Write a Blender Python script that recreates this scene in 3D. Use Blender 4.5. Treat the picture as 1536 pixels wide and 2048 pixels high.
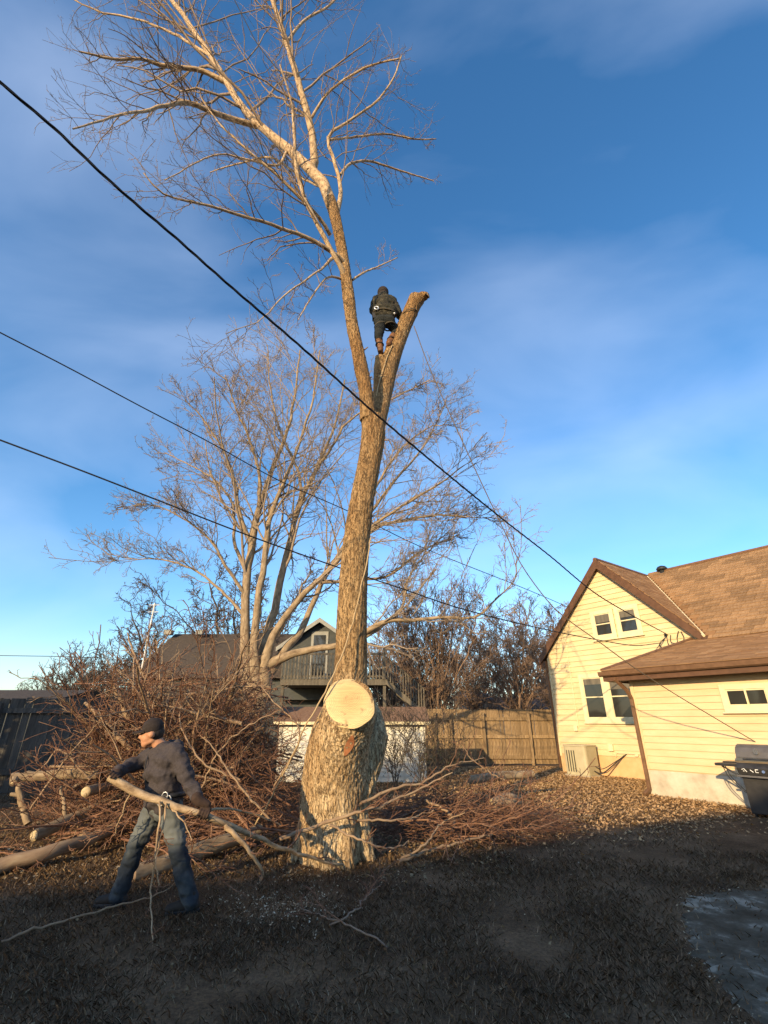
import bpy, bmesh, math, random
import numpy as np
from mathutils import Vector, Matrix, noise as mnoise

# ------------------------------------------------------------------ camera, sky, sun, exposure
scn = bpy.context.scene
for o in list(bpy.data.objects):
    bpy.data.objects.remove(o)
COL = scn.collection
CAM_H, FOC, HOR = 1.62, 935.0, 1440.0           # eye height, focal length in photo pixels, horizon row
PITCH = math.atan((HOR - 1024.0) / FOC)
cam_d = bpy.data.cameras.new('camera')
cam_d.sensor_fit = 'VERTICAL'
cam_d.sensor_height = 36.0
cam_d.lens = FOC / 2048.0 * 36.0
cam_d.clip_start, cam_d.clip_end = 0.05, 3000.0
cam = bpy.data.objects.new('camera', cam_d)
COL.objects.link(cam)
cam.location = (0, 0, CAM_H)
cam.rotation_euler = (math.pi / 2 + PITCH, 0, 0)
scn.camera = cam

SUN_EL, SUN_AZ = 15.5, 30.0                     # light travels towards +X/+Y, azimuth measured from +Y to +X
LH = Vector((math.sin(math.radians(SUN_AZ)), math.cos(math.radians(SUN_AZ)), 0))
LDIR = Vector((LH.x * math.cos(math.radians(SUN_EL)), LH.y * math.cos(math.radians(SUN_EL)), -math.sin(math.radians(SUN_EL))))
TAN_E = math.tan(math.radians(SUN_EL))

world = bpy.data.worlds.new('World')
scn.world = world
world.use_nodes = True
wn, wl = world.node_tree.nodes, world.node_tree.links
wn.clear()
w_out = wn.new('ShaderNodeOutputWorld')
w_bg = wn.new('ShaderNodeBackground')
w_sky = wn.new('ShaderNodeTexSky')
w_sky.sky_type = 'NISHITA'
w_sky.sun_disc = False
w_sky.sun_elevation = math.radians(SUN_EL)
w_sky.sun_rotation = math.atan2(-LDIR.x, -LDIR.y)
w_sky.altitude = 300
w_sky.air_density = 1.0
w_sky.dust_density = 0.9
w_sky.ozone_density = 2.4
w_bg.inputs['Strength'].default_value = 0.15
# thin streaked cirrus mixed over the clear sky, the same all round the dome
w_tc = wn.new('ShaderNodeTexCoord')
w_map = wn.new('ShaderNodeMapping')
w_map.inputs['Rotation'].default_value = (0.25, 0.5, 0.6)
w_map.inputs['Scale'].default_value = (1.1, 2.4, 3.2)
w_n1 = wn.new('ShaderNodeTexNoise')
w_n1.inputs['Scale'].default_value = 1.25
w_n1.inputs['Detail'].default_value = 7.0
w_n1.inputs['Roughness'].default_value = 0.44
w_n1.inputs['Distortion'].default_value = 0.35
w_r = wn.new('ShaderNodeValToRGB')
w_r.color_ramp.elements[0].position = 0.40
w_r.color_ramp.elements[0].color = (0, 0, 0, 1)
w_r.color_ramp.elements[1].position = 0.78
w_r.color_ramp.elements[1].color = (0.27, 0.27, 0.27, 1)
w_mix = wn.new('ShaderNodeMixRGB')
w_mix.blend_type = 'MIX'
w_mix.inputs['Color2'].default_value = (4.4, 5.0, 6.3, 1)
w_hs = wn.new('ShaderNodeHueSaturation')
w_hs.inputs['Saturation'].default_value = 1.24
wl.new(w_tc.outputs['Generated'], w_map.inputs['Vector'])
wl.new(w_map.outputs['Vector'], w_n1.inputs['Vector'])
wl.new(w_n1.outputs['Fac'], w_r.inputs['Fac'])
wl.new(w_r.outputs['Color'], w_mix.inputs['Fac'])
wl.new(w_sky.outputs['Color'], w_hs.inputs['Color'])
wl.new(w_hs.outputs['Color'], w_mix.inputs['Color1'])
wl.new(w_mix.outputs['Color'], w_bg.inputs['Color'])
wl.new(w_bg.outputs['Background'], w_out.inputs['Surface'])

sun_d = bpy.data.lights.new('sun', 'SUN')
sun_d.energy = 3.6
sun_d.angle = math.radians(0.53)
sun_d.color = (1.0, 0.735, 0.41)
sun = bpy.data.objects.new('sun', sun_d)
COL.objects.link(sun)
sun.location = (-20, -20, 12)
sun.rotation_euler = LDIR.to_track_quat('-Z', 'Y').to_euler()

scn.view_settings.view_transform = 'Standard'
scn.view_settings.look = 'None'
scn.view_settings.exposure = 0.92
scn.view_settings.gamma = 1.0
scn.view_settings.use_curve_mapping = False
scn.render.engine = 'CYCLES'
scn.cycles.max_bounces = 5
scn.cycles.diffuse_bounces = 2
scn.cycles.glossy_bounces = 2
scn.cycles.transparent_max_bounces = 6
scn.cycles.use_denoising = True

# ------------------------------------------------------------------ helpers
_cp, _sp = math.cos(PITCH), math.sin(PITCH)
def ray(px, py):
    x, v = (px - 768.0) / FOC, (1024.0 - py) / FOC
    return Vector((x, _cp - v * _sp, _sp + v * _cp))
def at(px, py, Y):
    """point of the place seen at a photo pixel, at distance Y ahead of the viewer"""
    d = ray(px, py)
    t = Y / d.y
    return Vector((d.x * t, Y, CAM_H + d.z * t))
def onground(px, py, z=0.0):
    d = ray(px, py)
    t = (z - CAM_H) / d.z
    return Vector((d.x * t, d.y * t, z))
def m_per_px(p):
    """metres covered by one photo pixel at point p"""
    return (p.y * _cp + (p.z - CAM_H) * _sp) / FOC

def tag(o, label=None, cat=None, group=None, kind=None):
    if label: o['label'] = label
    if cat: o['category'] = cat
    if group: o['group'] = group
    if kind: o['kind'] = kind
    return o
def empty(name, loc, label=None, cat=None, group=None, rz=0.0):
    o = bpy.data.objects.new(name, None)
    o.empty_display_size = 0.2
    o.location = loc
    o.rotation_euler = (0, 0, rz)
    COL.objects.link(o)
    return tag(o, label, cat, group)
def link(name, me, mat=None, parent=None, loc=None):
    if mat is not None:
        me.materials.clear()
        for m in (mat if isinstance(mat, (list, tuple)) else [mat]):
            me.materials.append(m)
    o = bpy.data.objects.new(name, me)
    COL.objects.link(o)
    if parent is not None:
        o.parent = parent
        # meshes are modelled in world space: keep them there below an Empty that stands elsewhere
        if loc is None:
            o.matrix_parent_inverse = world_of(parent).inverted()
    if loc is not None:
        o.location = loc
    return o
def world_of(o):
    m = o.matrix_basis
    if o.parent is not None:
        return world_of(o.parent) @ o.matrix_parent_inverse @ m
    return m.copy()

class MB:
    """collects boxes, bars and polygons into one mesh"""
    def __init__(s):
        s.v, s.f, s.m = [], [], []
    def poly(s, pts, mi=0):
        b = len(s.v)
        s.v += [tuple(p) for p in pts]
        s.f.append(tuple(range(b, b + len(pts))))
        s.m.append(mi)
    def hexa(s, p, mi=0):
        """8 corners: bottom 4 counter-clockwise then top 4"""
        b = len(s.v)
        s.v += [tuple(q) for q in p]
        for q in ((3, 2, 1, 0), (4, 5, 6, 7), (0, 1, 5, 4), (1, 2, 6, 5), (2, 3, 7, 6), (3, 0, 4, 7)):
            s.f.append(tuple(b + i for i in q))
            s.m.append(mi)
    def box(s, c, size, M=None, mi=0):
        x, y, z = size[0] / 2, size[1] / 2, size[2] / 2
        P = [Vector(q) for q in ((-x, -y, -z), (x, -y, -z), (x, y, -z), (-x, y, -z), (-x, -y, z), (x, -y, z), (x, y, z), (-x, y, z))]
        if M is not None:
            P = [M @ q for q in P]
        s.hexa([q + Vector(c) for q in P], mi)
    def slab(s, O, a, b, c, mi=0):
        """box from corner O along edge vectors a, b, c"""
        O, a, b, c = Vector(O), Vector(a), Vector(b), Vector(c)
        if a.cross(b).dot(c) < 0:
            a, b = b, a
        s.hexa([O, O + a, O + a + b, O + b, O + c, O + a + c, O + a + b + c, O + b + c], mi)
    def prism(s, poly, d, mi=0):
        """polygon extruded along d"""
        d = Vector(d)
        poly = [Vector(p) for p in poly]
        nrm = Vector((0, 0, 0))
        for i in range(len(poly)):
            nrm += poly[i].cross(poly[(i + 1) % len(poly)])
        if nrm.dot(d) > 0:
            poly = poly[::-1]
        b, n = len(s.v), len(poly)
        s.v += [tuple(p) for p in poly] + [tuple(p + d) for p in poly]
        s.f.append(tuple(range(b, b + n))); s.m.append(mi)
        s.f.append(tuple(range(b + 2 * n - 1, b + n - 1, -1))); s.m.append(mi)
        for i in range(n):
            j = (i + 1) % n
            s.f.append((b + j, b + i, b + n + i, b + n + j)); s.m.append(mi)
    def tube(s, pts, rad, sides=8, mi=0, cap=True):
        pts = [Vector(p) for p in pts]
        n = len(pts)
        if not isinstance(rad, (list, tuple)):
            rad = [rad] * n
        b = len(s.v)
        ref = None
        for i in range(n):
            T = (pts[min(i + 1, n - 1)] - pts[max(i - 1, 0)]).normalized()
            if ref is None:
                ref = Vector((0, 0, 1)) if abs(T.z) < 0.85 else Vector((1, 0, 0))
                A = ref.cross(T).normalized()
            else:
                A = (A - T * A.dot(T)).normalized()
            B = T.cross(A)
            for k in range(sides):
                a = 2 * math.pi * k / sides
                s.v.append(tuple(pts[i] + (A * math.cos(a) + B * math.sin(a)) * rad[i]))
        for i in range(n - 1):
            for k in range(sides):
                k2 = (k + 1) % sides
                s.f.append((b + i * sides + k, b + i * sides + k2, b + (i + 1) * sides + k2, b + (i + 1) * sides + k)); s.m.append(mi)
        if cap:
            s.f.append(tuple(b + k for k in range(sides - 1, -1, -1))); s.m.append(mi)
            s.f.append(tuple(b + (n - 1) * sides + k for k in range(sides))); s.m.append(mi)
    def ball(s, c, r, seg=12, rings=8, sc=(1, 1, 1), mi=0, M=None):
        c = Vector(c)
        b = len(s.v)
        def q(u):
            u = Vector((u[0] * sc[0] * r, u[1] * sc[1] * r, u[2] * sc[2] * r))
            return tuple((M @ u if M is not None else u) + c)
        s.v.append(q((0, 0, -1)))
        for i in range(1, rings):
            ph = -math.pi / 2 + math.pi * i / rings
            for k in range(seg):
                a = 2 * math.pi * k / seg
                s.v.append(q((math.cos(ph) * math.cos(a), math.cos(ph) * math.sin(a), math.sin(ph))))
        s.v.append(q((0, 0, 1)))
        top = len(s.v) - 1
        for k in range(seg):
            k2 = (k + 1) % seg
            s.f.append((b, b + 1 + k2, b + 1 + k)); s.m.append(mi)
            for i in range(rings - 2):
                r0, r1 = b + 1 + i * seg, b + 1 + (i + 1) * seg
                s.f.append((r0 + k, r0 + k2, r1 + k2, r1 + k)); s.m.append(mi)
            r0 = b + 1 + (rings - 2) * seg
            s.f.append((r0 + k, r0 + k2, top)); s.m.append(mi)
    def mesh(s, name, smooth=False):
        me = bpy.data.meshes.new(name)
        me.from_pydata(s.v, [], s.f)
        if any(s.m):
            me.polygons.foreach_set('material_index', s.m)
        if smooth:
            me.polygons.foreach_set('use_smooth', [True] * len(s.f))
        me.update()
        return me
    def build(s, name, mat, parent=None, smooth=False, bevel=0.0, loc=None):
        o = link(name, s.mesh(name, smooth), mat, parent, loc)
        if bevel:
            bv = o.modifiers.new('bevel', 'BEVEL')
            bv.width, bv.segments, bv.limit_method = bevel, 2, 'ANGLE'
        return o

def np_mesh(name, V, F, uv=None, smooth=False, mi=None):
    """V (n,3), F (m,k) all faces with k corners"""
    me = bpy.data.meshes.new(name)
    V = np.asarray(V, np.float32); F = np.asarray(F, np.int32)
    m, k = F.shape
    me.vertices.add(len(V)); me.vertices.foreach_set('co', V.ravel())
    me.loops.add(m * k); me.loops.foreach_set('vertex_index', F.ravel())
    me.polygons.add(m)
    me.polygons.foreach_set('loop_start', np.arange(0, m * k, k, dtype=np.int32))
    me.polygons.foreach_set('loop_total', np.full(m, k, np.int32))
    if smooth:
        me.polygons.foreach_set('use_smooth', np.ones(m, bool))
    if mi is not None:
        me.polygons.foreach_set('material_index', np.asarray(mi, np.int32))
    if uv is not None:
        l = me.uv_layers.new(name='UVMap')
        l.data.foreach_set('uv', np.asarray(uv, np.float32).ravel())
    me.update(calc_edges=True)
    me.validate()
    return me

# ---- batches of tubes (limbs and twigs), all vectorised
def _norm(a):
    return a / np.maximum(np.linalg.norm(a, axis=-1, keepdims=True), 1e-9)
class Tubes:
    def __init__(s):
        s.b = []
    def add(s, P, R, sides):
        P = np.asarray(P, float); R = np.asarray(R, float)
        if P.ndim == 2:
            P, R = P[None], R[None]
        if len(P):
            s.b.append((P, R, sides))
    def mesh(s, name):
        VV, FF, UU, off = [], [], [], 0
        for P, R, k in s.b:
            M, N, _ = P.shape
            T = np.empty_like(P)
            T[:, 1:-1] = P[:, 2:] - P[:, :-2]; T[:, 0] = P[:, 1] - P[:, 0]; T[:, -1] = P[:, -1] - P[:, -2]
            T = _norm(T)
            mean = _norm(P[:, -1] - P[:, 0])
            ref = np.where(np.abs(mean[:, 2:3]) < 0.8, np.array([[0, 0, 1.0]]), np.array([[1.0, 0, 0]]))[:, None, :]
            A = _norm(np.cross(np.broadcast_to(ref, T.shape), T)); B = np.cross(T, A)
            ang = np.arange(k) * 2 * math.pi / k
            V = P[:, :, None, :] + R[:, :, None, None] * (A[:, :, None, :] * np.cos(ang)[None, None, :, None] + B[:, :, None, :] * np.sin(ang)[None, None, :, None])
            idx = np.arange(M * N * k).reshape(M, N, k) + off
            a = idx[:, :-1, :]; c = idx[:, 1:, :]
            a2 = np.roll(a, -1, 2); c2 = np.roll(c, -1, 2)
            F = np.stack([a, a2, c2, c], -1).reshape(-1, 4)
            seg = np.linalg.norm(np.diff(P, axis=1), axis=-1)
            Lc = np.concatenate([np.zeros((M, 1)), np.cumsum(seg, 1)], 1)
            Lc = Lc + (np.arange(M) * 3.17 % 97.0)[:, None]
            rm = R.mean(1)[:, None, None]
            u0 = np.broadcast_to((np.arange(k) / k * 6.283)[None, None, :] * rm, (M, N - 1, k)); u1 = np.broadcast_to(((np.arange(k) + 1) / k * 6.283)[None, None, :] * rm, (M, N - 1, k))
            v0 = np.broadcast_to(Lc[:, :-1, None], (M, N - 1, k)); v1 = np.broadcast_to(Lc[:, 1:, None], (M, N - 1, k))
            U = np.stack([np.stack([u0, v0], -1), np.stack([u1, v0], -1), np.stack([u1, v1], -1), np.stack([u0, v1], -1)], 3).reshape(-1, 4, 2)
            VV.append(V.reshape(-1, 3)); FF.append(F); UU.append(U); off += M * N * k
        return np_mesh(name, np.concatenate(VV), np.concatenate(FF), np.concatenate(UU), smooth=True)
def smooth_path(pts, n, rng=None, wig=0.0):
    """Catmull-Rom through pts, n samples, optional wiggle"""
    P = np.array([tuple(p) for p in pts], float)
    Q = np.concatenate([[2 * P[0] - P[1]], P, [2 * P[-1] - P[-2]]])
    L = np.concatenate([[0], np.cumsum(np.linalg.norm(np.diff(P, axis=0), axis=1))])
    out = []
    for s in np.linspace(0, L[-1], n):
        i = min(int(np.searchsorted(L, s, 'right') - 1), len(P) - 2)
        t = (s - L[i]) / max(L[i + 1] - L[i], 1e-9)
        a, b, c, d = Q[i], Q[i + 1], Q[i + 2], Q[i + 3]
        out.append(0.5 * (2 * b + (c - a) * t + (2 * a - 5 * b + 4 * c - d) * t * t + (3 * b - a - 3 * c + d) * t ** 3))
    out = np.array(out)
    if rng is not None and wig:
        w = rng.normal(0, wig, out.shape)
        w[0] = 0; w[-1] *= 0.3
        out += w
    return out
def spawn(rng, P, R, k, t0=0.25, t1=1.0, ang=(25, 55), lr=(0.3, 0.6), rr=0.5, up=0.15, wig=0.04, N=6, taper=0.35, rmin=0.003, lmin=0.05, bias=(0, 0, 0), lt=0.5, rmax=9.0, flat=0.0):
    """k children on every parent polyline; everything in numpy"""
    M, n, _ = P.shape
    if M == 0:
        return np.zeros((0, N, 3)), np.zeros((0, N))
    L = np.linalg.norm(np.diff(P, axis=1), axis=-1).sum(1)
    base = (np.arange(k) + rng.random((M, k))) / k
    t = t0 + (t1 - t0) * base
    f = np.clip(t * (n - 1), 0, n - 1.001)
    i = f.astype(int); fr = (f - i)[..., None]
    rows = np.arange(M)[:, None]
    p0 = P[rows, i] * (1 - fr) + P[rows, i + 1] * fr
    T = _norm(P[rows, i + 1] - P[rows, i])
    r0 = R[rows, i] * (1 - fr[..., 0]) + R[rows, i + 1] * fr[..., 0]
    rnd = rng.normal(size=T.shape)
    if flat:
        rnd[..., 1] *= (1 - flat)
    perp = _norm(rnd - (rnd * T).sum(-1, keepdims=True) * T)
    a = np.radians(rng.uniform(ang[0], ang[1], (M, k)))[..., None]
    d = _norm(T * np.cos(a) + perp * np.sin(a) + np.array(bias) + np.array([0, 0, up]))
    ln = np.maximum(L[:, None] * rng.uniform(lr[0], lr[1], (M, k)) * (1 - lt * t), lmin)
    s = np.linspace(0, 1, N)
    bend = rng.normal(0, 0.22, (M, k, 3)) + np.array([0, 0, up * 0.8])
    C = p0[:, :, None] + ln[:, :, None, None] * (d[:, :, None] * s[None, None, :, None] + bend[:, :, None] * (s ** 2)[None, None, :, None])
    w = rng.normal(0, 1, C.shape) * wig * ln[:, :, None, None]
    w[:, :, 0] = 0
    C = C + np.cumsum(w, 2) * 0.6
    rs = np.minimum(r0 * rr * rng.uniform(0.75, 1.2, r0.shape), rmax)
    rs = np.maximum(np.minimum(rs, r0 * 0.9), rmin)
    RR = rs[:, :, None] * (1 - (1 - taper) * s)[None, None, :]
    RR = np.maximum(RR, rmin * 0.75)
    return C.reshape(-1, N, 3), RR.reshape(-1, N)
def keep(P, R, mask):
    return P[mask], R[mask]

# ------------------------------------------------------------------ materials
def nodes_of(name):
    m = bpy.data.materials.new(name)
    m.use_nodes = True
    nt = m.node_tree
    nt.nodes.clear()
    out = nt.nodes.new('ShaderNodeOutputMaterial')
    bs = nt.nodes.new('ShaderNodeBsdfPrincipled')
    nt.links.new(bs.outputs['BSDF'], out.inputs['Surface'])
    return m, nt, bs
def mat(name, cols, scale=6.0, rough=0.8, bump=0.0, bscale=None, stretch=(1, 1, 1), coord='Object', detail=6.0, metal=0.0, spec=0.3, dist=0.0, pos=None, rand=0.0, nrough=0.6):
    """noise-mottled surface; cols = list of linear colours along the noise; rand = per-object value variation"""
    m, nt, bs = nodes_of(name)
    N, L = nt.nodes, nt.links
    tc = N.new('ShaderNodeTexCoord'); mp = N.new('ShaderNodeMapping')
    mp.inputs['Scale'].default_value = stretch
    L.new(tc.outputs[coord], mp.inputs['Vector'])
    nz = N.new('ShaderNodeTexNoise')
    nz.inputs['Scale'].default_value = scale; nz.inputs['Detail'].default_value = detail
    nz.inputs['Roughness'].default_value = nrough; nz.inputs['Distortion'].default_value = dist
    L.new(mp.outputs['Vector'], nz.inputs['Vector'])
    rp = N.new('ShaderNodeValToRGB')
    e = rp.color_ramp.elements
    n = len(cols)
    ps = pos or ([0.5] if n == 1 else [0.3 + 0.4 * i / (n - 1) for i in range(n)])
    while len(e) < n:
        e.new(0.5)
    for i in range(n):
        e[i].position = ps[i]; e[i].color = (*cols[i], 1)
    L.new(nz.outputs['Fac'], rp.inputs['Fac'])
    col = rp.outputs['Color']
    if rand:
        oi = N.new('ShaderNodeObjectInfo'); mr = N.new('ShaderNodeMapRange'); hs = N.new('ShaderNodeHueSaturation')
        mr.inputs['To Min'].default_value = 1 - rand; mr.inputs['To Max'].default_value = 1 + rand
        L.new(oi.outputs['Random'], mr.inputs['Value']); L.new(mr.outputs['Result'], hs.inputs['Value'])
        L.new(col, hs.inputs['Color']); col = hs.outputs['Color']
    L.new(col, bs.inputs['Base Color'])
    bs.inputs['Roughness'].default_value = rough
    bs.inputs['Metallic'].default_value = metal
    bs.inputs['Specular IOR Level'].default_value = spec
    if bump:
        bp = N.new('ShaderNodeBump'); bp.inputs['Strength'].default_value = bump; bp.inputs['Distance'].default_value = 0.02
        if bscale:
            n2 = N.new('ShaderNodeTexNoise'); n2.inputs['Scale'].default_value = bscale; n2.inputs['Detail'].default_value = 5
            L.new(mp.outputs['Vector'], n2.inputs['Vector']); L.new(n2.outputs['Fac'], bp.inputs['Height'])
        else:
            L.new(nz.outputs['Fac'], bp.inputs['Height'])
        L.new(bp.outputs['Normal'], bs.inputs['Normal'])
    return m
def island_mat(name, cols, rough=0.8, trans=0.0):
    """every loose piece takes its own colour"""
    m, nt, bs = nodes_of(name)
    N, L = nt.nodes, nt.links
    g = N.new('ShaderNodeNewGeometry'); rp = N.new('ShaderNodeValToRGB')
    e = rp.color_ramp.elements
    while len(e) < len(cols):
        e.new(0.5)
    for i, c in enumerate(cols):
        e[i].position = i / max(len(cols) - 1, 1); e[i].color = (*c, 1)
    L.new(g.outputs['Random Per Island'], rp.inputs['Fac'])
    L.new(rp.outputs['Color'], bs.inputs['Base Color'])
    bs.inputs['Roughness'].default_value = rough
    bs.inputs['Specular IOR Level'].default_value = 0.2
    return m
# ------------------------------------------------------------------ shared materials
M = {}
M['bark_old'] = mat('bark_old', [(0.10, 0.068, 0.04), (0.30, 0.22, 0.135), (0.44, 0.345, 0.22)], scale=9, stretch=(1.6, 1.6, 0.45), rough=0.9, bump=0.9, bscale=26, pos=[0.33, 0.5, 0.66])
M['bark_limb'] = mat('bark_limb', [(0.14, 0.09, 0.05), (0.38, 0.27, 0.16), (0.54, 0.42, 0.27)], scale=16, stretch=(1, 0.4, 1), coord='UV', rough=0.85, bump=0.8, pos=[0.32, 0.5, 0.7])
M['bark_twig'] = mat('bark_twig', [(0.13, 0.092, 0.066), (0.30, 0.225, 0.16)], scale=9, stretch=(1, 0.5, 1), coord='UV', rough=0.8)
M['bark_grey'] = mat('bark_grey', [(0.13, 0.09, 0.054), (0.27, 0.20, 0.125), (0.40, 0.31, 0.20)], scale=12, stretch=(1, 0.3, 1), coord='UV', rough=0.9, bump=0.6, pos=[0.32, 0.5, 0.7])
M['twig_grey'] = mat('twig_grey', [(0.19, 0.145, 0.105), (0.34, 0.265, 0.195)], scale=5, coord='UV', rough=0.85)
M['twig_dark'] = mat('twig_dark', [(0.055, 0.042, 0.033), (0.11, 0.085, 0.065)], scale=5, coord='UV', rough=0.9)
M['twig_purple'] = mat('twig_purple', [(0.15, 0.095, 0.066), (0.30, 0.20, 0.13)], scale=5, coord='UV', rough=0.9)
M['brush_twig'] = mat('brush_twig', [(0.085, 0.04, 0.026), (0.19, 0.095, 0.056), (0.36, 0.23, 0.145)], scale=2, coord='UV', rough=0.8, pos=[0.35, 0.5, 0.68])
M['brush_limb'] = mat('brush_limb', [(0.15, 0.10, 0.062), (0.29, 0.20, 0.125), (0.37, 0.28, 0.18)], scale=10, stretch=(1, 0.35, 1), coord='UV', rough=0.85, bump=0.4)
M['cut_wood'] = mat('cut_wood', [(0.50, 0.33, 0.13), (0.62, 0.43, 0.19), (0.68, 0.51, 0.26)], scale=4.5, rough=0.75, bump=0.15, bscale=40, dist=1.0)
M['cut_pale'] = mat('cut_pale', [(0.44, 0.33, 0.18), (0.62, 0.50, 0.31)], scale=12, rough=0.75)
M['inner_bark'] = mat('inner_bark', [(0.36, 0.13, 0.05), (0.50, 0.22, 0.10)], scale=14, rough=0.8)
M['dirt'] = None

# ------------------------------------------------------------------ ground
def gz(x, y):
    """height of the lawn"""
    h = 0.035 * mnoise.noise(Vector((x * 0.35, y * 0.35, 3.1))) + 0.012 * mnoise.noise(Vector((x * 1.9, y * 1.9, 7.7)))
    return h
def axis(lo, hi, near_lo, near_hi, step, far_n):
    a = np.arange(near_lo, near_hi + step / 2, step)
    l = near_lo - np.geomspace(step, near_lo - lo, far_n)[::-1]
    r = near_hi + np.geomspace(step, hi - near_hi, far_n)
    return np.concatenate([l, a, r])
def ground_mat():
    m, nt, bs = nodes_of('lawn')
    N, L = nt.nodes, nt.links
    tc = N.new('ShaderNodeTexCoord')
    def noise(scale, det=6, rough=0.6, d=0.0):
        n = N.new('ShaderNodeTexNoise'); n.inputs['Scale'].default_value = scale; n.inputs['Detail'].default_value = det
        n.inputs['Roughness'].default_value = rough; n.inputs['Distortion'].default_value = d
        L.new(tc.outputs['Object'], n.inputs['Vector']); return n
    def ramp(src, els):
        r = N.new('ShaderNodeValToRGB'); e = r.color_ramp.elements
        while len(e) < len(els): e.new(0.5)
        for i, (p, c) in enumerate(els):
            e[i].position = p; e[i].color = (*c, 1)
        L.new(src, r.inputs['Fac']); return r.outputs['Color']
    a = ramp(noise(0.9, 8, 0.65).outputs['Fac'], [(0.35, (0.07, 0.044, 0.026)), (0.5, (0.135, 0.087, 0.05)), (0.66, (0.23, 0.152, 0.09))])
    b = ramp(noise(38, 6, 0.75).outputs['Fac'], [(0.3, (0.45, 0.45, 0.45)), (0.5, (1, 1, 1)), (0.7, (1.7, 1.6, 1.4))])
    mx = N.new('ShaderNodeMixRGB'); mx.blend_type = 'MULTIPLY'; mx.inputs['Fac'].default_value = 1
    L.new(a, mx.inputs['Color1']); L.new(b, mx.inputs['Color2'])
    L.new(mx.outputs['Color'], bs.inputs['Base Color'])
    bs.inputs['Roughness'].default_value = 0.95
    bs.inputs['Specular IOR Level'].default_value = 0.1
    bp = N.new('ShaderNodeBump'); bp.inputs['Strength'].default_value = 0.8; bp.inputs['Distance'].default_value = 0.03
    L.new(noise(45, 5, 0.7).outputs['Fac'], bp.inputs['Height']); L.new(bp.outputs['Normal'], bs.inputs['Normal'])
    return m
gx, gy = axis(-700, 700, -10, 11, 0.15, 40), axis(-300, 1200, 0.5, 21, 0.15, 40)
GX, GY = np.meshgrid(gx, gy)
GZ = np.array([gz(x, y) for x, y in zip(GX.ravel(), GY.ravel())])
_i = np.arange(len(gx) * len(gy)).reshape(len(gy), len(gx))
ground = link('ground', np_mesh('ground', np.stack([GX.ravel(), GY.ravel(), GZ], 1),
              np.stack([_i[:-1, :-1], _i[:-1, 1:], _i[1:, 1:], _i[1:, :-1]], -1).reshape(-1, 4), smooth=True), ground_mat())
tag(ground, 'bare winter lawn of dead grass and soil', None, None, 'structure')

# concrete apron at the right edge with frost-pale worn crust
def apron_mat():
    m, nt, bs = nodes_of('worn_concrete')
    N, L = nt.nodes, nt.links
    tc = N.new('ShaderNodeTexCoord')
    n1 = N.new('ShaderNodeTexNoise'); n1.inputs['Scale'].default_value = 2.2; n1.inputs['Detail'].default_value = 9; n1.inputs['Roughness'].default_value = 0.72
    L.new(tc.outputs['Object'], n1.inputs['Vector'])
    r = N.new('ShaderNodeValToRGB'); e = r.color_ramp.elements; e.new(0.5); e.new(0.5)
    for i, (p, c) in enumerate([(0.36, (0.065, 0.051, 0.034)), (0.49, (0.105, 0.086, 0.06)), (0.55, (0.14, 0.118, 0.086)), (0.62, (0.32, 0.28, 0.215))]):
        e[i].position = p; e[i].color = (*c, 1)
    L.new(n1.outputs['Fac'], r.inputs['Fac']); L.new(r.outputs['Color'], bs.inputs['Base Color'])
    bs.inputs['Roughness'].default_value = 0.95; bs.inputs['Specular IOR Level'].default_value = 0.08
    bp = N.new('ShaderNodeBump'); bp.inputs['Strength'].default_value = 0.5; bp.inputs['Distance'].default_value = 0.02
    L.new(n1.outputs['Fac'], bp.inputs['Height']); L.new(bp.outputs['Normal'], bs.inputs['Normal'])
    return m
_rng = np.random.default_rng(5)
ap = [onground(*p) for p in ((1365, 1800), (1420, 1786), (1536, 1775), (1700, 1762), (1900, 1850), (1900, 2100), (1640, 2110), (1500, 2035), (1450, 1985), (1420, 1935), (1380, 1880), (1362, 1835))]
edge = smooth_path(ap + [ap[0]], 220, _rng, 0.035)
edge[-1] = edge[0]
bm = bmesh.new()
cpt = Vector(edge.mean(0))
rings = []
for s in (1.0, 0.93, 0.7, 0.4, 0.12):
    rings.append([bm.verts.new((cpt.x + (p[0] - cpt.x) * s, cpt.y + (p[1] - cpt.y) * s, 0)) for p in edge[:-1]])
for ra, rb in zip(rings[:-1], rings[1:]):
    for k in range(len(ra)):
        k2 = (k + 1) % len(ra)
        bm.faces.new((ra[k], ra[k2], rb[k2], rb[k]))
bm.faces.new(rings[-1])
for ri, rg in enumerate(rings):
    for v in rg:
        v.co.z = gz(v.co.x, v.co.y) + (-0.004 if ri == 0 else 0.012)
bm.normal_update()
for f in bm.faces:
    if f.normal.z < 0: f.normal_flip()
me = bpy.data.meshes.new('path'); bm.to_mesh(me); bm.free()
tag(link('path', me, apron_mat()), 'pale worn patch of concrete path in the dark lawn', None, None, 'structure')
APRON = [(p[0], p[1]) for p in edge[::4]]
def in_apron(x, y):
    c = False
    j = len(APRON) - 1
    for i in range(len(APRON)):
        xi, yi = APRON[i]; xj, yj = APRON[j]
        if (yi > y) != (yj > y) and x < (xj - xi) * (y - yi) / (yj - yi) + xi:
            c = not c
        j = i
    return c
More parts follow.
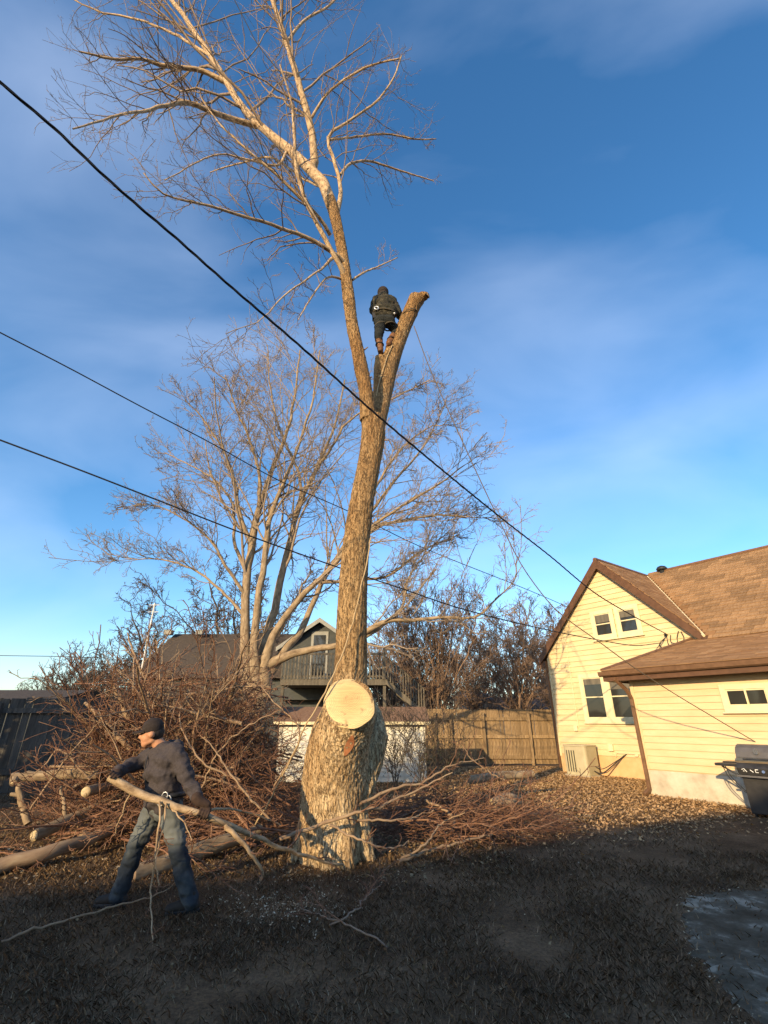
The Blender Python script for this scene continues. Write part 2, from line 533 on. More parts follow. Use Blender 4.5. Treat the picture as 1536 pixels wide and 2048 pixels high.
# ------------------------------------------------------------------ yellow house
M['siding'] = mat('siding_yellow', [(0.59, 0.455, 0.25), (0.645, 0.51, 0.29), (0.675, 0.545, 0.33)], scale=1.6, rough=0.6, bump=0.05, bscale=60, stretch=(1, 1, 3), rand=0.045)
M['siding2'] = mat('siding_cream', [(0.60, 0.43, 0.24), (0.65, 0.48, 0.275), (0.675, 0.515, 0.315)], scale=1.6, rough=0.6, bump=0.05, bscale=60, stretch=(1, 1, 3), rand=0.04)
M['trim'] = mat('trim_cream', [(0.66, 0.57, 0.34), (0.72, 0.63, 0.41)], scale=5, rough=0.5)
M['fascia'] = mat('fascia_brown', [(0.085, 0.042, 0.022), (0.13, 0.065, 0.034)], scale=7, rough=0.5, bump=0.1)
M['gutter'] = mat('gutter_brown', [(0.12, 0.065, 0.035), (0.19, 0.105, 0.058)], scale=8, rough=0.45)
M['shingle'] = mat('shingle_brown', [(0.20, 0.115, 0.055), (0.30, 0.18, 0.09), (0.38, 0.24, 0.125)], scale=30, rough=0.95, bump=0.6, bscale=160, rand=0.26)
M['shingle_mix'] = island_mat('shingle_mixed', [(0.21, 0.115, 0.052), (0.30, 0.17, 0.08), (0.26, 0.14, 0.065), (0.37, 0.22, 0.11), (0.24, 0.13, 0.06), (0.33, 0.19, 0.09)], 0.95)
M['foundation'] = mat('foundation_render', [(0.36, 0.31, 0.23), (0.52, 0.46, 0.35), (0.60, 0.55, 0.44)], scale=2.6, rough=0.9, bump=0.35, bscale=22, detail=9)
M['stucco'] = mat('stucco_orange', [(0.58, 0.36, 0.17), (0.68, 0.45, 0.24)], scale=4, rough=0.9, bump=0.3, bscale=30)
def glass_mat():
    m, nt, bs = nodes_of('window_glass')
    bs.inputs['Base Color'].default_value = (0.03, 0.03, 0.027, 1)
    bs.inputs['Roughness'].default_value = 0.06
    bs.inputs['Specular IOR Level'].default_value = 0.6
    return m
M['glass'] = glass_mat()
M['curtain'] = mat('curtain', [(0.10, 0.09, 0.07), (0.17, 0.15, 0.115)], scale=3, stretch=(4, 4, 0.4), rough=0.9)

U = Vector((0.588, -0.809, 0)); U.normalize()
NRM = Vector((-U.y, U.x, 0)) * -1                 # out of the gable wall, towards the lawn
NRM = Vector((U.y, -U.x, 0))
ZV = Vector((0, 0, 1))
E_L = Vector((5.89, 18.08, 0))                    # lower left tip of the gable's rake
GW = 5.455
RAKE, EAVE = 0.20, 0.08
W0 = E_L - NRM * RAKE                             # wall plane origin below the rake tip
Z_EAVE, Z_PEAK = 3.75, 6.70
def wp(s, z, off=0.0):
    """point on the gable wall: s along it, z up, off in front of it"""
    return W0 + U * s + NRM * off + ZV * z
house = empty('yellow_house', W0 + U * 2.7, 'yellow clapboard house with steep gable and brown shingle roof', 'house')
S0, S1 = EAVE, GW - EAVE
def slope_z(s):
    return Z_EAVE + (Z_PEAK - Z_EAVE) * (1 - abs(s - GW / 2) / (GW / 2))
# core of the gable wing
b = MB()
b.prism([wp(S0, 0.0), wp(S1, 0.0), wp(S1, slope_z(S1) - 0.06), wp(GW / 2, Z_PEAK - 0.1), wp(S0, slope_z(S0) - 0.06)], NRM * -6.5)
core = b.build('wall', M['siding'], house)
# clapboards, each a board of its own
EXPO = 0.172
z = 0.58
k = 0
while z < Z_PEAK - 0.25:
    zt = min(z + EXPO - 0.004, Z_PEAK - 0.12)
    def lim(zz):
        if zz <= slope_z(S0): return S0, S1
        h = (Z_PEAK - zz) / (Z_PEAK - Z_EAVE) * GW / 2
        return GW / 2 - h + 0.03, GW / 2 + h - 0.03
    a0, a1 = lim(z); c0, c1 = lim(zt)
    if a1 - a0 > 0.15 and c1 - c0 > 0.02:
        o0, o1 = 0.030, 0.006
        b = MB()
        b.hexa([wp(a0, z, 0.002), wp(a1, z, 0.002), wp(a1, z, o0), wp(a0, z, o0), wp(c0, zt, 0.002), wp(c1, zt, 0.002), wp(c1, zt, o1), wp(c0, zt, o1)][::1])
        b.build('clapboard', M['siding'], core)
    z += EXPO
    k += 1
# foundation of the wing
b = MB(); b.slab(wp(S0 + 0.02, -0.3), U * (S1 - S0 - 0.04), NRM * 0.012, ZV * 0.87); b.build('foundation', M['stucco'], house)
# corner board at the far left edge
b = MB(); b.slab(wp(S0 - 0.01, 0.5), U * 0.07, NRM * 0.034, ZV * (slope_z(S0) - 0.62)); b.build('corner_board', M['trim'], house)
def window(s0, s1, z0, z1, origin, wall_off=0.0, sash='hung', casing=0.10, side=(True, True), parent=None, blind=0.6):
    """double-hung or sliding window set proud of the clapboards"""
    def q(s, z, o): return origin + U * s + ZV * z + NRM * (wall_off + o)
    w = MB()
    cl = casing if side[0] else casing * 0.55
    cr = casing if side[1] else casing * 0.55
    w.slab(q(s0 - cl, z0 - casing, 0.0), U * cl, ZV * (z1 - z0 + 2 * casing), NRM * 0.045)
    w.slab(q(s1, z0 - casing, 0.0), U * cr, ZV * (z1 - z0 + 2 * casing), NRM * 0.045)
    w.slab(q(s0, z1, 0.0), U * (s1 - s0), ZV * casing, NRM * 0.043)
    w.slab(q(s0, z0 - casing, 0.0), U * (s1 - s0), ZV * casing, NRM * 0.043)
    win = w.build('window', M['trim'], parent or house, bevel=0.006)
    sl = MB(); sl.slab(q(s0 - cl - 0.03, z0 - casing - 0.035, 0.0), U * (s1 - s0 + cl + cr + 0.06), ZV * 0.035, NRM * 0.075)
    sl.build('sill', M['trim'], win, bevel=0.006)
    zm, sm = (z0 + z1) / 2 + 0.02, (s0 + s1) / 2
    fr = MB(); t = 0.035
    if sash == 'hung':
        fr.slab(q(s0, zm - t / 2, 0.008), U * (s1 - s0), ZV * t, NRM * 0.028)
    else:
        fr.slab(q(sm - t / 2, z0, 0.008), U * t, ZV * (z1 - z0), NRM * 0.028)
    for a, c in ((s0, s0 + t * 0.7), (s1 - t * 0.7, s1)):
        fr.slab(q(a, z0, 0.006), U * (c - a), ZV * (z1 - z0), NRM * 0.02)
    for a, c in ((z0, z0 + t), (z1 - t * 0.8, z1)):
        fr.slab(q(s0 + t * 0.7, a, 0.006), U * (s1 - s0 - 1.4 * t), ZV * (c - a), NRM * 0.018)
    fr.build('sash', M['trim'], win)
    for i in (0, 1):
        g = MB()
        if sash == 'hung':
            a, c = ((z0 + t, zm - t / 2), (zm + t / 2, z1 - t * 0.8))[i]
            g.slab(q(s0 + t * 0.7, a, -0.002), U * (s1 - s0 - 1.4 * t), ZV * (c - a), NRM * (0.010 if i == 0 else 0.014))
        else:
            a, c = ((s0 + t * 0.7, sm - t / 2), (sm + t / 2, s1 - t * 0.7))[i]
            g.slab(q(a, z0 + t, -0.002), U * (c - a), ZV * (z1 - z0 - 1.8 * t), NRM * 0.012)
        g.build('pane', M['glass'], win)
    if sash == 'hung':
        bl_ = MB(); zb = z1 - t * 0.8 - (z1 - zm) * blind
        bl_.slab(q(s0 + t * 0.7, zb, 0.0125), U * (s1 - s0 - 1.4 * t), ZV * (z1 - t * 0.8 - zb), NRM * 0.004)
        bl_.build('blind', M['curtain'], win)
    return win
def sz(px, py, origin, off=0.0):
    """photo pixel -> (s, z) on a wall parallel to the gable"""
    d = ray(px, py)
    o = origin + NRM * off
    t = (o - Vector((0, 0, CAM_H))).dot(NRM) / d.dot(NRM)
    p = Vector((0, 0, CAM_H)) + d * t
    return (p - o).dot(U), p.z
def win_px(x0, y0, x1, y1, origin, **kw):
    a, c = sz(x0, y1, origin, 0.03), sz(x1, y0, origin, 0.03)
    e, g = sz(x0, y0, origin, 0.03), sz(x1, y1, origin, 0.03)
    return ((a[0] + e[0]) / 2, (c[0] + g[0]) / 2, (a[1] + g[1]) / 2, (c[1] + e[1]) / 2)
CB = 0.031
wU = [win_px(1191, 1228, 1223, 1271, W0), win_px(1240, 1218, 1274, 1265, W0)]
wL = [win_px(1171, 1355, 1209, 1436, W0), win_px(1223, 1352, 1266, 1437, W0)]
for pr in (wU, wL):
    z0 = (pr[0][2] + pr[1][2]) / 2; z1 = (pr[0][3] + pr[1][3]) / 2
    window(pr[0][0], pr[0][1], z0, z1, W0, CB, casing=0.13, blind=0.75 if pr is wU else 0.3)
    window(pr[1][0], pr[1][1], z0, z1, W0, CB + 0.002, casing=0.13)
# blinds or curtains just behind the upper panes are left to the dark glass
# gable roof of the wing: two slabs with rake boards and fascia
PK = E_L + U * (GW / 2) + ZV * Z_PEAK
def rk(s, z, off=0.0): return E_L + U * s + ZV * z + NRM * off
TH = 0.10
roof = MB()
DEP = 3.80
roof.prism([rk(-0.12, Z_EAVE - 0.13), rk(GW / 2, Z_PEAK), rk(GW / 2, Z_PEAK + TH * 1.4), rk(-0.12, Z_EAVE - 0.13 + TH * 1.4)], NRM * -7.0)
roof.prism([rk(GW + 0.06, Z_EAVE - 0.065), rk(GW + 0.06, Z_EAVE - 0.065 + TH * 1.4), rk(GW / 2, Z_PEAK + TH * 1.4), rk(GW / 2, Z_PEAK)], NRM * -DEP)
roofo = roof.build('roof', M['fascia'], house)
for sgn in (-1, 1):
    f = MB()
    s_e = -0.14 if sgn < 0 else GW + 0.10
    z_e = Z_EAVE + (Z_PEAK - Z_EAVE) * (1 - abs(s_e - GW / 2) / (GW / 2))
    dpt = 0.20
    f.prism([rk(s_e, z_e - dpt * 0.6), rk(GW / 2, Z_PEAK - dpt), rk(GW / 2, Z_PEAK + 0.155), rk(s_e, z_e + 0.155)], NRM * 0.035)
    f.build('rake_board', M['fascia'], roofo)
# plain soffit return below the far-left eave
b = MB(); b.slab(rk(-0.14, Z_EAVE - 0.34, -0.02), U * 0.22, NRM * -0.5, ZV * 0.2); b.build('eave_return', M['fascia'], roofo)
# main roof behind: plane from its eave up to the ridge, running along the wall direction
MR_S0, MR_S1 = -1.5, 15.0
K_EAVE, K_RIDGE, Z_RIDGE = 0.15, -3.78, 6.92
def mr(s, k): # point on the main roof plane, k = distance in front (+) of the rake plane
    f = (K_EAVE - k) / (K_EAVE - K_RIDGE)
    return E_L + U * s + NRM * k + ZV * (Z_EAVE - 0.05 + (Z_RIDGE - Z_EAVE + 0.05) * f)
def valley_s(k):
    """the valley: where the wing's right slope meets the main plane"""
    zz = mr(0, k).z
    return GW / 2 + (Z_PEAK + 0.12 - zz) / (Z_PEAK - Z_EAVE) * GW / 2
m_ = MB()
mn = (U.cross(mr(0, -1) - mr(0, 0))).normalized()
if mn.z < 0: mn = -mn
vb, vt = mr(GW + 0.05, K_EAVE), mr(GW / 2 + 0.2, K_RIDGE)
m_.prism([vb, mr(MR_S1, K_EAVE), mr(MR_S1, K_RIDGE), vt], -mn * 0.12)
m_.prism([mr(GW / 2 + 0.2, K_RIDGE), mr(MR_S1, K_RIDGE), mr(MR_S1, K_RIDGE) + NRM * -3.9 - ZV * 3.0, mr(GW / 2 + 0.2, K_RIDGE) + NRM * -3.9 - ZV * 3.0], ZV * -0.12)
mro = m_.build('roof', M['fascia'], house)
# wall below the main roof
b = MB(); b.slab(wp(S1 + 0.002, 0, -0.05), U * 9.4, NRM * -7.2, ZV * 3.7); b.build('wall', M['siding2'], house)
# gable end wall of the main block beyond the frame
b = MB(); b.prism([wp(S1 + 9.2, 3.69, -0.1), wp(S1 + 9.2, 3.69, -7.2), wp(S1 + 9.2, 6.6, -3.6)], U * 0.2); b.build('wall', M['siding2'], house)
# ---- shingles laid one by one on the main slope
SH_W, SH_E, SH_T = 0.46, 0.172, 0.012
sh = MB()
up_v = (mr(0, K_RIDGE) - mr(0, K_EAVE)); up_len = up_v.length; up_v.normalize()
cs, cu, cn = U, up_v, mn
sh.hexa([(0, 0, 0.004), (SH_W - 0.012, 0, 0.004), (SH_W - 0.012, SH_E + 0.05, -0.004), (0, SH_E + 0.05, -0.004),
         (0.003, 0.002, SH_T + 0.014), (SH_W - 0.016, 0.0, SH_T + 0.014), (SH_W - 0.012, SH_E + 0.05, 0.006), (0, SH_E + 0.05, 0.006)])
sh_me = sh.mesh('shingle'); sh_me.materials.append(M['shingle'])
RM = Matrix((cs, cu, cn)).transposed().to_4x4()
rng = random.Random(4)
rest = MB()
inv = world_of(mro).inverted()
n_sh = 0
j = 0
while j * SH_E < up_len - 0.03:
    kk = K_EAVE + (K_RIDGE - K_EAVE) * (j * SH_E / up_len)
    base_v = valley_s(kk) + 0.03
    s = base_v + (SH_W * 0.5 if j % 2 else 0.1) + rng.random() * 0.08
    rest.slab(mr(base_v, kk) + cn * 0.003, cs * (s - base_v - 0.012), cu * (SH_E + 0.04) - cn * 0.008, cn * (SH_T + 0.006))
    while s < MR_S1 - 0.3:
        w = SH_W
        p = mr(s, kk) + cn * (0.002 + 0.004 * rng.random())
        if s > base_v - 0.18:
            if s < GW + 3.3 and n_sh < 300:
                o = bpy.data.objects.new('shingle', sh_me)
                COL.objects.link(o)
                o.parent = mro
                o.matrix_parent_inverse = inv
                o.matrix_basis = Matrix.Translation(p) @ RM @ Matrix.Rotation(rng.uniform(-0.006, 0.006), 4, 'Z')
                n_sh += 1
            else:
                rest.slab(p, cs * (w - 0.012), cu * (SH_E + 0.04) - cn * 0.008, cn * (SH_T + 0.006))
        s += w
    j += 1
o = rest.build('shingles', M['shingle_mix'], mro); o['kind'] = 'stuff'
# shingles on the wing's right slope, seen at a low angle: joined
rest = MB()
g_up = (rk(GW / 2, Z_PEAK) - rk(GW, Z_EAVE)); gl = g_up.length; g_up.normalize()
g_n = (NRM.cross(g_up)).normalized()
if g_n.z < 0: g_n = -g_n
j = 0
while j * 0.15 < gl + 0.02:
    base = rk(GW, Z_EAVE) + g_up * (j * 0.15 - 0.08) + g_n * (TH * 0.98 + 0.015)
    dmax = DEP * min(1.0, (j * 0.15 + 0.35) / gl) + 0.05
    d = -0.03 + rng.random() * 0.1
    while d < dmax:
        w = 0.26 + rng.random() * 0.1
        rest.slab(base - NRM * d, NRM * -(w - 0.008), g_up * 0.185 - g_n * 0.009, g_n * (0.012 + rng.random() * 0.006))
        d += w
    j += 1
o = rest.build('shingles', M['shingle_mix'], roofo); o['kind'] = 'stuff'
# ridge caps and metal valley strip
b = MB(); b.tube([PK + ZV * (TH * 1.3) + NRM * 0.03, PK + ZV * (TH * 1.3) - NRM * 3.9], 0.075, 6); b.build('ridge_cap', M['gutter'], roofo)
b = MB(); b.tube([mr(GW / 2 + 0.6, K_RIDGE) + ZV * 0.0, mr(MR_S1, K_RIDGE)], 0.085, 6); b.build('ridge_cap', M['gutter'], mro)
b = MB(); v1, v2 = mr(valley_s(K_EAVE - 0.1), K_EAVE - 0.1) + cn * 0.035, mr(valley_s(K_RIDGE + 0.1), K_RIDGE + 0.1) + cn * 0.035
b.tube([v1, v2], 0.04, 6); b.build('valley_strip', M['trim'], mro)
# roof vent behind the ridge
vp = at(1324, 1140, 17.6)
vent = MB(); vent.tube([vp - ZV * 0.5, vp], 0.10, 14); vent.tube([vp - ZV * 0.0, vp + ZV * 0.05, vp + ZV * 0.13, vp + ZV * 0.17], [0.19, 0.20, 0.14, 0.04], 16)
M['vent'] = mat('vent_metal', [(0.03, 0.033, 0.036), (0.05, 0.053, 0.057)], scale=10, rough=0.5, metal=0.4)
vent.build('roof_vent', M['vent'], house, smooth=True)

# ------------------------------------------------------------------ lean-to addition
AD = 3.03                                         # how far it stands out of the gable wall
cor = onground(1306, 1592)
A_S0 = (cor - W0).dot(U)
AD = (cor - W0).dot(NRM)
AO = W0 + NRM * AD                                # wall plane origin of the addition
A_S1 = A_S0 + 9.0
A_TOP = 2.66
def ad(s, z, off=0.0): return AO + U * s + NRM * off + ZV * z
b = MB(); b.slab(ad(A_S0, 0.0), U * (A_S1 - A_S0), NRM * -(AD + 0.1), ZV * (A_TOP + 0.05)); aw = b.build('wall', M['siding2'], house)
AEX = 0.142
z = 0.56
while z < A_TOP:
    b = MB(); zt = min(z + AEX - 0.004, A_TOP + 0.04)
    b.hexa([ad(A_S0 - 0.01, z, 0.002), ad(A_S1, z, 0.002), ad(A_S1, z, 0.028), ad(A_S0 - 0.01, z, 0.028), ad(A_S0 - 0.01, zt, 0.002), ad(A_S1, zt, 0.002), ad(A_S1, zt, 0.007), ad(A_S0 - 0.01, zt, 0.007)])
    b.build('clapboard', M['siding2'], aw)
    z += AEX
b = MB()
n = 40
fv = []
for i in range(n):
    s = A_S0 - 0.015 + (A_S1 - A_S0) * i / (n - 1)
    fv.append((s, 0.012 + 0.012 * rng.random()))
for i in range(n - 1):
    (sa, oa), (sb, ob) = fv[i], fv[i + 1]
    b.poly([ad(sa, -0.3, oa + 0.02), ad(sb, -0.3, ob + 0.02), ad(sb, 0.54, ob), ad(sa, 0.54, oa)])
b.poly([ad(A_S0 - 0.015, -0.3, 0.03), ad(A_S0 - 0.015, 0.54, 0.012), ad(A_S0 - 0.015, 0.54, -0.4), ad(A_S0 - 0.015, -0.3, -0.4)])
for i in range(n - 1):
    (sa, oa), (sb, ob) = fv[i], fv[i + 1]
    b.poly([ad(sa, 0.54, oa), ad(sb, 0.54, ob), ad(sb, 0.54, -0.01), ad(sa, 0.54, -0.01)])
b.build('foundation', M['foundation'], house)
b = MB(); b.slab(ad(A_S0 - 0.02, 0.55, -0.05), U * 0.09, NRM * 0.08, ZV * (A_TOP - 0.55)); b.build('corner_board', M['siding2'], house)
w3 = win_px(1455, 1378, 1530, 1412, AO)
window(w3[0], w3[1] + 0.05, w3[2], w3[3], AO, 0.029, sash='slide', casing=0.11)
# hipped lean-to roof
OV = 0.45
el, er = ad(A_S0 - OV, A_TOP + 0.02, OV), ad(A_S1, A_TOP + 0.02, OV)     # eave line (top of fascia)
tl = wp(GW - 0.35, Z_EAVE - 0.08, 0.02); tr = wp(A_S1, Z_EAVE - 0.08, 0.02)
bl = wp(A_S0 - OV, A_TOP + 0.02, 0.02)
up3 = ZV * 0.10
b = MB()
b.prism([el, er, tr, tl], up3)
b.prism([bl, el, tl], up3)
lro = b.build('roof', M['fascia'], house)
rest = MB()
l_up = (tl - el) - U * (tl - el).dot(U); lu = l_up.length; l_up.normalize()
l_n = U.cross(l_up); l_n = l_n if l_n.z > 0 else -l_n
j = 0
while j * 0.15 < lu:
    f = j * 0.15 / lu
    s = (el - AO).dot(U) + ((tl - el).dot(U)) * f - 0.06
    base0 = el - U * (el - AO).dot(U) + l_up * (j * 0.15 - 0.02) + ZV * 0.10
    s += rng.random() * 0.05
    while s < A_S1:
        w = 0.24 + rng.random() * 0.12
        rest.slab(base0 + U * s + l_n * 0.004, U * (w - 0.008), l_up * 0.18 - l_n * 0.006, l_n * (0.010 + rng.random() * 0.006))
        s += w
    j += 1
# hip side
h_up = (tl - bl); 
j = 0
hip_dir = (el - bl)
hn = hip_dir.cross(tl - bl); hn = hn if hn.z > 0 else -hn
hn.normalize()
while j < 14:
    f0, f1 = j / 14, (j + 1.25) / 14
    pa, pb = bl + (tl - bl) * f0, el + (tl - el) * f0
    pc, pd = bl + (tl - bl) * min(f1, 1), el + (tl - el) * min(f1, 1)
    rest.prism([pa + ZV * 0.108, pb + ZV * 0.108, pd + ZV * 0.104, pc + ZV * 0.104], hn * 0.012)
    j += 1
o = rest.build('shingles', M['shingle_mix'], lro); o['kind'] = 'stuff'
b = MB(); b.tube([el + ZV * 0.12, tl + ZV * 0.13], 0.045, 6); b.build('hip_cap', M['gutter'], lro)
# fascia, gutter and soffit
b = MB(); b.slab(el - ZV * 0.16, er - el, NRM * -0.03, ZV * 0.17); b.slab(el - ZV * 0.16 - NRM * 0.031, bl - el + NRM * 0.03, U * 0.03, ZV * 0.17); b.build('fascia', M['fascia'], lro)
b = MB()
prof = [(0.0, 0.07), (0.0, -0.03), (0.05, -0.05), (0.10, -0.02), (0.115, 0.07), (0.105, 0.07), (0.09, -0.01), (0.05, -0.035), (0.012, -0.02), (0.012, 0.07)]
b.prism([el - U * 0.06 + NRM * (0.002 + x) + ZV * zz for x, zz in prof], er - el + U * 0.06)
b.build('gutter', M['gutter'], lro)
b = MB(); b.slab(el - ZV * 0.15 - NRM * 0.04 + U * 0.035, er - el, NRM * -(OV - 0.06), ZV * 0.02); b.build('soffit', M['fascia'], lro)
# downspouts
def downspout(pts, r, parent, name='downspout'):
    d = MB()
    P = [Vector(p) for p in pts]
    for a, c in zip(P[:-1], P[1:]):
        dirv = (c - a).normalized()
        q = dirv.to_track_quat('Z', 'Y').to_matrix()
        # keep the box square to the wall
        x = NRM - dirv * NRM.dot(dirv)
        x = x.normalized() if x.length > 0.1 else U
        y = dirv.cross(x)
        d.slab(a - dirv * r * 0.5 - x * r - y * r * 0.75, x * 2 * r, y * 1.5 * r, (c - a) + dirv * r)
    return d.build(name, M['gutter'], parent, bevel=0.008)
g0 = ad(A_S0 - 0.12, A_TOP - 0.10, OV + 0.03)
downspout([g0, ad(A_S0 - 0.02, A_TOP - 0.36, 0.20), ad(A_S0 - 0.01, A_TOP - 0.55, 0.075), ad(A_S0 - 0.01, 0.14, 0.075), ad(A_S0 - 0.03, 0.05, 0.28)], 0.045, house)
downspout([wp(S0 + 0.02, Z_EAVE - 0.35, 0.13), wp(S0 - 0.03, Z_EAVE - 0.6, 0.10), wp(S0 - 0.03, 0.15, 0.07)], 0.042, house)
# service-entrance hardware where the drops land
M['black_metal'] = mat('black_metal', [(0.02, 0.02, 0.021), (0.035, 0.035, 0.036)], scale=20, rough=0.5)
M['cable'] = mat('cable_black', [(0.012, 0.012, 0.013), (0.02, 0.02, 0.021)], scale=12, rough=0.6)
sv = sz(1333, 1270, W0, 0.05)
b = MB(); b.tube([wp(sv[0], sv[1], 0.02), wp(sv[0], sv[1], 0.12)], 0.03, 8); b.ball(wp(sv[0], sv[1], 0.12), 0.045, 10, 6); b.build('wire_bracket', M['black_metal'], house, smooth=True)
for (x0, y0), (xm, ym), (x1, y1) in (((1333, 1272), (1338, 1290), (1354, 1292)), ((1341, 1270), (1342, 1284), (1352, 1287)), ((1319, 1288), (1325, 1296), (1350, 1295)), ((1357, 1262), (1354, 1275), (1356, 1287)), ((1362, 1263), (1368, 1275), (1367, 1280)), ((1330, 1276), (1322, 1283), (1318, 1292))):
    pts = []
    for (x, y), of in (((x0, y0), 0.06), ((xm, ym), 0.10), ((x1, y1), 0.05)):
        q = sz(x, y, W0, of); pts.append(wp(q[0], q[1], of))
    b = MB(); b.tube(smooth_path(pts, 8), 0.011, 6); b.build('wire_loop', M['cable'], house, smooth=True)
# thin conduit down the gable with a small box
q0, q1, q2 = sz(1130, 1278, W0, 0.04), sz(1148, 1455, W0, 0.04), sz(1152, 1456, W0, 0.04)
b = MB(); b.tube([wp(q0[0], q0[1], 0.04), wp(q0[0], q1[1], 0.04)], 0.011, 6); b.build('conduit', M['trim'], house)
b = MB(); b.slab(wp(q2[0] - 0.06, q2[1] - 0.09, 0.02), U * 0.13, NRM * 0.07, ZV * 0.16); b.build('junction_box', M['trim'], house, bevel=0.008)
# outlets and pipes low on the wall
for (x, y, w, h) in ((1219, 1502, 0.16, 0.20), (1272, 1513, 0.10, 0.06)):
    q = sz(x, y, W0, 0.03); b = MB(); b.slab(wp(q[0], q[1], 0.02), U * w, NRM * 0.07, ZV * h); b.build('outlet_box', M['trim'], house, bevel=0.006)
q = sz(1230, 1506, W0, 0.06); r_ = sz(1288, 1507, W0, 0.06)
b = MB(); b.tube([wp(q[0], q[1] - 0.12, 0.05), wp(q[0] + 0.05, q[1], 0.06), wp(r_[0], q[1], 0.06)], 0.014, 6); b.build('pipe', M['trim'], house)

# ------------------------------------------------------------------ air conditioner at the foot of the gable
M['ac'] = mat('ac_beige', [(0.40, 0.35, 0.22), (0.47, 0.42, 0.28)], scale=4, rough=0.45)
M['ac_dark'] = mat('ac_grille', [(0.05, 0.048, 0.035), (0.08, 0.075, 0.055)], scale=20, rough=0.6)
q = sz(1160, 1545, W0, 0.6)
acp = onground(1160, 1545)
acc = wp(sz(1161, 1500, W0, 0.55)[0], 0, 0.58); acc.z = gz(acc.x, acc.y)
ac = empty('air_conditioner', acc, 'beige outdoor air conditioner unit on the ground below the gable wall', 'air conditioner')
ah, aw_, adp = 0.80, 0.80, 0.70
R3 = Matrix((U, -NRM, ZV)).transposed()
def acpt(x, y, z): return acc + U * x - NRM * y + ZV * z
def rrect(w, d, r, n=5):
    out = []
    for cx, cy, a0 in ((w / 2 - r, d / 2 - r, 0), (-w / 2 + r, d / 2 - r, 90), (-w / 2 + r, -d / 2 + r, 180), (w / 2 - r, -d / 2 + r, 270)):
        for i in range(n):
            a = math.radians(a0 + 90 * i / (n - 1)); out.append((cx + r * math.cos(a), cy + r * math.sin(a)))
    return out
b = MB(); b.prism([acpt(x, y, 0.05) for x, y in rrect(aw_, adp, 0.10)], ZV * ah); acb = b.build('casing', M['ac'], ac, bevel=0.01)
b = MB(); b.prism([acpt(x, y, ah + 0.051) for x, y in rrect(aw_ + 0.03, adp + 0.03, 0.11)], ZV * 0.045); b.build('lid', M['ac'], ac, bevel=0.012)
b = MB(); b.prism([acpt(x, y, -0.02) for x, y in rrect(aw_ + 0.1, adp + 0.1, 0.05)], ZV * 0.069); b.build('pad', M['foundation'], ac)
for i in range(4):
    x = -aw_ / 2 + 0.13 + i * 0.085
    b = MB(); b.slab(acpt(x, -adp / 2 - 0.004, 0.14), U * 0.03, NRM * 0.012, ZV * (ah - 0.20)); b.build('grille_slot', M['ac_dark'], ac)
for i in range(10):
    y = -adp / 2 + 0.14 + i * 0.042
    b = MB(); b.slab(acpt(-aw_ / 2 - 0.012, y, 0.14), -NRM * 0.018, U * 0.012, ZV * (ah - 0.20)); b.build('grille_slot', M['ac_dark'], ac)
b = MB()
for i, (zz, ex) in enumerate(((0.18, 0.0), (0.30, 0.10))):
    e0 = acpt(aw_ / 2 - 0.02, 0.0 + 0.08 * i, zz)
    e2 = wp((acc - W0).dot(U) + aw_ / 2 + 0.75 + ex, 0.62 + 0.05 * i, 0.03)
    b.tube(smooth_path([e0, e0 + U * 0.25 - ZV * 0.06, (e0 + e2) / 2 + U * 0.12 - ZV * 0.05, e2], 12), 0.012 if i else 0.018, 7)
b.build('refrigerant_lines', M['black_metal'], ac, smooth=True)

# ------------------------------------------------------------------ gas grill at the right edge
M['grill'] = mat('grill_black', [(0.025, 0.024, 0.024), (0.045, 0.043, 0.042)], scale=9, rough=0.35, spec=0.5)
M['grill_grey'] = mat('grill_grey', [(0.09, 0.085, 0.085), (0.13, 0.125, 0.125)], scale=6, rough=0.4)
M['chrome'] = mat('chrome', [(0.5, 0.5, 0.5), (0.62, 0.62, 0.62)], scale=8, rough=0.25, metal=0.9)
M['white_print'] = mat('white_print', [(0.7, 0.7, 0.68), (0.8, 0.8, 0.78)], scale=8, rough=0.6)
GS0 = 0.0
gq = onground(1506, 1634)
gr_o = gq - NRM * 0.0
gr = empty('gas_grill', gr_o, 'black gas grill with a side shelf and hood standing against the foundation', 'grill')
def gp(x, y, z): return gr_o + U * x * 0.95 - NRM * y * 0.95 + ZV * z * 0.93        # x along wall, y towards the wall
gw, gd = 0.80, 0.46
b = MB(); b.prism([gp(0, 0, 0.06), gp(gw, 0, 0.06), gp(gw, gd, 0.06), gp(0, gd, 0.06)], ZV * 0.66); b.build('cabinet', M['grill'], gr, bevel=0.012)
for x in (0.05, gw - 0.05):
    b = MB(); b.tube([gp(x - 0.02, 0.08, 0.05), gp(x + 0.02, 0.08, 0.05)], 0.055, 14); b.build('wheel', M['black_metal'], gr)
    b = MB(); b.tube([gp(x - 0.02, gd - 0.08, 0.05), gp(x + 0.02, gd - 0.08, 0.05)], 0.055, 14); b.build('wheel', M['black_metal'], gr)
b = MB()
b.prism([gp(-0.03, -0.05, 0.73), gp(-0.03, -0.09, 0.86), gp(-0.03, -0.02, 0.95), gp(-0.03, gd + 0.02, 0.95), gp(-0.03, gd + 0.02, 0.73)], U * (gw + 0.06)); b.build('firebox', M['grill'], gr, bevel=0.01)
b = MB(); b.slab(gp(-0.04, -0.085, 0.70), U * (gw + 0.08), NRM * 0.03, ZV * 0.03); b.build('front_rail', M['grill_grey'], gr)
hood = MB()
hp = []
for i in range(9):
    a = math.radians(8 + 172 * i / 8 * 0.93)
    hp.append(gp(-0.015, gd / 2 + 0.0 - (gd / 2 + 0.015) * math.cos(a), 0.955 + 0.33 * math.sin(a) ** 0.7))
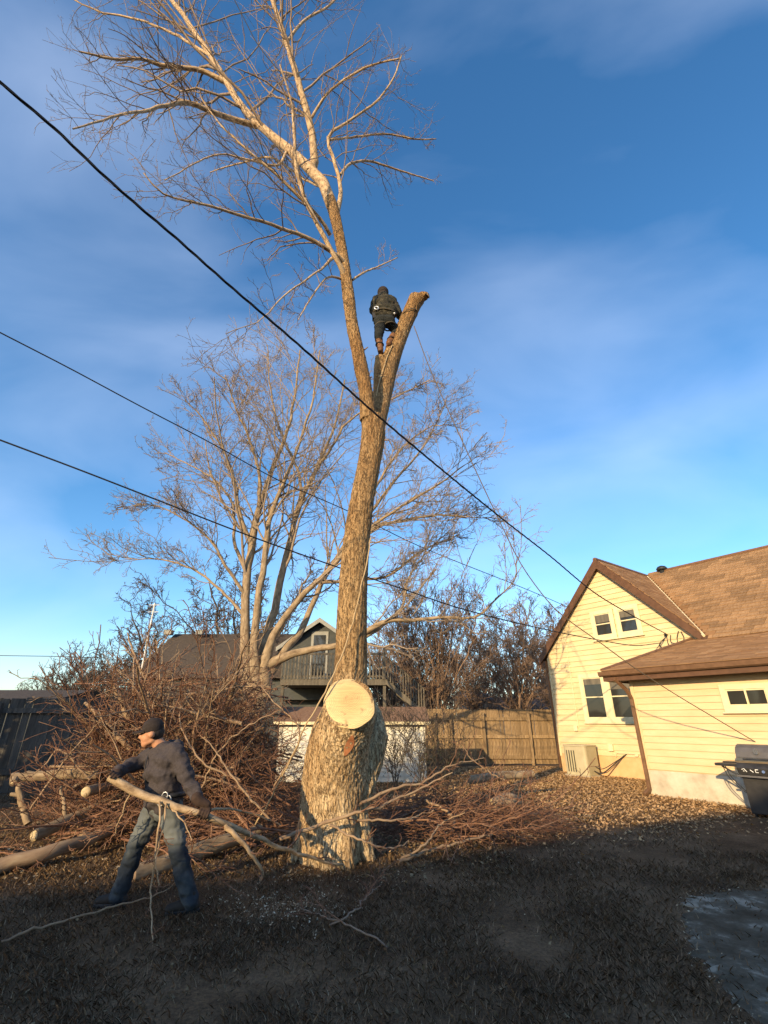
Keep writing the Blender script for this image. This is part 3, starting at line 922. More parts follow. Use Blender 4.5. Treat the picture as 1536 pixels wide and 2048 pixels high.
hood.prism(hp, U * (gw + 0.03)); hd = hood.build('hood', M['grill_grey'], gr, bevel=0.014)
b = MB(); c0 = gp(0.36, 0.0, 1.16); b.tube([c0, c0 + NRM * 0.03], 0.045, 18); b.build('thermometer', M['chrome'], hd)
b = MB(); b.tube([gp(0.12, -0.06, 1.02), gp(0.70, -0.06, 1.02)], 0.016, 10); b.tube([gp(0.14, -0.06, 1.02), gp(0.14, 0.02, 1.02)], 0.010, 8); b.tube([gp(0.68, -0.06, 1.02), gp(0.68, 0.02, 1.02)], 0.010, 8); b.build('handle', M['grill'], hd)
b = MB(); b.prism([gp(-0.45, 0.02, 0.865), gp(-0.031, 0.0, 0.865), gp(-0.031, gd - 0.02, 0.865), gp(-0.40, gd - 0.04, 0.865)], ZV * 0.05)
b.build('side_shelf', M['grill'], gr, bevel=0.01)
b = MB(); b.tube([gp(-0.36, 0.12, 0.86), gp(-0.02, 0.12, 0.66)], 0.016, 8); b.build('shelf_brace', M['grill'], gr)
b = MB(); b.slab(gp(-0.36, 0.2, 0.917), U * 0.3, -NRM * 0.2, ZV * 0.025); b.build('side_burner_lid', M['grill'], gr, bevel=0.006)
for dx in (0.0, 0.05):
    b = MB(); b.tube(smooth_path([gp(-0.38 + dx, 0.2, 0.87), gp(-0.30 + dx, 0.16, 0.66), gp(-0.12 + dx, 0.12, 0.46), gp(0.02, 0.12, 0.36)], 12), 0.008, 6); b.build('gas_hose', M['black_metal'], gr, smooth=True)
# raised letters on the control panel, only partly in view: thin white strokes
fx = (gp(0, -0.09, 0.86) - gp(0, -0.05, 0.73)).normalized()
for pts in (((0.06, 0.10), (0.10, 0.115), (0.135, 0.06)), ((0.075, 0.075), (0.095, 0.07)), ((0.20, 0.10), (0.245, 0.06)), ((0.29, 0.11), (0.285, 0.06), (0.33, 0.058)), ((0.29, 0.11), (0.335, 0.108))):
    b = MB(); b.tube([gp(x, -0.05, 0.73) + fx * y + NRM * 0.004 for x, y in pts], 0.007, 5); b.build('lettering', M['white_print'], gr)
for x in (0.42, 0.55, 0.68):
    c0 = gp(x, -0.07, 0.80); b = MB(); b.tube([c0, c0 + NRM * 0.03 + ZV * 0.012], 0.026, 14); b.build('knob', M['chrome'], gr)
# ------------------------------------------------------------------ neighbour's house behind the viewer: its long shadow lies over the front of the lawn
M['plain_wall'] = mat('neighbour_wall', [(0.42, 0.40, 0.36), (0.50, 0.48, 0.43)], scale=3, rough=0.8)
M['plain_roof'] = mat('neighbour_roof', [(0.09, 0.08, 0.07), (0.14, 0.12, 0.10)], scale=20, rough=0.9, bump=0.3)
def neighbour(S_A, S_B, z_ridge, label, hw=2.7):
    """gabled house whose ridge throws its shadow edge onto the grass from S_A to S_B"""
    SD = (S_B - S_A).normalized()
    SN = Vector((SD.y, -SD.x, 0))                                 # away from the lit lawn
    a0, a1 = 0.0, (S_B - S_A).length
    back = LH * (z_ridge / TAN_E)
    r0, r1 = S_A + SD * a0 - back, S_A + SD * a1 - back
    ze = z_ridge - 2.6
    n = empty('neighbour_house', (r0 + r1) / 2, label, 'house')
    b = MB(); b.slab(r0 + SN * -(hw - 0.3), (r1 - r0), SN * (2 * hw - 0.6), ZV * (ze + 0.05)); wl_ = b.build('wall', M['plain_wall'], n)
    b = MB()
    b.prism([r0 - SD * 0.4 - SN * hw + ZV * (ze - 0.1), r0 - SD * 0.4 + ZV * z_ridge, r0 - SD * 0.4 + SN * hw + ZV * (ze - 0.1)], (r1 - r0) + SD * 0.8)
    b.build('roof', M['plain_roof'], n)
    L_ = (r1 - r0).length
    for i in range(int(L_ // 3)):
        c = r0 + SD * (1.6 + 3 * i) - SN * (hw - 0.3)
        b = MB(); b.slab(c - SN * 0.05 + ZV * 1.0, SD * 1.1, SN * 0.04, ZV * 1.3); w_ = b.build('window', M['trim'], n)
        b = MB(); b.slab(c - SN * 0.06 + SD * 0.08 + ZV * 1.08, SD * 0.94, SN * 0.02, ZV * 1.14); b.build('pane', M['glass'], w_)
    return n
neighbour(Vector((-1.3, 6.33, 0)), Vector((17.0, 16.14, 0)), 8.0, 'grey two-storey house behind the viewer, right of two, shading the lawn')
neighbour(Vector((-11.0, 4.78, 0)), Vector((-0.2, 6.89, 0)), 10.0, 'taller grey house behind the viewer, left of two, shading the lawn')

# ------------------------------------------------------------------ wooden fence at the back
M['fence'] = mat('fence_wood', [(0.13, 0.085, 0.045), (0.235, 0.16, 0.085), (0.33, 0.24, 0.14)], scale=7, stretch=(3, 3, 0.5), rough=0.9, bump=0.3, rand=0.22)
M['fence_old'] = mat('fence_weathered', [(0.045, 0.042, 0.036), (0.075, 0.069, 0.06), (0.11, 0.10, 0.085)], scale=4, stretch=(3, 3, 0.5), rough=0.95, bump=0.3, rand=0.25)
def fence(p0, p1, h, label, m, pw=0.135, gap=0.008, posts=None, rails=(0.35, 0.95, 1.55), dog=True, seed=1, group=None, face=None):
    rg = random.Random(seed)
    d = (p1 - p0); L_ = d.length; d.normalize()
    nf = face if face is not None else Vector((d.y, -d.x, 0))
    f = empty('wooden_fence', p0, label, 'fence')
    pl = MB()
    n = int(L_ / (pw + gap))
    mesh_v = []
    for v in range(5):
        q = MB(); e = 0.028; hh = h + rg.uniform(-0.012, 0.012)
        x = pw / 2
        prof = [(-x, 0.04), (x, 0.04), (x, hh - e), (x - e, hh), (-x + e, hh), (-x, hh - e)] if dog else [(-x, 0.04), (x, 0.04), (x, hh), (-x, hh)]
        q.prism([Vector((a, 0, c)) for a, c in prof], Vector((0, 0.018, 0)))
        me = q.mesh('plank'); me.materials.append(m); mesh_v.append(me)
    ang = math.atan2(d.y, d.x)
    inv = world_of(f).inverted()
    for i in range(n):
        c = p0 + d * ((i + 0.5) * (pw + gap)) - nf * (0.045 + rg.uniform(0, 0.006))
        o = bpy.data.objects.new('plank', mesh_v[rg.randrange(5)]); COL.objects.link(o)
        o.parent = f; o.matrix_parent_inverse = inv
        c.z = gz(c.x, c.y)
        o.matrix_basis = Matrix.Translation(c) @ Matrix.Rotation(ang, 4, 'Z') @ Matrix.Rotation(rg.gauss(0, 0.006), 4, 'Y')
    for zr in rails:
        b = MB(); b.slab(p0 + ZV * zr - nf * 0.018, d * L_, nf * 0.045, ZV * 0.12); b.build('rail', m, f)
    for t in (posts or [i * 2.4 for i in range(int(L_ / 2.4) + 1)]):
        c = p0 + d * t; c.z = gz(c.x, c.y) - 0.1
        b = MB(); b.slab(c + nf * 0.028, d * 0.10, nf * 0.10, ZV * (h - 0.02)); b.build('post', m, f)
    return f
FY = 20.75
fx0, fx1 = at(560, 1500, FY).x, 7.7
def fpx(px): return at(px, 1480, FY).x - fx0
fence(Vector((fx0, FY, 0)), Vector((fx1, FY, 0)), 2.02, 'tan dog-eared wooden fence with posts and rails behind the white shed', M['fence'], pw=0.128,
      posts=[fpx(640), fpx(735), fpx(806), fpx(868), fpx(900), fpx(966), fpx(1058)], rails=(0.22, 0.95, 1.60), seed=3)
# dark weathered fence on the left
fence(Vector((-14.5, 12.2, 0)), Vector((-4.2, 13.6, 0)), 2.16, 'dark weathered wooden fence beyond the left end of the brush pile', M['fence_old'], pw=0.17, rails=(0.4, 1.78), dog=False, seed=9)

# ------------------------------------------------------------------ white garden shed
M['white_wall'] = mat('shed_white', [(0.62, 0.58, 0.48), (0.70, 0.67, 0.57)], scale=3, rough=0.7, rand=0.03)
M['shed_roof'] = mat('shed_roof', [(0.17, 0.095, 0.055), (0.27, 0.165, 0.10)], scale=14, rough=0.9, bump=0.3)
SY = 15.2
sx0, sx1 = at(556, 1500, SY).x, at(851, 1500, SY).x
shed = empty('garden_shed', ((sx0 + sx1) / 2, SY, 0), 'white sided garden shed with a brown roof half hidden behind the trunk', 'shed')
s_eave = at(820, 1444, SY).z; s_ridge = at(600, 1415, SY + 1.2).z + 0.02
b = MB(); b.slab((sx0, SY, -0.1), (sx1 - sx0, 0, 0), (0, 2.3, 0), (0, 0, s_eave + 0.1)); sw = b.build('wall', M['white_wall'], shed)
for i in range(12):
    z0 = 0.02 + i * 0.132
    if z0 + 0.13 > s_eave + 0.02: break
    b = MB(); b.hexa([Vector((sx0, SY - 0.022, z0)), Vector((sx1, SY - 0.022, z0)), Vector((sx1, SY - 0.002, z0)), Vector((sx0, SY - 0.002, z0)),
                      Vector((sx0, SY - 0.006, z0 + 0.145)), Vector((sx1, SY - 0.006, z0 + 0.145)), Vector((sx1, SY - 0.002, z0 + 0.145)), Vector((sx0, SY - 0.002, z0 + 0.145))])
    b.build('clapboard', M['white_wall'], sw)
b = MB()
b.prism([(sx0 - 0.15, SY - 0.18, s_eave - 0.02), (sx0 - 0.15, SY + 1.15, s_ridge), (sx0 - 0.15, SY + 2.5, s_eave - 0.02), (sx0 - 0.15, SY + 1.15, s_eave - 0.02)], (sx1 - sx0 + 0.3, 0, 0))
sr = b.build('roof', M['shed_roof'], shed)
b = MB(); b.slab((sx0 - 0.15, SY - 0.215, s_eave - 0.07), (sx1 - sx0 + 0.3, 0, 0), (0, 0.03, 0), (0, 0, 0.08)); b.build('fascia', M['trim'], sr)
b = MB()
for x in (sx0 - 0.005, sx1 - 0.085):
    b = MB(); b.slab((x, SY - 0.034, 0), (0.09, 0, 0), (0, 0.03, 0), (0, 0, s_eave - 0.08)); b.build('corner_board', M['white_wall'], shed)
for px in (805, 835):
    x = at(px, 1500, SY).x
    b = MB(); b.slab((x, SY - 0.034, 0), (0.05, 0, 0), (0, 0.03, 0), (0, 0, s_eave - 0.08)); b.build('batten', M['white_wall'], shed)

# ------------------------------------------------------------------ dark house with balcony beyond the fence
M['dark_roof'] = mat('dark_roof', [(0.048, 0.038, 0.03), (0.085, 0.066, 0.05)], scale=8, rough=0.95, bump=0.4)
M['dark_wall'] = mat('dark_wall', [(0.05, 0.056, 0.056), (0.075, 0.08, 0.08)], scale=3, rough=0.9)
M['grey_trim'] = mat('grey_trim', [(0.22, 0.22, 0.20), (0.29, 0.29, 0.265)], scale=4, rough=0.7)
M['deck'] = mat('deck_wood', [(0.085, 0.075, 0.058), (0.15, 0.13, 0.10)], scale=6, stretch=(2, 2, 0.5), rough=0.9, rand=0.2)
HY = 27.0
dh = empty('dark_house', (at(450, 1440, HY).x, HY, 0), 'dark-roofed house with a gable and balcony rising behind the brush pile', 'house')
xl, xm, xr = at(278, 1300, HY).x, at(560, 1300, HY).x, at(700, 1300, HY).x
zr, ze_ = at(400, 1268, HY + 4).z, at(400, 1352, HY).z
b = MB(); b.slab((xl + 0.3, HY + 0.4, 0), (xr - xl + 0.6, 0, 0), (0, 7.2, 0), (0, 0, ze_ + 0.15)); b.build('wall', M['dark_wall'], dh)
b = MB(); b.prism([(xl - 0.4, HY - 0.1, ze_ - 0.1), (xl + 0.1, HY + 4, zr), (xl + 0.1, HY + 8.1, ze_ - 0.1), (xl + 0.1, HY + 4, ze_ - 0.1)], (xr - xl - 1.0, 0, 0)); dr = b.build('roof', M['dark_roof'], dh)
for px in (338, 400):
    p = at(px, 1266, HY + 3.4); b = MB(); b.box(p, (0.42, 0.42, 0.24)); b.box(p + ZV * 0.13, (0.52, 0.52, 0.04)); b.build('roof_vent', M['grey_trim'], dr)
# gabled wing with door onto the balcony
pk = at(641, 1243, HY - 0.4)
gl, grr = at(562, 1297, HY - 0.4), at(722, 1300, HY - 0.4)
b = MB(); b.prism([(gl.x + 0.15, HY - 0.3, 2.6), (grr.x - 0.15, HY - 0.3, 2.6), (grr.x - 0.15, HY - 0.3, gl.z), (pk.x, HY - 0.3, pk.z - 0.06), (gl.x + 0.15, HY - 0.3, gl.z)], (0, 6, 0)); gwl = b.build('wall', M['dark_wall'], dh)
b = MB()
b.prism([(gl.x - 0.2, HY - 0.7, gl.z - 0.12), (pk.x, HY - 0.7, pk.z), (pk.x, HY - 0.7, pk.z + 0.16), (gl.x - 0.2, HY - 0.7, gl.z + 0.04)], (0, 6.4, 0))
b.prism([(grr.x + 0.2, HY - 0.7, grr.z - 0.12), (grr.x + 0.2, HY - 0.7, grr.z + 0.04), (pk.x, HY - 0.7, pk.z + 0.16), (pk.x, HY - 0.7, pk.z)], (0, 6.4, 0))
gro = b.build('roof', M['dark_roof'], dh)
for e_, s_ in ((gl, -0.2), (grr, 0.2)):
    b = MB(); b.prism([(e_.x + s_, HY - 0.72, e_.z - 0.20), (pk.x, HY - 0.72, pk.z - 0.10), (pk.x, HY - 0.72, pk.z + 0.15), (e_.x + s_, HY - 0.72, e_.z + 0.03)], (0, -0.05, 0)); b.build('barge_board', M['grey_trim'], gro)
dL, dR, dT = at(622, 1290, HY - 0.35), at(656, 1290, HY - 0.35), at(640, 1263, HY - 0.35)
dk = at(640, 1357, HY - 0.35).z
b = MB(); b.slab((dL.x, HY - 0.36, dk), (dR.x - dL.x, 0, 0), (0, 0.05, 0), (0, 0, dT.z - dk)); dfr = b.build('door', M['grey_trim'], dh)
b = MB(); b.slab((dL.x + 0.14, HY - 0.385, dk + 0.1), (dR.x - dL.x - 0.28, 0, 0), (0, 0.02, 0), (0, 0, dT.z - dk - 0.3)); b.build('pane', M['glass'], dfr)
# balcony: deck, balusters, posts
bx0, bx1 = at(563, 1350, HY - 2.6).x, at(772, 1350, HY - 2.6).x
by = HY - 2.8
bz = at(640, 1358, by).z
b = MB(); b.slab((bx0, by, bz - 0.28), (bx1 - bx0, 0, 0), (0, 2.45, 0), (0, 0, 0.28)); bal = b.build('balcony', M['deck'], dh)
rt = at(640, 1306, by).z
b = MB(); b.slab((bx0, by - 0.03, rt - 0.09), (bx1 - bx0, 0, 0), (0, 0.12, 0), (0, 0, 0.09)); b.build('handrail', M['deck'], bal)
b = MB(); b.slab((bx0, by - 0.01, bz + 0.08), (bx1 - bx0, 0, 0), (0, 0.07, 0), (0, 0, 0.08)); b.build('bottom_rail', M['deck'], bal)
q = MB(); q.slab((-0.035, 0, bz + 0.0), (0.07, 0, 0), (0, 0.05, 0), (0, 0, rt - bz - 0.08)); bme = q.mesh('baluster'); bme.materials.append(M['deck'])
x = bx0 + 0.05
inv = world_of(bal).inverted()
while x < bx1:
    o = bpy.data.objects.new('baluster', bme); COL.objects.link(o); o.parent = bal; o.matrix_parent_inverse = inv; o.matrix_basis = Matrix.Translation((x, by - 0.045, 0)); x += 0.16
for x in (bx0 + 0.05, (bx0 + bx1) / 2, bx1 - 0.15):
    b = MB(); b.slab((x, by + 0.1, -0.1), (0.14, 0, 0), (0, 0.14, 0), (0, 0, bz - 0.19)); b.build('support_post', M['deck'], bal)
for x in (bx1 - 0.14,):
    b = MB(); b.slab((x, by - 0.06, bz), (0.13, 0, 0), (0, 0.13, 0), (0, 0, rt - bz + 0.25)); b.build('newel_post', M['deck'], bal)
# outside stair running down to the right
st0, st1 = Vector((bx1, by, bz)), at(850, 1425, by)
for yy in (by, by + 1.0):
    a_, c_ = st0 + Vector((0, yy - by, 0)), st1 + Vector((0, yy - by, 0))
    b = MB(); b.slab(a_ - ZV * 0.25, c_ - a_, (0, 0.06, 0), (0, 0, 0.28)); b.build('stair_stringer', M['deck'], dh)
    b = MB(); b.slab(a_ + ZV * 1.0, c_ - a_, (0, 0.06, 0), (0, 0, 0.09)); b.build('stair_handrail', M['deck'], dh)
for i in range(15):
    p = st0 + (st1 - st0) * ((i + 0.5) / 15)
    b = MB(); b.slab(p + Vector((-0.14, 0.06, 0.0)), (0.28, 0, 0), (0, 0.94, 0), (0, 0, 0.04)); b.build('stair_tread', M['deck'], dh)
    b = MB(); b.slab(p + Vector((0, -0.045, 0)), (0.06, 0, 0), (0, 0.04, 0), (0, 0, 1.0)); b.build('baluster', M['deck'], dh)
# two white insulators or lights on the roof edge seen between the stems
# antenna mast
p0, p1 = at(291, 1285, HY - 1), at(297, 1200, HY - 1)
M['mast'] = mat('mast_white', [(0.55, 0.55, 0.53), (0.65, 0.65, 0.62)], scale=4, rough=0.5)
b = MB(); b.tube([Vector((p1.x, HY - 0.2, 0)), Vector((p1.x, HY - 0.2, p1.z))], 0.045, 8)
for dz in (0.1, 0.5):
    b.tube([Vector((p1.x - 0.3, HY - 0.2, p1.z - dz)), Vector((p1.x + 0.3, HY - 0.2, p1.z - dz))], 0.02, 6)
tag(b.build('antenna_mast', M['mast']), 'thin white mast standing at the left end of the dark roof', 'mast')

# ------------------------------------------------------------------ more houses far beyond the fence
M['far_white'] = mat('far_white', [(0.48, 0.46, 0.41), (0.55, 0.53, 0.48)], scale=2, rough=0.8)
M['far_brown'] = mat('far_brown_roof', [(0.10, 0.062, 0.048), (0.15, 0.095, 0.072)], scale=6, rough=0.9)
M['far_blue'] = mat('far_blue_wall', [(0.06, 0.075, 0.09), (0.085, 0.10, 0.12)], scale=3, rough=0.8)
def far_house(x0, x1, Y, ze, zr, depth, label, wm, rm, wins=()):
    h = empty('far_house', ((x0 + x1) / 2, Y, 0), label, 'house')
    b = MB(); b.slab((x0, Y, -0.2), (x1 - x0, 0, 0), (0, depth, 0), (0, 0, ze + 0.2)); b.build('wall', wm, h)
    b = MB(); b.prism([(x0 - 0.4, Y - 0.5, ze - 0.1), (x0 - 0.4, Y + depth / 2, zr), (x0 - 0.4, Y + depth + 0.5, ze - 0.1)], (x1 - x0 + 0.8, 0, 0)); b.build('roof', rm, h)
    for (a, c, z0, z1) in wins:
        b = MB(); b.slab((a - 0.08, Y - 0.05, z0 - 0.08), (c - a + 0.16, 0, 0), (0, 0.04, 0), (0, 0, z1 - z0 + 0.16)); w_ = b.build('window', M['grey_trim'], h)
        b = MB(); b.slab((a, Y - 0.07, z0), (c - a, 0, 0), (0, 0.02, 0), (0, 0, z1 - z0)); b.build('pane', M['glass'], w_)
WY = 37.0
wa, wb = at(812, 1400, WY).x, at(872, 1400, WY).x
far_house(wa, wb, WY, at(840, 1388, WY).z, at(840, 1366, WY + 3).z, 6, 'small cream house glimpsed behind the stair and the bushy tree', M['far_white'], M['far_brown'],
          [(at(834, 1400, WY).x, at(842, 1400, WY).x, at(840, 1412, WY).z, at(840, 1396, WY).z)])
wa, wb = at(938, 1400, 44).x, at(978, 1400, 44).x
far_house(wa, wb, 44, at(950, 1398, 44).z, at(950, 1384, 47).z, 6, 'blue-grey building low behind the fence and the bushy tree', M['far_blue'], M['far_blue'])
wa, wb = at(992, 1400, 46).x, at(1180, 1400, 46).x
far_house(wa, wb, 46, at(1050, 1418, 46).z, at(1050, 1394, 50).z, 8, 'low house with brown roof showing above the fence beside the gable', M['far_white'], M['far_brown'])
# low dark outbuilding on the far left behind the weathered fence
wa, wb = at(-120, 1400, 24).x, at(105, 1400, 24).x
far_house(wa, wb, 24, at(40, 1396, 24).z, at(40, 1380, 26.5).z, 5, 'low dark outbuilding above the weathered fence on the far left', M['dark_wall'], M['dark_roof'])
# ------------------------------------------------------------------ the tree being felled
TY = 7.25
rng = np.random.default_rng(11)
def remeshed(mb, voxel, name, smooth_it=2):
    me = mb.mesh(name + '_raw')
    o = bpy.data.objects.new(name + '_raw', me); COL.objects.link(o)
    rm = o.modifiers.new('r', 'REMESH'); rm.mode = 'VOXEL'; rm.voxel_size = voxel; rm.adaptivity = 0.0
    if smooth_it:
        sm = o.modifiers.new('s', 'SMOOTH'); sm.factor = 0.5; sm.iterations = smooth_it
    dg = bpy.context.evaluated_depsgraph_get()
    out = bpy.data.meshes.new_from_object(o.evaluated_get(dg))
    bpy.data.objects.remove(o)
    out.name = name
    return out
def co(me):
    a = np.empty(len(me.vertices) * 3, np.float32); me.vertices.foreach_get('co', a); return a.reshape(-1, 3)
def nrm(me):
    a = np.empty(len(me.vertices) * 3, np.float32); me.vertex_normals.foreach_get('vector', a); return a.reshape(-1, 3)

def tp(px, py, dy=0.0): return at(px, py, TY + dy)
def rp_(w, p): return 0.5 * w * m_per_px(p)          # radius of something w photo pixels wide at p
base = onground(664, 1722); base = Vector((base.x, TY, -0.12))
trunk_px = [(661, 1740, 140, 0), (661, 1700, 134, 0), (663, 1640, 130, 0), (670, 1560, 134, 0), (684, 1480, 128, 0.05), (694, 1420, 100, 0.12), (700, 1360, 72, 0.16), (703, 1300, 70, 0.14), (705, 1200, 65, 0.10),
            (711, 1100, 59, 0.05), (724, 1000, 52, 0.0), (740, 920, 50, 0.0), (747, 870, 52, 0.0), (745, 835, 48, 0.0)]
lead_px = [(738, 840, 40, -0.04), (731, 780, 30, -0.10), (715, 700, 28, -0.08), (703, 640, 27, -0.08), (693, 560, 25, -0.08), (680, 480, 23, -0.06), (668, 425, 24, -0.05), (660, 400, 25, 0)]
stub_px = [(750, 862, 40, 0.04), (755, 835, 42, 0.26), (764, 790, 42, 0.62), (776, 735, 44, 0.82), (793, 690, 35, 0.86), (812, 645, 32, 0.86), (826, 612, 32, 0.84), (834, 597, 35, 0.84)]
# the short shoulder the climber stands on
shoulder_px = [(757, 790, 22, 0.62), (759, 740, 24, 0.74), (762, 716, 26, 0.74)]
knob_px = [(830, 606, 26, 0.82), (846, 592, 20, 0.76), (852, 594, 18, 0.74)]
raw = MB()
def add_px(lst, n, sides=28):
    P = [tp(x, y, d) for x, y, w, d in lst]
    R = [rp_(w, p) * (0.9 if y < 1380 else 0.97) for (x, y, w, d), p in zip(lst, P)]
    pp = smooth_path(P, n)
    rr = np.interp(np.linspace(0, 1, n), np.linspace(0, 1, len(R)), R)
    # arc-length matched radii
    L = np.concatenate([[0], np.cumsum(np.linalg.norm(np.diff(np.array([tuple(q) for q in P]), axis=0), axis=1))]); L /= L[-1]
    rr = np.interp(np.linspace(0, 1, n), L, R)
    raw.tube([Vector(q) for q in pp], list(rr), sides)
    return pp, rr
add_px(trunk_px, 60)
lead_p, lead_r = add_px(lead_px, 40)
add_px(stub_px, 24)
add_px(shoulder_px, 10)
add_px(knob_px, 8)
# root flare
for a in np.linspace(0, 2 * math.pi, 7, endpoint=False):
    a += rng.uniform(-0.25, 0.25)
    d = Vector((math.cos(a), math.sin(a), 0))
    c = Vector((base.x, TY, 0))
    raw.tube([c + ZV * 0.5 + d * 0.26, c + ZV * 0.2 + d * 0.36, c + ZV * 0.03 + d * 0.44, c - ZV * 0.1 + d * 0.52], [0.18, 0.15, 0.11, 0.07], 12)
# the cut stem leaning towards the viewer
cut_c = tp(696, 1404, -0.60)
cut_n = Vector((-0.20, -0.84, 0.50)).normalized()
raw.tube([tp(661, 1680, 0.02), tp(664, 1590, 0.0), tp(672, 1520, -0.10), tp(682, 1468, -0.26), cut_c - cut_n * 0.16, cut_c - cut_n * 0.0], [0.40, 0.41, 0.42, 0.40, 0.345, 0.335], 36)
# torn flange on the right side
raw.tube([tp(690, 1690, 0.02), tp(710, 1600, 0.05), tp(738, 1520, 0.10), tp(752, 1470, 0.12), tp(752, 1425, 0.16), tp(742, 1395, 0.2)], [0.2, 0.20, 0.20, 0.17, 0.08, 0.03], 14)
raw.tube([tp(640, 1600, 0.0), tp(636, 1520, -0.02), tp(634, 1470, -0.05)], [0.18, 0.18, 0.09], 14)
tme = remeshed(raw, 0.0125, 'trunk', 3)
V = co(tme).copy(); NV = nrm(tme).copy()
# bark furrows: ridged noise stretched up the stem, twisting a little
D = np.empty(len(V), np.float32)
for i, (x, y, z) in enumerate(V):
    low = min(max((2.3 - z) / 1.0, 0.0), 1.0)
    f = 22.0 + 2.0 * low
    tw = 0.9 * low * z
    xx = x + 0.16 * z * low; 
    q = Vector((xx * f, y * f, z * (4.4 + 0.6 * low)))
    n1 = mnoise.noise(q)
    n2 = mnoise.noise(Vector((xx * f * 2.3 + 5, y * f * 2.3, z * 13.0)))
    n3 = mnoise.noise(Vector((x * 3.1, y * 3.1, z * 1.6 + 9)))
    rdg = 1.0 - 2.0 * abs(n1)
    D[i] = (0.010 + 0.007 * low) * (max(rdg, -0.4) - 0.45) + (0.006 + 0.003 * low) * n2 + 0.010 * n3
cut_h = (V - np.array(cut_c)) @ np.array(cut_n)
face = (cut_h > -0.02) & (np.linalg.norm(V - np.array(cut_c), axis=1) < 0.46)
D[face] = 0.0
top_h = V[:, 2]
V = V + NV * D[:, None]
tme.vertices.foreach_set('co', V.astype(np.float32).ravel())
tme.polygons.foreach_set('use_smooth', np.ones(len(tme.polygons), bool))
tme.update()
def trunk_mat():
    m, nt, bs = nodes_of('trunk_bark')
    N, L = nt.nodes, nt.links
    tc = N.new('ShaderNodeTexCoord')
    def noise(scale, st, det=6, rough=0.65, dist=0.0):
        mp = N.new('ShaderNodeMapping'); mp.inputs['Scale'].default_value = st; L.new(tc.outputs['Object'], mp.inputs['Vector'])
        n = N.new('ShaderNodeTexNoise'); n.inputs['Scale'].default_value = scale; n.inputs['Detail'].default_value = det; n.inputs['Roughness'].default_value = rough; n.inputs['Distortion'].default_value = dist
        L.new(mp.outputs['Vector'], n.inputs['Vector']); return n.outputs['Fac']
    def ramp(src, els):
        r = N.new('ShaderNodeValToRGB'); e = r.color_ramp.elements
        while len(e) < len(els): e.new(0.5)
        for i, (p, c) in enumerate(els): e[i].position = p; e[i].color = (*c, 1)
        L.new(src, r.inputs['Fac']); return r.outputs['Color']
    plates = ramp(noise(15, (1.7, 1.7, 0.42), 9, 0.72, 0.8), [(0.36, (0.24, 0.165, 0.09)), (0.48, (0.50, 0.385, 0.235)), (0.62, (0.66, 0.54, 0.35))])
    big = ramp(noise(1.6, (1, 1, 0.35), 4), [(0.36, (0.72, 0.60, 0.48)), (0.62, (1.08, 1.05, 1.0))])
    mx = N.new('ShaderNodeMixRGB'); mx.blend_type = 'MULTIPLY'; mx.inputs['Fac'].default_value = 1
    L.new(plates, mx.inputs['Color1']); L.new(big, mx.inputs['Color2'])
    # upper stem is darker, redder bark
    sx = N.new('ShaderNodeSeparateXYZ'); L.new(tc.outputs['Object'], sx.inputs['Vector'])
    mr = N.new('ShaderNodeMapRange'); mr.inputs['From Min'].default_value = 1.6; mr.inputs['From Max'].default_value = 2.6; L.new(sx.outputs['Z'], mr.inputs['Value'])
    m2 = N.new('ShaderNodeMixRGB'); m2.blend_type = 'MULTIPLY'; m2.inputs['Color2'].default_value = (0.64, 0.555, 0.46, 1)
    L.new(mr.outputs['Result'], m2.inputs['Fac']); L.new(mx.outputs['Color'], m2.inputs['Color1'])
    # sharp fissures between the bark plates
    def crack(scale, st, w, dist):
        n_ = noise(scale, st, 5, 0.6, dist)
        s1 = N.new('ShaderNodeMath'); s1.operation = 'SUBTRACT'; s1.inputs[1].default_value = 0.5; L.new(n_, s1.inputs[0])
        s2 = N.new('ShaderNodeMath'); s2.operation = 'ABSOLUTE'; L.new(s1.outputs['Value'], s2.inputs[0])
        s3 = N.new('ShaderNodeMapRange'); s3.interpolation_type = 'SMOOTHSTEP'; s3.inputs['From Max'].default_value = w; L.new(s2.outputs['Value'], s3.inputs['Value'])
        return s3.outputs['Result']
    c1, c2 = crack(8, (2.2, 2.2, 0.5), 0.020, 0.6), crack(19, (2.0, 2.0, 0.45), 0.018, 0.5)
    cm_ = N.new('ShaderNodeMath'); cm_.operation = 'MULTIPLY'; L.new(c1, cm_.inputs[0]); L.new(c2, cm_.inputs[1])
    m3 = N.new('ShaderNodeMixRGB'); m3.inputs['Color1'].default_value = (0.17, 0.11, 0.06, 1)
    L.new(cm_.outputs['Value'], m3.inputs['Fac']); L.new(m2.outputs['Color'], m3.inputs['Color2'])
    L.new(m3.outputs['Color'], bs.inputs['Base Color'])
    bs.inputs['Roughness'].default_value = 0.9; bs.inputs['Specular IOR Level'].default_value = 0.15
    bp = N.new('ShaderNodeBump'); bp.inputs['Strength'].default_value = 0.9; bp.inputs['Distance'].default_value = 0.018
    ad_ = N.new('ShaderNodeMath'); ad_.operation = 'MULTIPLY_ADD'; ad_.inputs[1].default_value = 0.45; L.new(noise(30, (1.4, 1.4, 0.5), 7, 0.7), ad_.inputs[0]); L.new(cm_.outputs['Value'], ad_.inputs[2])
    L.new(ad_.outputs['Value'], bp.inputs['Height']); L.new(bp.outputs['Normal'], bs.inputs['Normal'])
    return m
tree = empty('felled_tree', (base.x, TY, 0), 'tall half-cut bare tree with a big pale saw cut low on its trunk', 'tree')
link('trunk', tme, trunk_mat(), tree)
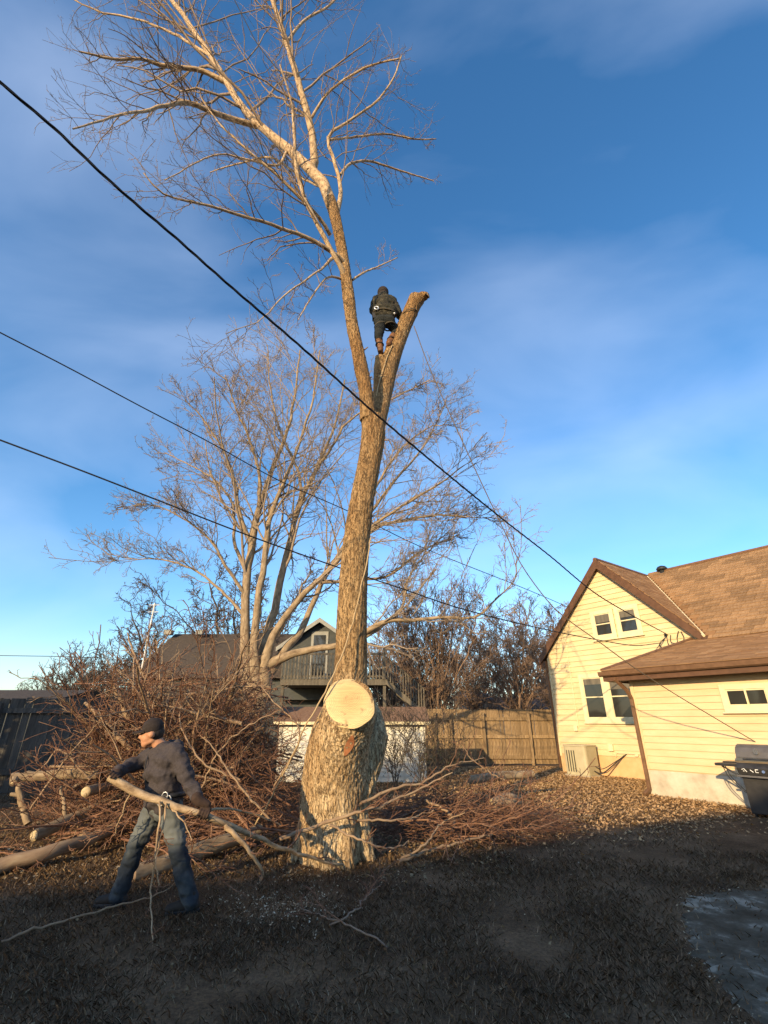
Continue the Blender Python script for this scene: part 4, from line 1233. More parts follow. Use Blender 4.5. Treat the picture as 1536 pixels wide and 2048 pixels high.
# saw-cut face: slightly dished disc with kerf ripples following the stem's outline
def disc(c, n, r, nr=7, na=56, wob=0.05, seed=0, dish=0.006, name='cut_face', ell=(1, 1), rot=0.0):
    a_ = n.cross(ZV).normalized(); b_ = a_.cross(n).normalized()
    a_, b_ = a_ * math.cos(rot) + b_ * math.sin(rot), b_ * math.cos(rot) - a_ * math.sin(rot)
    rg = random.Random(seed)
    ph = [rg.uniform(0, 6.28) for _ in range(4)]
    q = MB()
    ring = []
    for i in range(1, nr + 1):
        for k in range(na):
            t = 2 * math.pi * k / na
            rr = r * i / nr * (1 + wob * (math.sin(2 * t + ph[0]) * 0.7 + math.sin(3 * t + ph[1]) * 0.5 + 0.3 * math.sin(7 * t + ph[2]) * (i / nr)))
            q.v.append(tuple(c + a_ * (rr * ell[0] * math.cos(t)) + b_ * (rr * ell[1] * math.sin(t)) + n * (0.004 + dish * math.sin(rr * 31 + 1.5 * math.sin(t * 2 + ph[3])) * 0.4 - (0.03 if i == nr else 0))))
    q.v.append(tuple(c + n * 0.004))
    ctr = len(q.v) - 1
    for k in range(na):
        k2 = (k + 1) % na
        q.f.append((ctr, k, k2)); q.m.append(0)
        for i in range(nr - 1):
            q.f.append((i * na + k, (i + 1) * na + k, (i + 1) * na + k2, i * na + k2)); q.m.append(0)
    return q
def ring_mat(c, n):
    m, nt, bs = nodes_of('saw_cut')
    N, L = nt.nodes, nt.links
    tc = N.new('ShaderNodeTexCoord')
    a_ = n.cross(ZV).normalized(); b_ = a_.cross(n).normalized()
    pith = c - a_ * 0.05 + b_ * 0.04
    sub = N.new('ShaderNodeVectorMath'); sub.operation = 'SUBTRACT'; sub.inputs[1].default_value = pith
    nz = N.new('ShaderNodeTexNoise'); nz.inputs['Scale'].default_value = 5; nz.inputs['Detail'].default_value = 4
    L.new(tc.outputs['Object'], sub.inputs[0]); L.new(tc.outputs['Object'], nz.inputs['Vector'])
    ln = N.new('ShaderNodeVectorMath'); ln.operation = 'LENGTH'; L.new(sub.outputs['Vector'], ln.inputs[0])
    ma = N.new('ShaderNodeMath'); ma.operation = 'MULTIPLY_ADD'; ma.inputs[1].default_value = 0.09; L.new(nz.outputs['Fac'], ma.inputs[0]); L.new(ln.outputs['Value'], ma.inputs[2])
    sc_ = N.new('ShaderNodeMath'); sc_.operation = 'MULTIPLY'; sc_.inputs[1].default_value = 330; L.new(ma.outputs['Value'], sc_.inputs[0])
    si = N.new('ShaderNodeMath'); si.operation = 'SINE'; L.new(sc_.outputs['Value'], si.inputs[0])
    mr = N.new('ShaderNodeMapRange'); mr.inputs['From Min'].default_value = -1; mr.inputs['To Min'].default_value = 0.80; mr.inputs['To Max'].default_value = 1.05; L.new(si.outputs['Value'], mr.inputs['Value'])
    # heartwood tint, saw streaks and smudges
    hr = N.new('ShaderNodeValToRGB'); e = hr.color_ramp.elements; e.new(0.5)
    for i, (p, cc) in enumerate([(0.0, (0.44, 0.28, 0.12)), (0.20, (0.58, 0.405, 0.18)), (0.36, (0.65, 0.48, 0.235))]): e[i].position = p; e[i].color = (*cc, 1)
    L.new(ma.outputs['Value'], hr.inputs['Fac'])
    mp = N.new('ShaderNodeMapping'); mp.inputs['Rotation'].default_value = (0.3, 0.5, 0.2); mp.inputs['Scale'].default_value = (2, 2, 26); L.new(tc.outputs['Object'], mp.inputs['Vector'])
    n2 = N.new('ShaderNodeTexNoise'); n2.inputs['Scale'].default_value = 3; n2.inputs['Detail'].default_value = 5; L.new(mp.outputs['Vector'], n2.inputs['Vector'])
    r2 = N.new('ShaderNodeMapRange'); r2.inputs['From Min'].default_value = 0.3; r2.inputs['From Max'].default_value = 0.7; r2.inputs['To Min'].default_value = 0.82; r2.inputs['To Max'].default_value = 1.08; L.new(n2.outputs['Fac'], r2.inputs['Value'])
    n3 = N.new('ShaderNodeTexNoise'); n3.inputs['Scale'].default_value = 9; L.new(tc.outputs['Object'], n3.inputs['Vector'])
    r3 = N.new('ShaderNodeMapRange'); r3.inputs['From Min'].default_value = 0.62; r3.inputs['From Max'].default_value = 0.75; r3.inputs['To Min'].default_value = 1.0; r3.inputs['To Max'].default_value = 0.55; L.new(n3.outputs['Fac'], r3.inputs['Value'])
    m1 = N.new('ShaderNodeMath'); m1.operation = 'MULTIPLY'; L.new(mr.outputs['Result'], m1.inputs[0]); L.new(r2.outputs['Result'], m1.inputs[1])
    m2 = N.new('ShaderNodeMath'); m2.operation = 'MULTIPLY'; L.new(m1.outputs['Value'], m2.inputs[0]); L.new(r3.outputs['Result'], m2.inputs[1])
    vm = N.new('ShaderNodeVectorMath'); vm.operation = 'SCALE'; L.new(hr.outputs['Color'], vm.inputs[0]); L.new(m2.outputs['Value'], vm.inputs['Scale'])
    L.new(vm.outputs['Vector'], bs.inputs['Base Color']); bs.inputs['Roughness'].default_value = 0.8
    bp = N.new('ShaderNodeBump'); bp.inputs['Strength'].default_value = 0.5; bp.inputs['Distance'].default_value = 0.01; L.new(n2.outputs['Fac'], bp.inputs['Height']); L.new(bp.outputs['Normal'], bs.inputs['Normal'])
    return m
q = disc(cut_c + cut_n * 0.004, cut_n, 0.335, na=90, seed=2, ell=(1.2, 0.93), wob=0.05, rot=0.65)
q.build('cut_face', ring_mat(cut_c, cut_n), tree, smooth=True)
# peeled orange scar below the cut
sc = MB()
for i in range(9):
    t = i / 8
    p = tp(690 + 16 * t, 1512 - 42 * t, -0.62 + 0.08 * t)
    sc.v += [tuple(p + Vector((-0.012 - 0.035 * math.sin(t * 3.14), 0, 0))), tuple(p + Vector((0.012 + 0.05 * math.sin(t * 3.14), -0.004, 0)))]
for i in range(8):
    sc.f.append((2 * i, 2 * i + 1, 2 * i + 3, 2 * i + 2)); sc.m.append(0)
# ray-cast the scar onto the bark so that it sits just proud of it
from mathutils.bvhtree import BVHTree
tbvh = BVHTree.FromPolygons([tuple(v) for v in V], [tuple(p.vertices) for p in tme.polygons])
nv = []
for v in sc.v:
    d = (Vector(v) - Vector((0, 0, CAM_H))).normalized()
    h = tbvh.ray_cast(Vector(v) - Vector((0, 1.2, 0)), Vector((0, 1, 0)))
    nv.append(tuple(h[0] + Vector((0, -0.012, 0))) if h[0] else v)
sc.v = nv
sc.build('peeled_scar', M['inner_bark'], tree, smooth=True)
# ends of the topped stem
e_c = tp(851, 592, 0.74)
disc(e_c + Vector((0.06, -0.02, 0.02)), Vector((0.75, -0.45, 0.45)).normalized(), 0.085, nr=3, na=20, seed=4).build('cut_face', M['brush_limb'], tree, smooth=True)

# ---- limbs above the trunk (photo pixel, width in pixels, depth offset)
limbs = [
    # left continuation of the leader
    dict(p=[(664, 412, 24, 0), (640, 362, 22, 0.1), (612, 332, 20, 0.2), (575, 298, 18, 0.3), (520, 252, 15, 0.5), (480, 205, 13, 0.7), (450, 160, 12, 0.9), (420, 112, 11, 1.1), (395, 70, 10, 1.3), (345, 0, 9, 1.6), (300, -70, 6, 1.9)], k=26),
    # right stem
    dict(p=[(622, 345, 20, 0.15), (629, 322, 17, 0.1), (628, 290, 15, 0.0), (618, 240, 14, -0.2), (605, 195, 13, -0.4), (590, 140, 12, -0.6), (572, 85, 11, -0.7), (560, 40, 9, -0.8), (540, -10, 8, -0.9), (520, -80, 5, -1.0)], k=24),
    # lower-left limb
    dict(p=[(515, 252, 12, 0.5), (470, 240, 11, 0.3), (433, 228, 10, 0.0), (375, 205, 9, -0.4), (345, 208, 8, -0.6), (290, 222, 6, -0.9), (240, 230, 5, -1.2), (146, 258, 3, -1.6)], k=26),
    # upper-left limb
    dict(p=[(451, 164, 10, 0.9), (398, 140, 9, 0.7), (328, 132, 8, 0.4), (285, 118, 6, 0.2), (225, 118, 5, 0.0), (158, 103, 3, -0.3)], k=24),
    # long drooping dark limb
    dict(p=[(690, 530, 12, -0.1), (674, 512, 9, -0.3), (620, 478, 8, -0.7), (574, 460, 7, -1.0), (492, 433, 6, -1.5), (410, 410, 5, -1.9), (328, 387, 3.5, -2.3), (287, 346, 2.5, -2.5)], k=18),
    # dark upright limb
    dict(p=[(690, 552, 12, -0.12), (676, 525, 10, -0.3), (633, 445, 9, -0.7), (609, 398, 8, -0.9), (592, 328, 7, -1.1), (586, 234, 5.5, -1.3), (580, 193, 4, -1.4), (560, 130, 3, -1.5)], k=12),
    # second inner limb
    dict(p=[(660, 470, 8, -0.1), (640, 438, 7, -0.4), (615, 410, 6.5, -0.6), (560, 356, 6, -1.0), (527, 328, 5, -1.2), (480, 287, 4, -1.4), (433, 240, 3, -1.6), (400, 190, 2.5, -1.7)], k=16),
    # right side limb with fine twigs
    dict(p=[(674, 425, 11, 0), (680, 392, 9, 0.1), (679, 363, 8, 0.1), (668, 320, 7, 0.0), (656, 275, 6, -0.1), (691, 246, 5, -0.2), (750, 205, 4.5, -0.3), (785, 160, 3.5, -0.4), (803, 111, 2.5, -0.5)], k=15),
    dict(p=[(680, 350, 6, 0.1), (700, 328, 5, 0.3), (738, 322, 4.5, 0.6), (790, 338, 3.5, 0.9), (868, 362, 2, 1.3)], k=10),
    dict(p=[(660, 280, 5, -0.1), (700, 275, 4, 0.2), (772, 268, 3.5, 0.6), (830, 278, 3, 0.8), (872, 278, 2, 1.0)], k=10),
    dict(p=[(620, 240, 6, -0.2), (660, 182, 5, -0.5), (732, 135, 4, -0.8), (800, 117, 3, -1.0)], k=12),
    dict(p=[(667, 515, 7, -0.3), (640, 540, 4, -0.6), (590, 575, 3.5, -0.9), (560, 600, 3, -1.1), (520, 640, 2, -1.4), (452, 668, 1.6, -1.8)], k=8),
    dict(p=[(690, 560, 6, 0), (655, 555, 4, -0.4), (620, 600, 3, -0.7), (596, 640, 2, -1.0)], k=7),
    dict(p=[(705, 560, 5, 0), (728, 545, 4, 0.2), (757, 533, 3, 0.4), (795, 515, 2, 0.6)], k=3),
    dict(p=[(648, 378, 6, 0), (600, 352, 5, 0.8), (540, 315, 4, 1.5), (470, 330, 3, 2.2), (420, 345, 2, 2.6)], k=14),
    dict(p=[(575, 298, 6, 0.3), (555, 330, 5, 0.0), (500, 320, 4, -0.3), (430, 310, 3, -0.6), (330, 360, 2, -0.9)], k=16),
    dict(p=[(572, 85, 6, -0.7), (610, 40, 5, -0.6), (660, 10, 4, -0.5), (700, -40, 3, -0.4)], k=10),
    dict(p=[(500, 235, 6, 0.6), (440, 150, 5, 1.6), (390, 60, 4, 2.4), (330, -20, 3, 3.0)], k=16),
    dict(p=[(420, 112, 6, 1.1), (360, 75, 5, 1.3), (280, 40, 4, 1.5), (190, 20, 3, 1.7), (130, -10, 2, 1.8)], k=18),
]
big, small = Tubes(), Tubes()
all_P, all_R = [], []
for lm in limbs:
    P = [tp(x, y, d) for x, y, w, d in lm['p']]
    R = [rp_(w, p) for (x, y, w, d), p in zip(lm['p'], P)]
    n = 22
    L = np.concatenate([[0], np.cumsum([(a - b).length for a, b in zip(P[:-1], P[1:])])]); L /= L[-1]
    rr = np.interp(np.linspace(0, 1, n), L, R)
    pp = smooth_path(P, n, rng, 0.006 * (P[-1] - P[0]).length / 5)
    one = Tubes(); one.add(pp, rr, 10); link('limb', one.mesh('limb'), M['bark_limb'], tree)
    # side branches
    c1, r1 = spawn(rng, pp[None], rr[None], lm['k'] + 2, 0.16, 0.99, (22, 60), (0.14, 0.42), 0.40, up=0.10, wig=0.03, N=8, rmin=0.0055, lmin=0.35, lt=0.55, bias=(-0.05, -0.02, 0))
    small.add(c1, r1, 5)
    c2, r2 = spawn(rng, c1, r1, 5, 0.15, 1.0, (22, 55), (0.30, 0.65), 0.6, up=0.08, wig=0.04, N=6, rmin=0.0042, lmin=0.18)
    small.add(c2, r2, 4)
    c3, r3 = spawn(rng, c2, r2, 3, 0.25, 1.0, (22, 55), (0.3, 0.6), 0.7, up=0.10, wig=0.05, N=4, rmin=0.0036, lmin=0.08)
    m_ = rng.random(len(c3)) < 0.8
    small.add(c3[m_], r3[m_], 3)
    # buds on the tips
link('crown', small.mesh('crown'), M['bark_twig'], tree)
# short broken pegs on the leaders
pegs = MB()
for (x, y, dx, dy) in ((708, 650, -9, -3), (728, 700, 8, -6), (700, 600, -8, -4), (690, 530, 10, -2), (738, 758, 6, -5), (716, 1010, -8, -6), (770, 880, 8, 0)):
    p = tp(x, y, -0.05); e = tp(x + dx, y + dy, -0.12); pegs.tube([p, e], [0.018, 0.010], 6)
pg = pegs.build('broken_pegs', M['bark_twig'], tree); pg['kind'] = 'stuff'
# ------------------------------------------------------------------ multi-stemmed bare tree behind
def px_limb(lst, Y0, n=20, wig=0.03, rng=None):
    P = [at(x, y, Y0 + d) for x, y, w, d in lst]
    R = [rp_(w, p) for (x, y, w, d), p in zip(lst, P)]
    L = np.concatenate([[0], np.cumsum([(a - b).length for a, b in zip(P[:-1], P[1:])])]); L /= L[-1]
    return smooth_path(P, n, rng, wig), np.interp(np.linspace(0, 1, n), L, R)
T2 = 15.0
rng = np.random.default_rng(23)
tree2 = empty('bare_tree', (at(515, 1400, T2).x, T2, 0), 'wide bare tree with several tan stems forking low behind the brush pile', 'tree')
stems = [
    dict(p=[(512, 1500, 60, 0), (502, 1400, 56, 0), (492, 1330, 34, 0), (491, 1240, 28, 0), (494, 1160, 26, 0.1), (503, 1090, 24, 0.2), (515, 1030, 22, 0.3), (528, 985, 17, 0.5), (548, 930, 14, 0.7), (575, 860, 11, 0.9), (590, 790, 8, 1.1), (600, 700, 5, 1.3)], k=13),
    dict(p=[(520, 1420, 50, 0), (512, 1350, 34, -0.1), (509, 1290, 25, -0.2), (514, 1210, 22, -0.3), (526, 1140, 20, -0.3), (532, 1080, 18, -0.3), (545, 1020, 15, -0.4), (575, 950, 12, -0.5), (600, 880, 9, -0.6), (625, 800, 7, -0.7), (640, 700, 4, -0.8)], k=13),
    dict(p=[(530, 1400, 44, 0), (524, 1320, 32, 0.2), (540, 1250, 25, 0.4), (556, 1190, 24, 0.5), (568, 1130, 21, 0.6), (585, 1060, 18, 0.8), (604, 1000, 15, 1.0), (640, 920, 11, 1.3), (670, 850, 8, 1.6), (690, 760, 5, 1.9)], k=13),
    dict(p=[(528, 1390, 40, 0), (535, 1305, 30, -0.2), (552, 1262, 22, -0.3), (575, 1225, 21, -0.4), (612, 1185, 19, -0.6), (650, 1150, 17, -0.8), (700, 1090, 13, -1.1), (760, 1040, 11, -1.4), (840, 990, 9, -1.7), (890, 960, 6, -2.0), (930, 930, 3, -2.2)], k=15),
    dict(p=[(540, 1345, 30, 0), (570, 1298, 24, 0.1), (600, 1265, 20, 0.3), (622, 1215, 17, 0.5), (645, 1165, 15, 0.7), (690, 1090, 13, 1.0), (730, 1040, 11, 1.2), (790, 960, 9, 1.5), (845, 895, 6, 1.8), (880, 830, 4, 2.0), (895, 790, 2.5, 2.2)], k=15),
    # mossy horizontal limb running right behind the trunk
    dict(p=[(535, 1330, 30, -0.1), (585, 1308, 22, -0.3), (630, 1298, 20, -0.5), (680, 1290, 19, -0.7), (730, 1265, 19, -0.9), (775, 1243, 16, -1.1), (830, 1240, 12, -1.3), (890, 1233, 10, -1.5), (945, 1236, 9, -1.7), (985, 1205, 6, -1.9), (1020, 1170, 4, -2.1), (1045, 1130, 2.5, -2.2)], k=7),
    # limb from behind the trunk: lower right fan
    dict(p=[(690, 1110, 10, -0.8), (745, 1058, 10, -0.9), (800, 1042, 9, -1.0), (880, 1030, 7, -1.1), (940, 1035, 4, -1.2), (985, 1035, 2.5, -1.3)], k=13),
    dict(p=[(640, 1165, 11, 0.6), (720, 1160, 9, 0.8), (780, 1150, 8, 0.9), (830, 1110, 7, 1.0), (880, 1085, 4, 1.1), (920, 1070, 2.5, 1.2)], k=12),
    dict(p=[(730, 1275, 10, -0.9), (780, 1240, 9, -0.5), (808, 1205, 8, -0.2), (812, 1165, 7, 0.0), (850, 1110, 5, 0.2), (900, 1060, 3, 0.4)], k=10),
    # left side limbs
    dict(p=[(503, 1090, 13, 0.2), (478, 1020, 11, 0.0), (466, 950, 9, -0.2), (440, 890, 7, -0.4), (400, 830, 5, -0.6), (370, 800, 3, -0.7)], k=14),
    dict(p=[(494, 1150, 13, 0.1), (470, 1085, 10, 0.4), (465, 1010, 8, 0.6), (430, 960, 6, 0.8), (380, 930, 4.5, 1.0), (330, 905, 3, 1.2)], k=14),
    dict(p=[(490, 1190, 11, 0), (450, 1130, 9, -0.3), (420, 1080, 7, -0.6), (370, 1040, 5.5, -0.8), (310, 1010, 4, -1.0), (262, 1012, 2.5, -1.1)], k=14),
    dict(p=[(488, 1230, 10, 0), (440, 1180, 8, 0.3), (390, 1140, 6.5, 0.5), (330, 1120, 5, 0.7), (270, 1118, 3.5, 0.8), (212, 1108, 2, 0.9)], k=13),
    dict(p=[(515, 1030, 12, 0.3), (520, 960, 10, 0.0), (500, 880, 8, -0.3), (470, 810, 6, -0.6), (450, 750, 4, -0.8)], k=14),
    dict(p=[(585, 1060, 11, 0.8), (600, 960, 9, 1.2), (560, 860, 7, 1.6), (540, 770, 5, 2.0), (535, 690, 3, 2.3)], k=14),
    dict(p=[(620, 960, 9, 1.2), (660, 900, 8, 0.8), (700, 840, 6, 0.4), (780, 800, 5, 0.0), (860, 760, 3.5, -0.3)], k=14),
    dict(p=[(700, 1060, 9, 1.0), (760, 960, 8, 0.6), (800, 900, 6, 0.3), (860, 855, 4, 0.0), (910, 850, 2.5, -0.2)], k=14),
]
big, small = Tubes(), Tubes()
for lm in stems:
    pp, rr = px_limb(lm['p'], T2, 30, 0.014, rng)
    rr = rr * np.interp(np.linspace(0, 1, len(rr)), [0, 0.25, 1], [0.72, 0.64, 0.56])
    one = Tubes(); one.add(pp, rr, 9); link('trunk', one.mesh('trunk'), M['bark_grey'], tree2)
    c1, r1 = spawn(rng, pp[None], rr[None], lm['k'] + 8, 0.28, 0.99, (20, 55), (0.15, 0.40), 0.40, up=0.12, wig=0.035, N=8, rmin=0.014, lmin=0.6, lt=0.5)
    small.add(c1, r1, 5)
    c2, r2 = spawn(rng, c1, r1, 6, 0.15, 1.0, (22, 58), (0.30, 0.62), 0.6, up=0.06, wig=0.05, N=6, rmin=0.0085, lmin=0.3)
    small.add(c2, r2, 4)
    c3, r3 = spawn(rng, c2, r2, 4, 0.2, 1.0, (25, 60), (0.32, 0.65), 0.7, up=0.05, wig=0.06, N=5, rmin=0.007, lmin=0.16)
    small.add(c3, r3, 3)
    c4, r4 = spawn(rng, c3, r3, 2, 0.3, 1.0, (25, 60), (0.35, 0.6), 0.8, up=0.05, wig=0.06, N=4, rmin=0.006, lmin=0.1)
    m_ = rng.random(len(c4)) < 0.8
    small.add(c4[m_], r4[m_], 3)
link('crown', small.mesh('crown'), M['twig_grey'], tree2)

# ------------------------------------------------------------------ generic bare trees
def bare_tree_meshes(seed, H, spread, stems_n, thick, levels=4, rmin=0.012, k=(9, 6, 4, 3), up=0.2, fork=0.15, droop=0.0, wig=0.05):
    """trunk and crown meshes round the origin"""
    rg = np.random.default_rng(seed)
    B, S = Tubes(), Tubes()
    ps, rs = [], []
    n = 14
    for i in range(stems_n):
        a = 2 * math.pi * (i + rg.random() * 0.7) / stems_n
        sp = spread * rg.uniform(0.35, 0.9) if stems_n > 1 else spread * 0.1
        top = np.array([math.cos(a) * sp, math.sin(a) * sp, H * rg.uniform(0.75, 1.0)])
        mid = np.array([top[0] * 0.35, top[1] * 0.35, H * 0.42])
        P = smooth_path([(0.05 * math.cos(a), 0.05 * math.sin(a), -0.1), (top[0] * 0.06, top[1] * 0.06, H * fork), tuple(mid), tuple(top)], n, rg, H * 0.008)
        R = np.linspace(thick * (1.0 if i == 0 else 0.8), thick * 0.12, n)
        ps.append(P); rs.append(R)
    P, R = np.array(ps), np.array(rs)
    B.add(P, R, 7)
    P0, R0 = P, R
    for lv in range(levels):
        P1, R1 = spawn(rg, P0, R0, k[lv], 0.12 if lv == 0 else 0.2, 1.0, (25, 62), (0.28, 0.55) if lv == 0 else (0.3, 0.62), 0.45 if lv == 0 else 0.6, up=up if lv < 2 else up * 0.4 - droop, wig=wig, N=(8, 6, 5, 4)[lv], rmin=rmin * (1.7, 1.25, 1.0, 0.85)[lv], lmin=0.2)
        S.add(P1, R1, (5, 4, 3, 3)[lv])
        P0, R0 = P1, R1
    return B.mesh('trunk'), S.mesh('crown')
def place_tree(name, meshes, loc, s, rz, mt, mc, label, group=None):
    t = empty(name, loc, label, 'tree', group, rz)
    t.scale = (s, s, s)
    for nm, me, m in (('trunk', meshes[0], mt), ('crown', meshes[1], mc)):
        if not me.materials: me.materials.append(m)
        o = bpy.data.objects.new(nm, me); COL.objects.link(o); o.parent = t
    return t
# large dark spreading tree behind the dark house
A_ = bare_tree_meshes(31, 9.2, 5.2, 4, 0.24, 4, 0.017, (10, 7, 5, 3), up=0.04, fork=0.28, droop=0.02, wig=0.08)
p = at(470, 1440, 33); place_tree('bare_tree', A_, (p.x, 33, 0), 1.25, 0.4, M['twig_dark'], M['twig_dark'], 'dark low-spreading bare tree rising behind the dark roof')
p = at(330, 1440, 38); place_tree('bare_tree', A_, (p.x, 38, 0), 1.02, 2.6, M['twig_dark'], M['twig_dark'], 'smaller dark bare tree standing behind the white mast')
# vase-shaped bushy tree right behind the back fence
B_ = bare_tree_meshes(37, 7.4, 3.3, 13, 0.10, 4, 0.012, (8, 6, 4, 3), up=0.30, fork=0.10, wig=0.035)
p = at(868, 1440, 25.5); place_tree('bushy_tree', B_, (p.x, 25.5, 0), 1.0, 0.9, M['twig_purple'], M['twig_purple'], 'dense vase-shaped bare bushy tree rising right behind the back fence')
C_ = bare_tree_meshes(41, 7.0, 3.0, 8, 0.13, 4, 0.014, (9, 6, 4, 3), up=0.18, fork=0.2, wig=0.05)
p = at(1040, 1440, 32); place_tree('bushy_tree', C_, (p.x, 32, 0), 1.12, 0.2, M['twig_purple'], M['twig_purple'], 'bare tree behind the fence beside the peak of the yellow gable')
p = at(955, 1440, 39); place_tree('bushy_tree', C_, (p.x, 39, 0), 1.05, 1.9, M['twig_purple'], M['twig_purple'], 'bare tree behind the blue-grey building')
p = at(1112, 1440, 42); place_tree('bushy_tree', C_, (p.x, 42, 0), 1.35, 4.1, M['twig_grey'], M['twig_grey'], 'pale bare tree rising behind the yellow house')
p = at(775, 1440, 36); place_tree('bushy_tree', C_, (p.x, 36, 0), 1.0, 5.3, M['twig_purple'], M['twig_purple'], 'bare tree behind the balcony stair')
# far row of bare trees on the left
D_ = bare_tree_meshes(43, 7.0, 2.6, 5, 0.12, 4, 0.022, (7, 5, 4, 2), up=0.2, fork=0.22, wig=0.05)
E_ = bare_tree_meshes(47, 6.5, 3.0, 6, 0.11, 4, 0.022, (7, 5, 4, 2), up=0.16, fork=0.18, wig=0.06)
rg = random.Random(8)
ORD = ['first', 'second', 'third', 'fourth', 'fifth', 'sixth', 'seventh', 'eighth', 'ninth', 'tenth', 'eleventh', 'twelfth']
FAR_L = ((-60, 52, 0.6), (10, 46, 0.55), (55, 58, 0.75), (92, 50, 0.85), (120, 60, 1.15), (150, 54, 1.1), (178, 62, 1.35), (205, 52, 1.05), (232, 60, 1.2), (262, 50, 0.95), (30, 64, 0.7), (290, 64, 1.2))
for i, (px, Y, s) in enumerate(FAR_L):
    p = at(px, 1440, Y)
    place_tree('distant_tree', D_ if i % 2 else E_, (p.x, Y, 0), s, rg.uniform(0, 6.28), M['twig_dark'], M['twig_dark'], 'small dark bare tree, %s from the left edge in the far skyline row' % ORD[sorted(FAR_L).index((px, Y, s))], 'far row of bare trees')
for i, (px, Y, s) in enumerate(((748, 58, 1.2), (785, 62, 1.3), (820, 55, 1.25), (900, 60, 1.3), (985, 56, 1.2), (1070, 60, 1.35))):
    p = at(px, 1440, Y)
    place_tree('distant_tree', E_ if i % 2 else D_, (p.x, Y, 0), s, rg.uniform(0, 6.28), M['twig_dark'], M['twig_dark'], 'far bare tree, %s from the trunk, seen through the bushes above the fence' % ORD[i], 'far bare trees behind the fence')
# unseen spruce, added off to the left to throw shade on the weathered fence
M['spruce'] = island_mat('spruce_needles', [(0.02, 0.035, 0.02), (0.035, 0.055, 0.03), (0.05, 0.07, 0.04)], 0.9)
sp = empty('shade_spruce', (-12.9, 5.4, 0), 'tall unseen spruce added beside the lawn to shade the weathered fence', 'tree')
b = MB(); b.tube([(-12.9, 5.4, -0.1), (-12.9, 5.4, 9.3)], [0.22, 0.02], 9); b.build('trunk', M['bark_grey'], sp)
rg = np.random.default_rng(3)
vs, fs = [], []
for i in range(5200):
    h = rg.uniform(0.5, 9.2); a = rg.uniform(0, 6.283); rr = 2.5 * (1 - h / 9.5) * math.sqrt(rg.uniform(0.03, 1))
    c = np.array([-12.9 + rr * math.cos(a), 5.4 + rr * math.sin(a), h - 0.25 * rr])
    d = np.array([math.cos(a), math.sin(a), -0.35]) * 0.34; s_ = np.array([-math.sin(a), math.cos(a), rg.uniform(-0.4, 0.4)]) * 0.13
    b0 = len(vs); vs += [c - s_, c + s_, c + d + s_ * 0.4, c + d - s_ * 0.4]; fs.append((b0, b0 + 1, b0 + 2, b0 + 3))
link('crown', np_mesh('crown', np.array(vs), np.array(fs)), M['spruce'], sp)
# ------------------------------------------------------------------ cut branches: pile, logs, loose pieces
rng = np.random.default_rng(77)
def branch_mesh(seed, L, r, k1=11, k2=5, k3=2, curve=0.25, mat_=None):
    rg = np.random.default_rng(seed)
    n = 14
    s = np.linspace(0, 1, n)
    c = rg.normal(0, curve, 2)
    P = np.stack([s * L, c[0] * L * s ** 2 * 0.5, c[1] * L * s ** 2 * 0.5], 1) + np.cumsum(rg.normal(0, 0.007 * L, (n, 3)), 0) * np.minimum(s * 4, 1)[:, None]
    R = r * (1 - 0.80 * s)
    T = Tubes(); T.add(P, R, 7)
    c1, r1 = spawn(rg, P[None], R[None], k1, 0.15, 0.98, (20, 52), (0.28, 0.60), 0.55, up=0.0, wig=0.045, N=7, rmin=0.0095, lmin=0.3)
    T.add(c1, r1, 4)
    c2, r2 = spawn(rg, c1, r1, k2, 0.15, 1.0, (22, 55), (0.3, 0.62), 0.65, up=0.0, wig=0.06, N=5, rmin=0.007, lmin=0.14)
    T.add(c2, r2, 3)
    if k3:
        c3, r3 = spawn(rg, c2, r2, k3, 0.25, 1.0, (25, 55), (0.3, 0.6), 0.8, up=0.0, wig=0.06, N=4, rmin=0.005, lmin=0.07)
        T.add(c3, r3, 3)
    return T.mesh('cut_branch')
VAR = [branch_mesh(100 + i, 2.0 + 1.3 * ((i * 7) % 12) / 12, 0.020 + 0.012 * ((i * 5) % 12) / 12, 8 + i % 4, 4, 1) for i in range(12)]
VAR3 = [branch_mesh(500 + i, 1.8 + 0.3 * i, 0.018, 7, 3, 1, 0.3) for i in range(5)]
for me in VAR3: me.materials.append(M['brush_twig'])
for me in VAR: me.materials.append(M['brush_twig'])
VAR2 = [branch_mesh(300 + i, 2.1 + 0.25 * i, 0.034 + 0.006 * i, 7, 3, 1, 0.2) for i in range(4)]
for me in VAR2: me.materials.append(M['brush_limb'])
rg = random.Random(21)
def orient(d, roll):
    q = Vector(d).to_track_quat('X', 'Z').to_matrix().to_4x4()
    return q @ Matrix.Rotation(roll, 4, 'X')
PC = Vector((-3.4, 9.35, 0.35))
n_b = 0
def put(me, p, d, s, name='cut_branch', label=None, group=None):
    o = bpy.data.objects.new(name, me); COL.objects.link(o)
    o.matrix_world = Matrix.Translation(p) @ orient(d, rg.uniform(0, 6.28)) @ Matrix.Scale(s, 4)
    loc, rot, sc = o.matrix_world.decompose()
    o.location, o.scale = loc, sc
    o.rotation_mode = 'QUATERNION'; o.rotation_quaternion = rot
    return tag(o, label, 'branch', group)
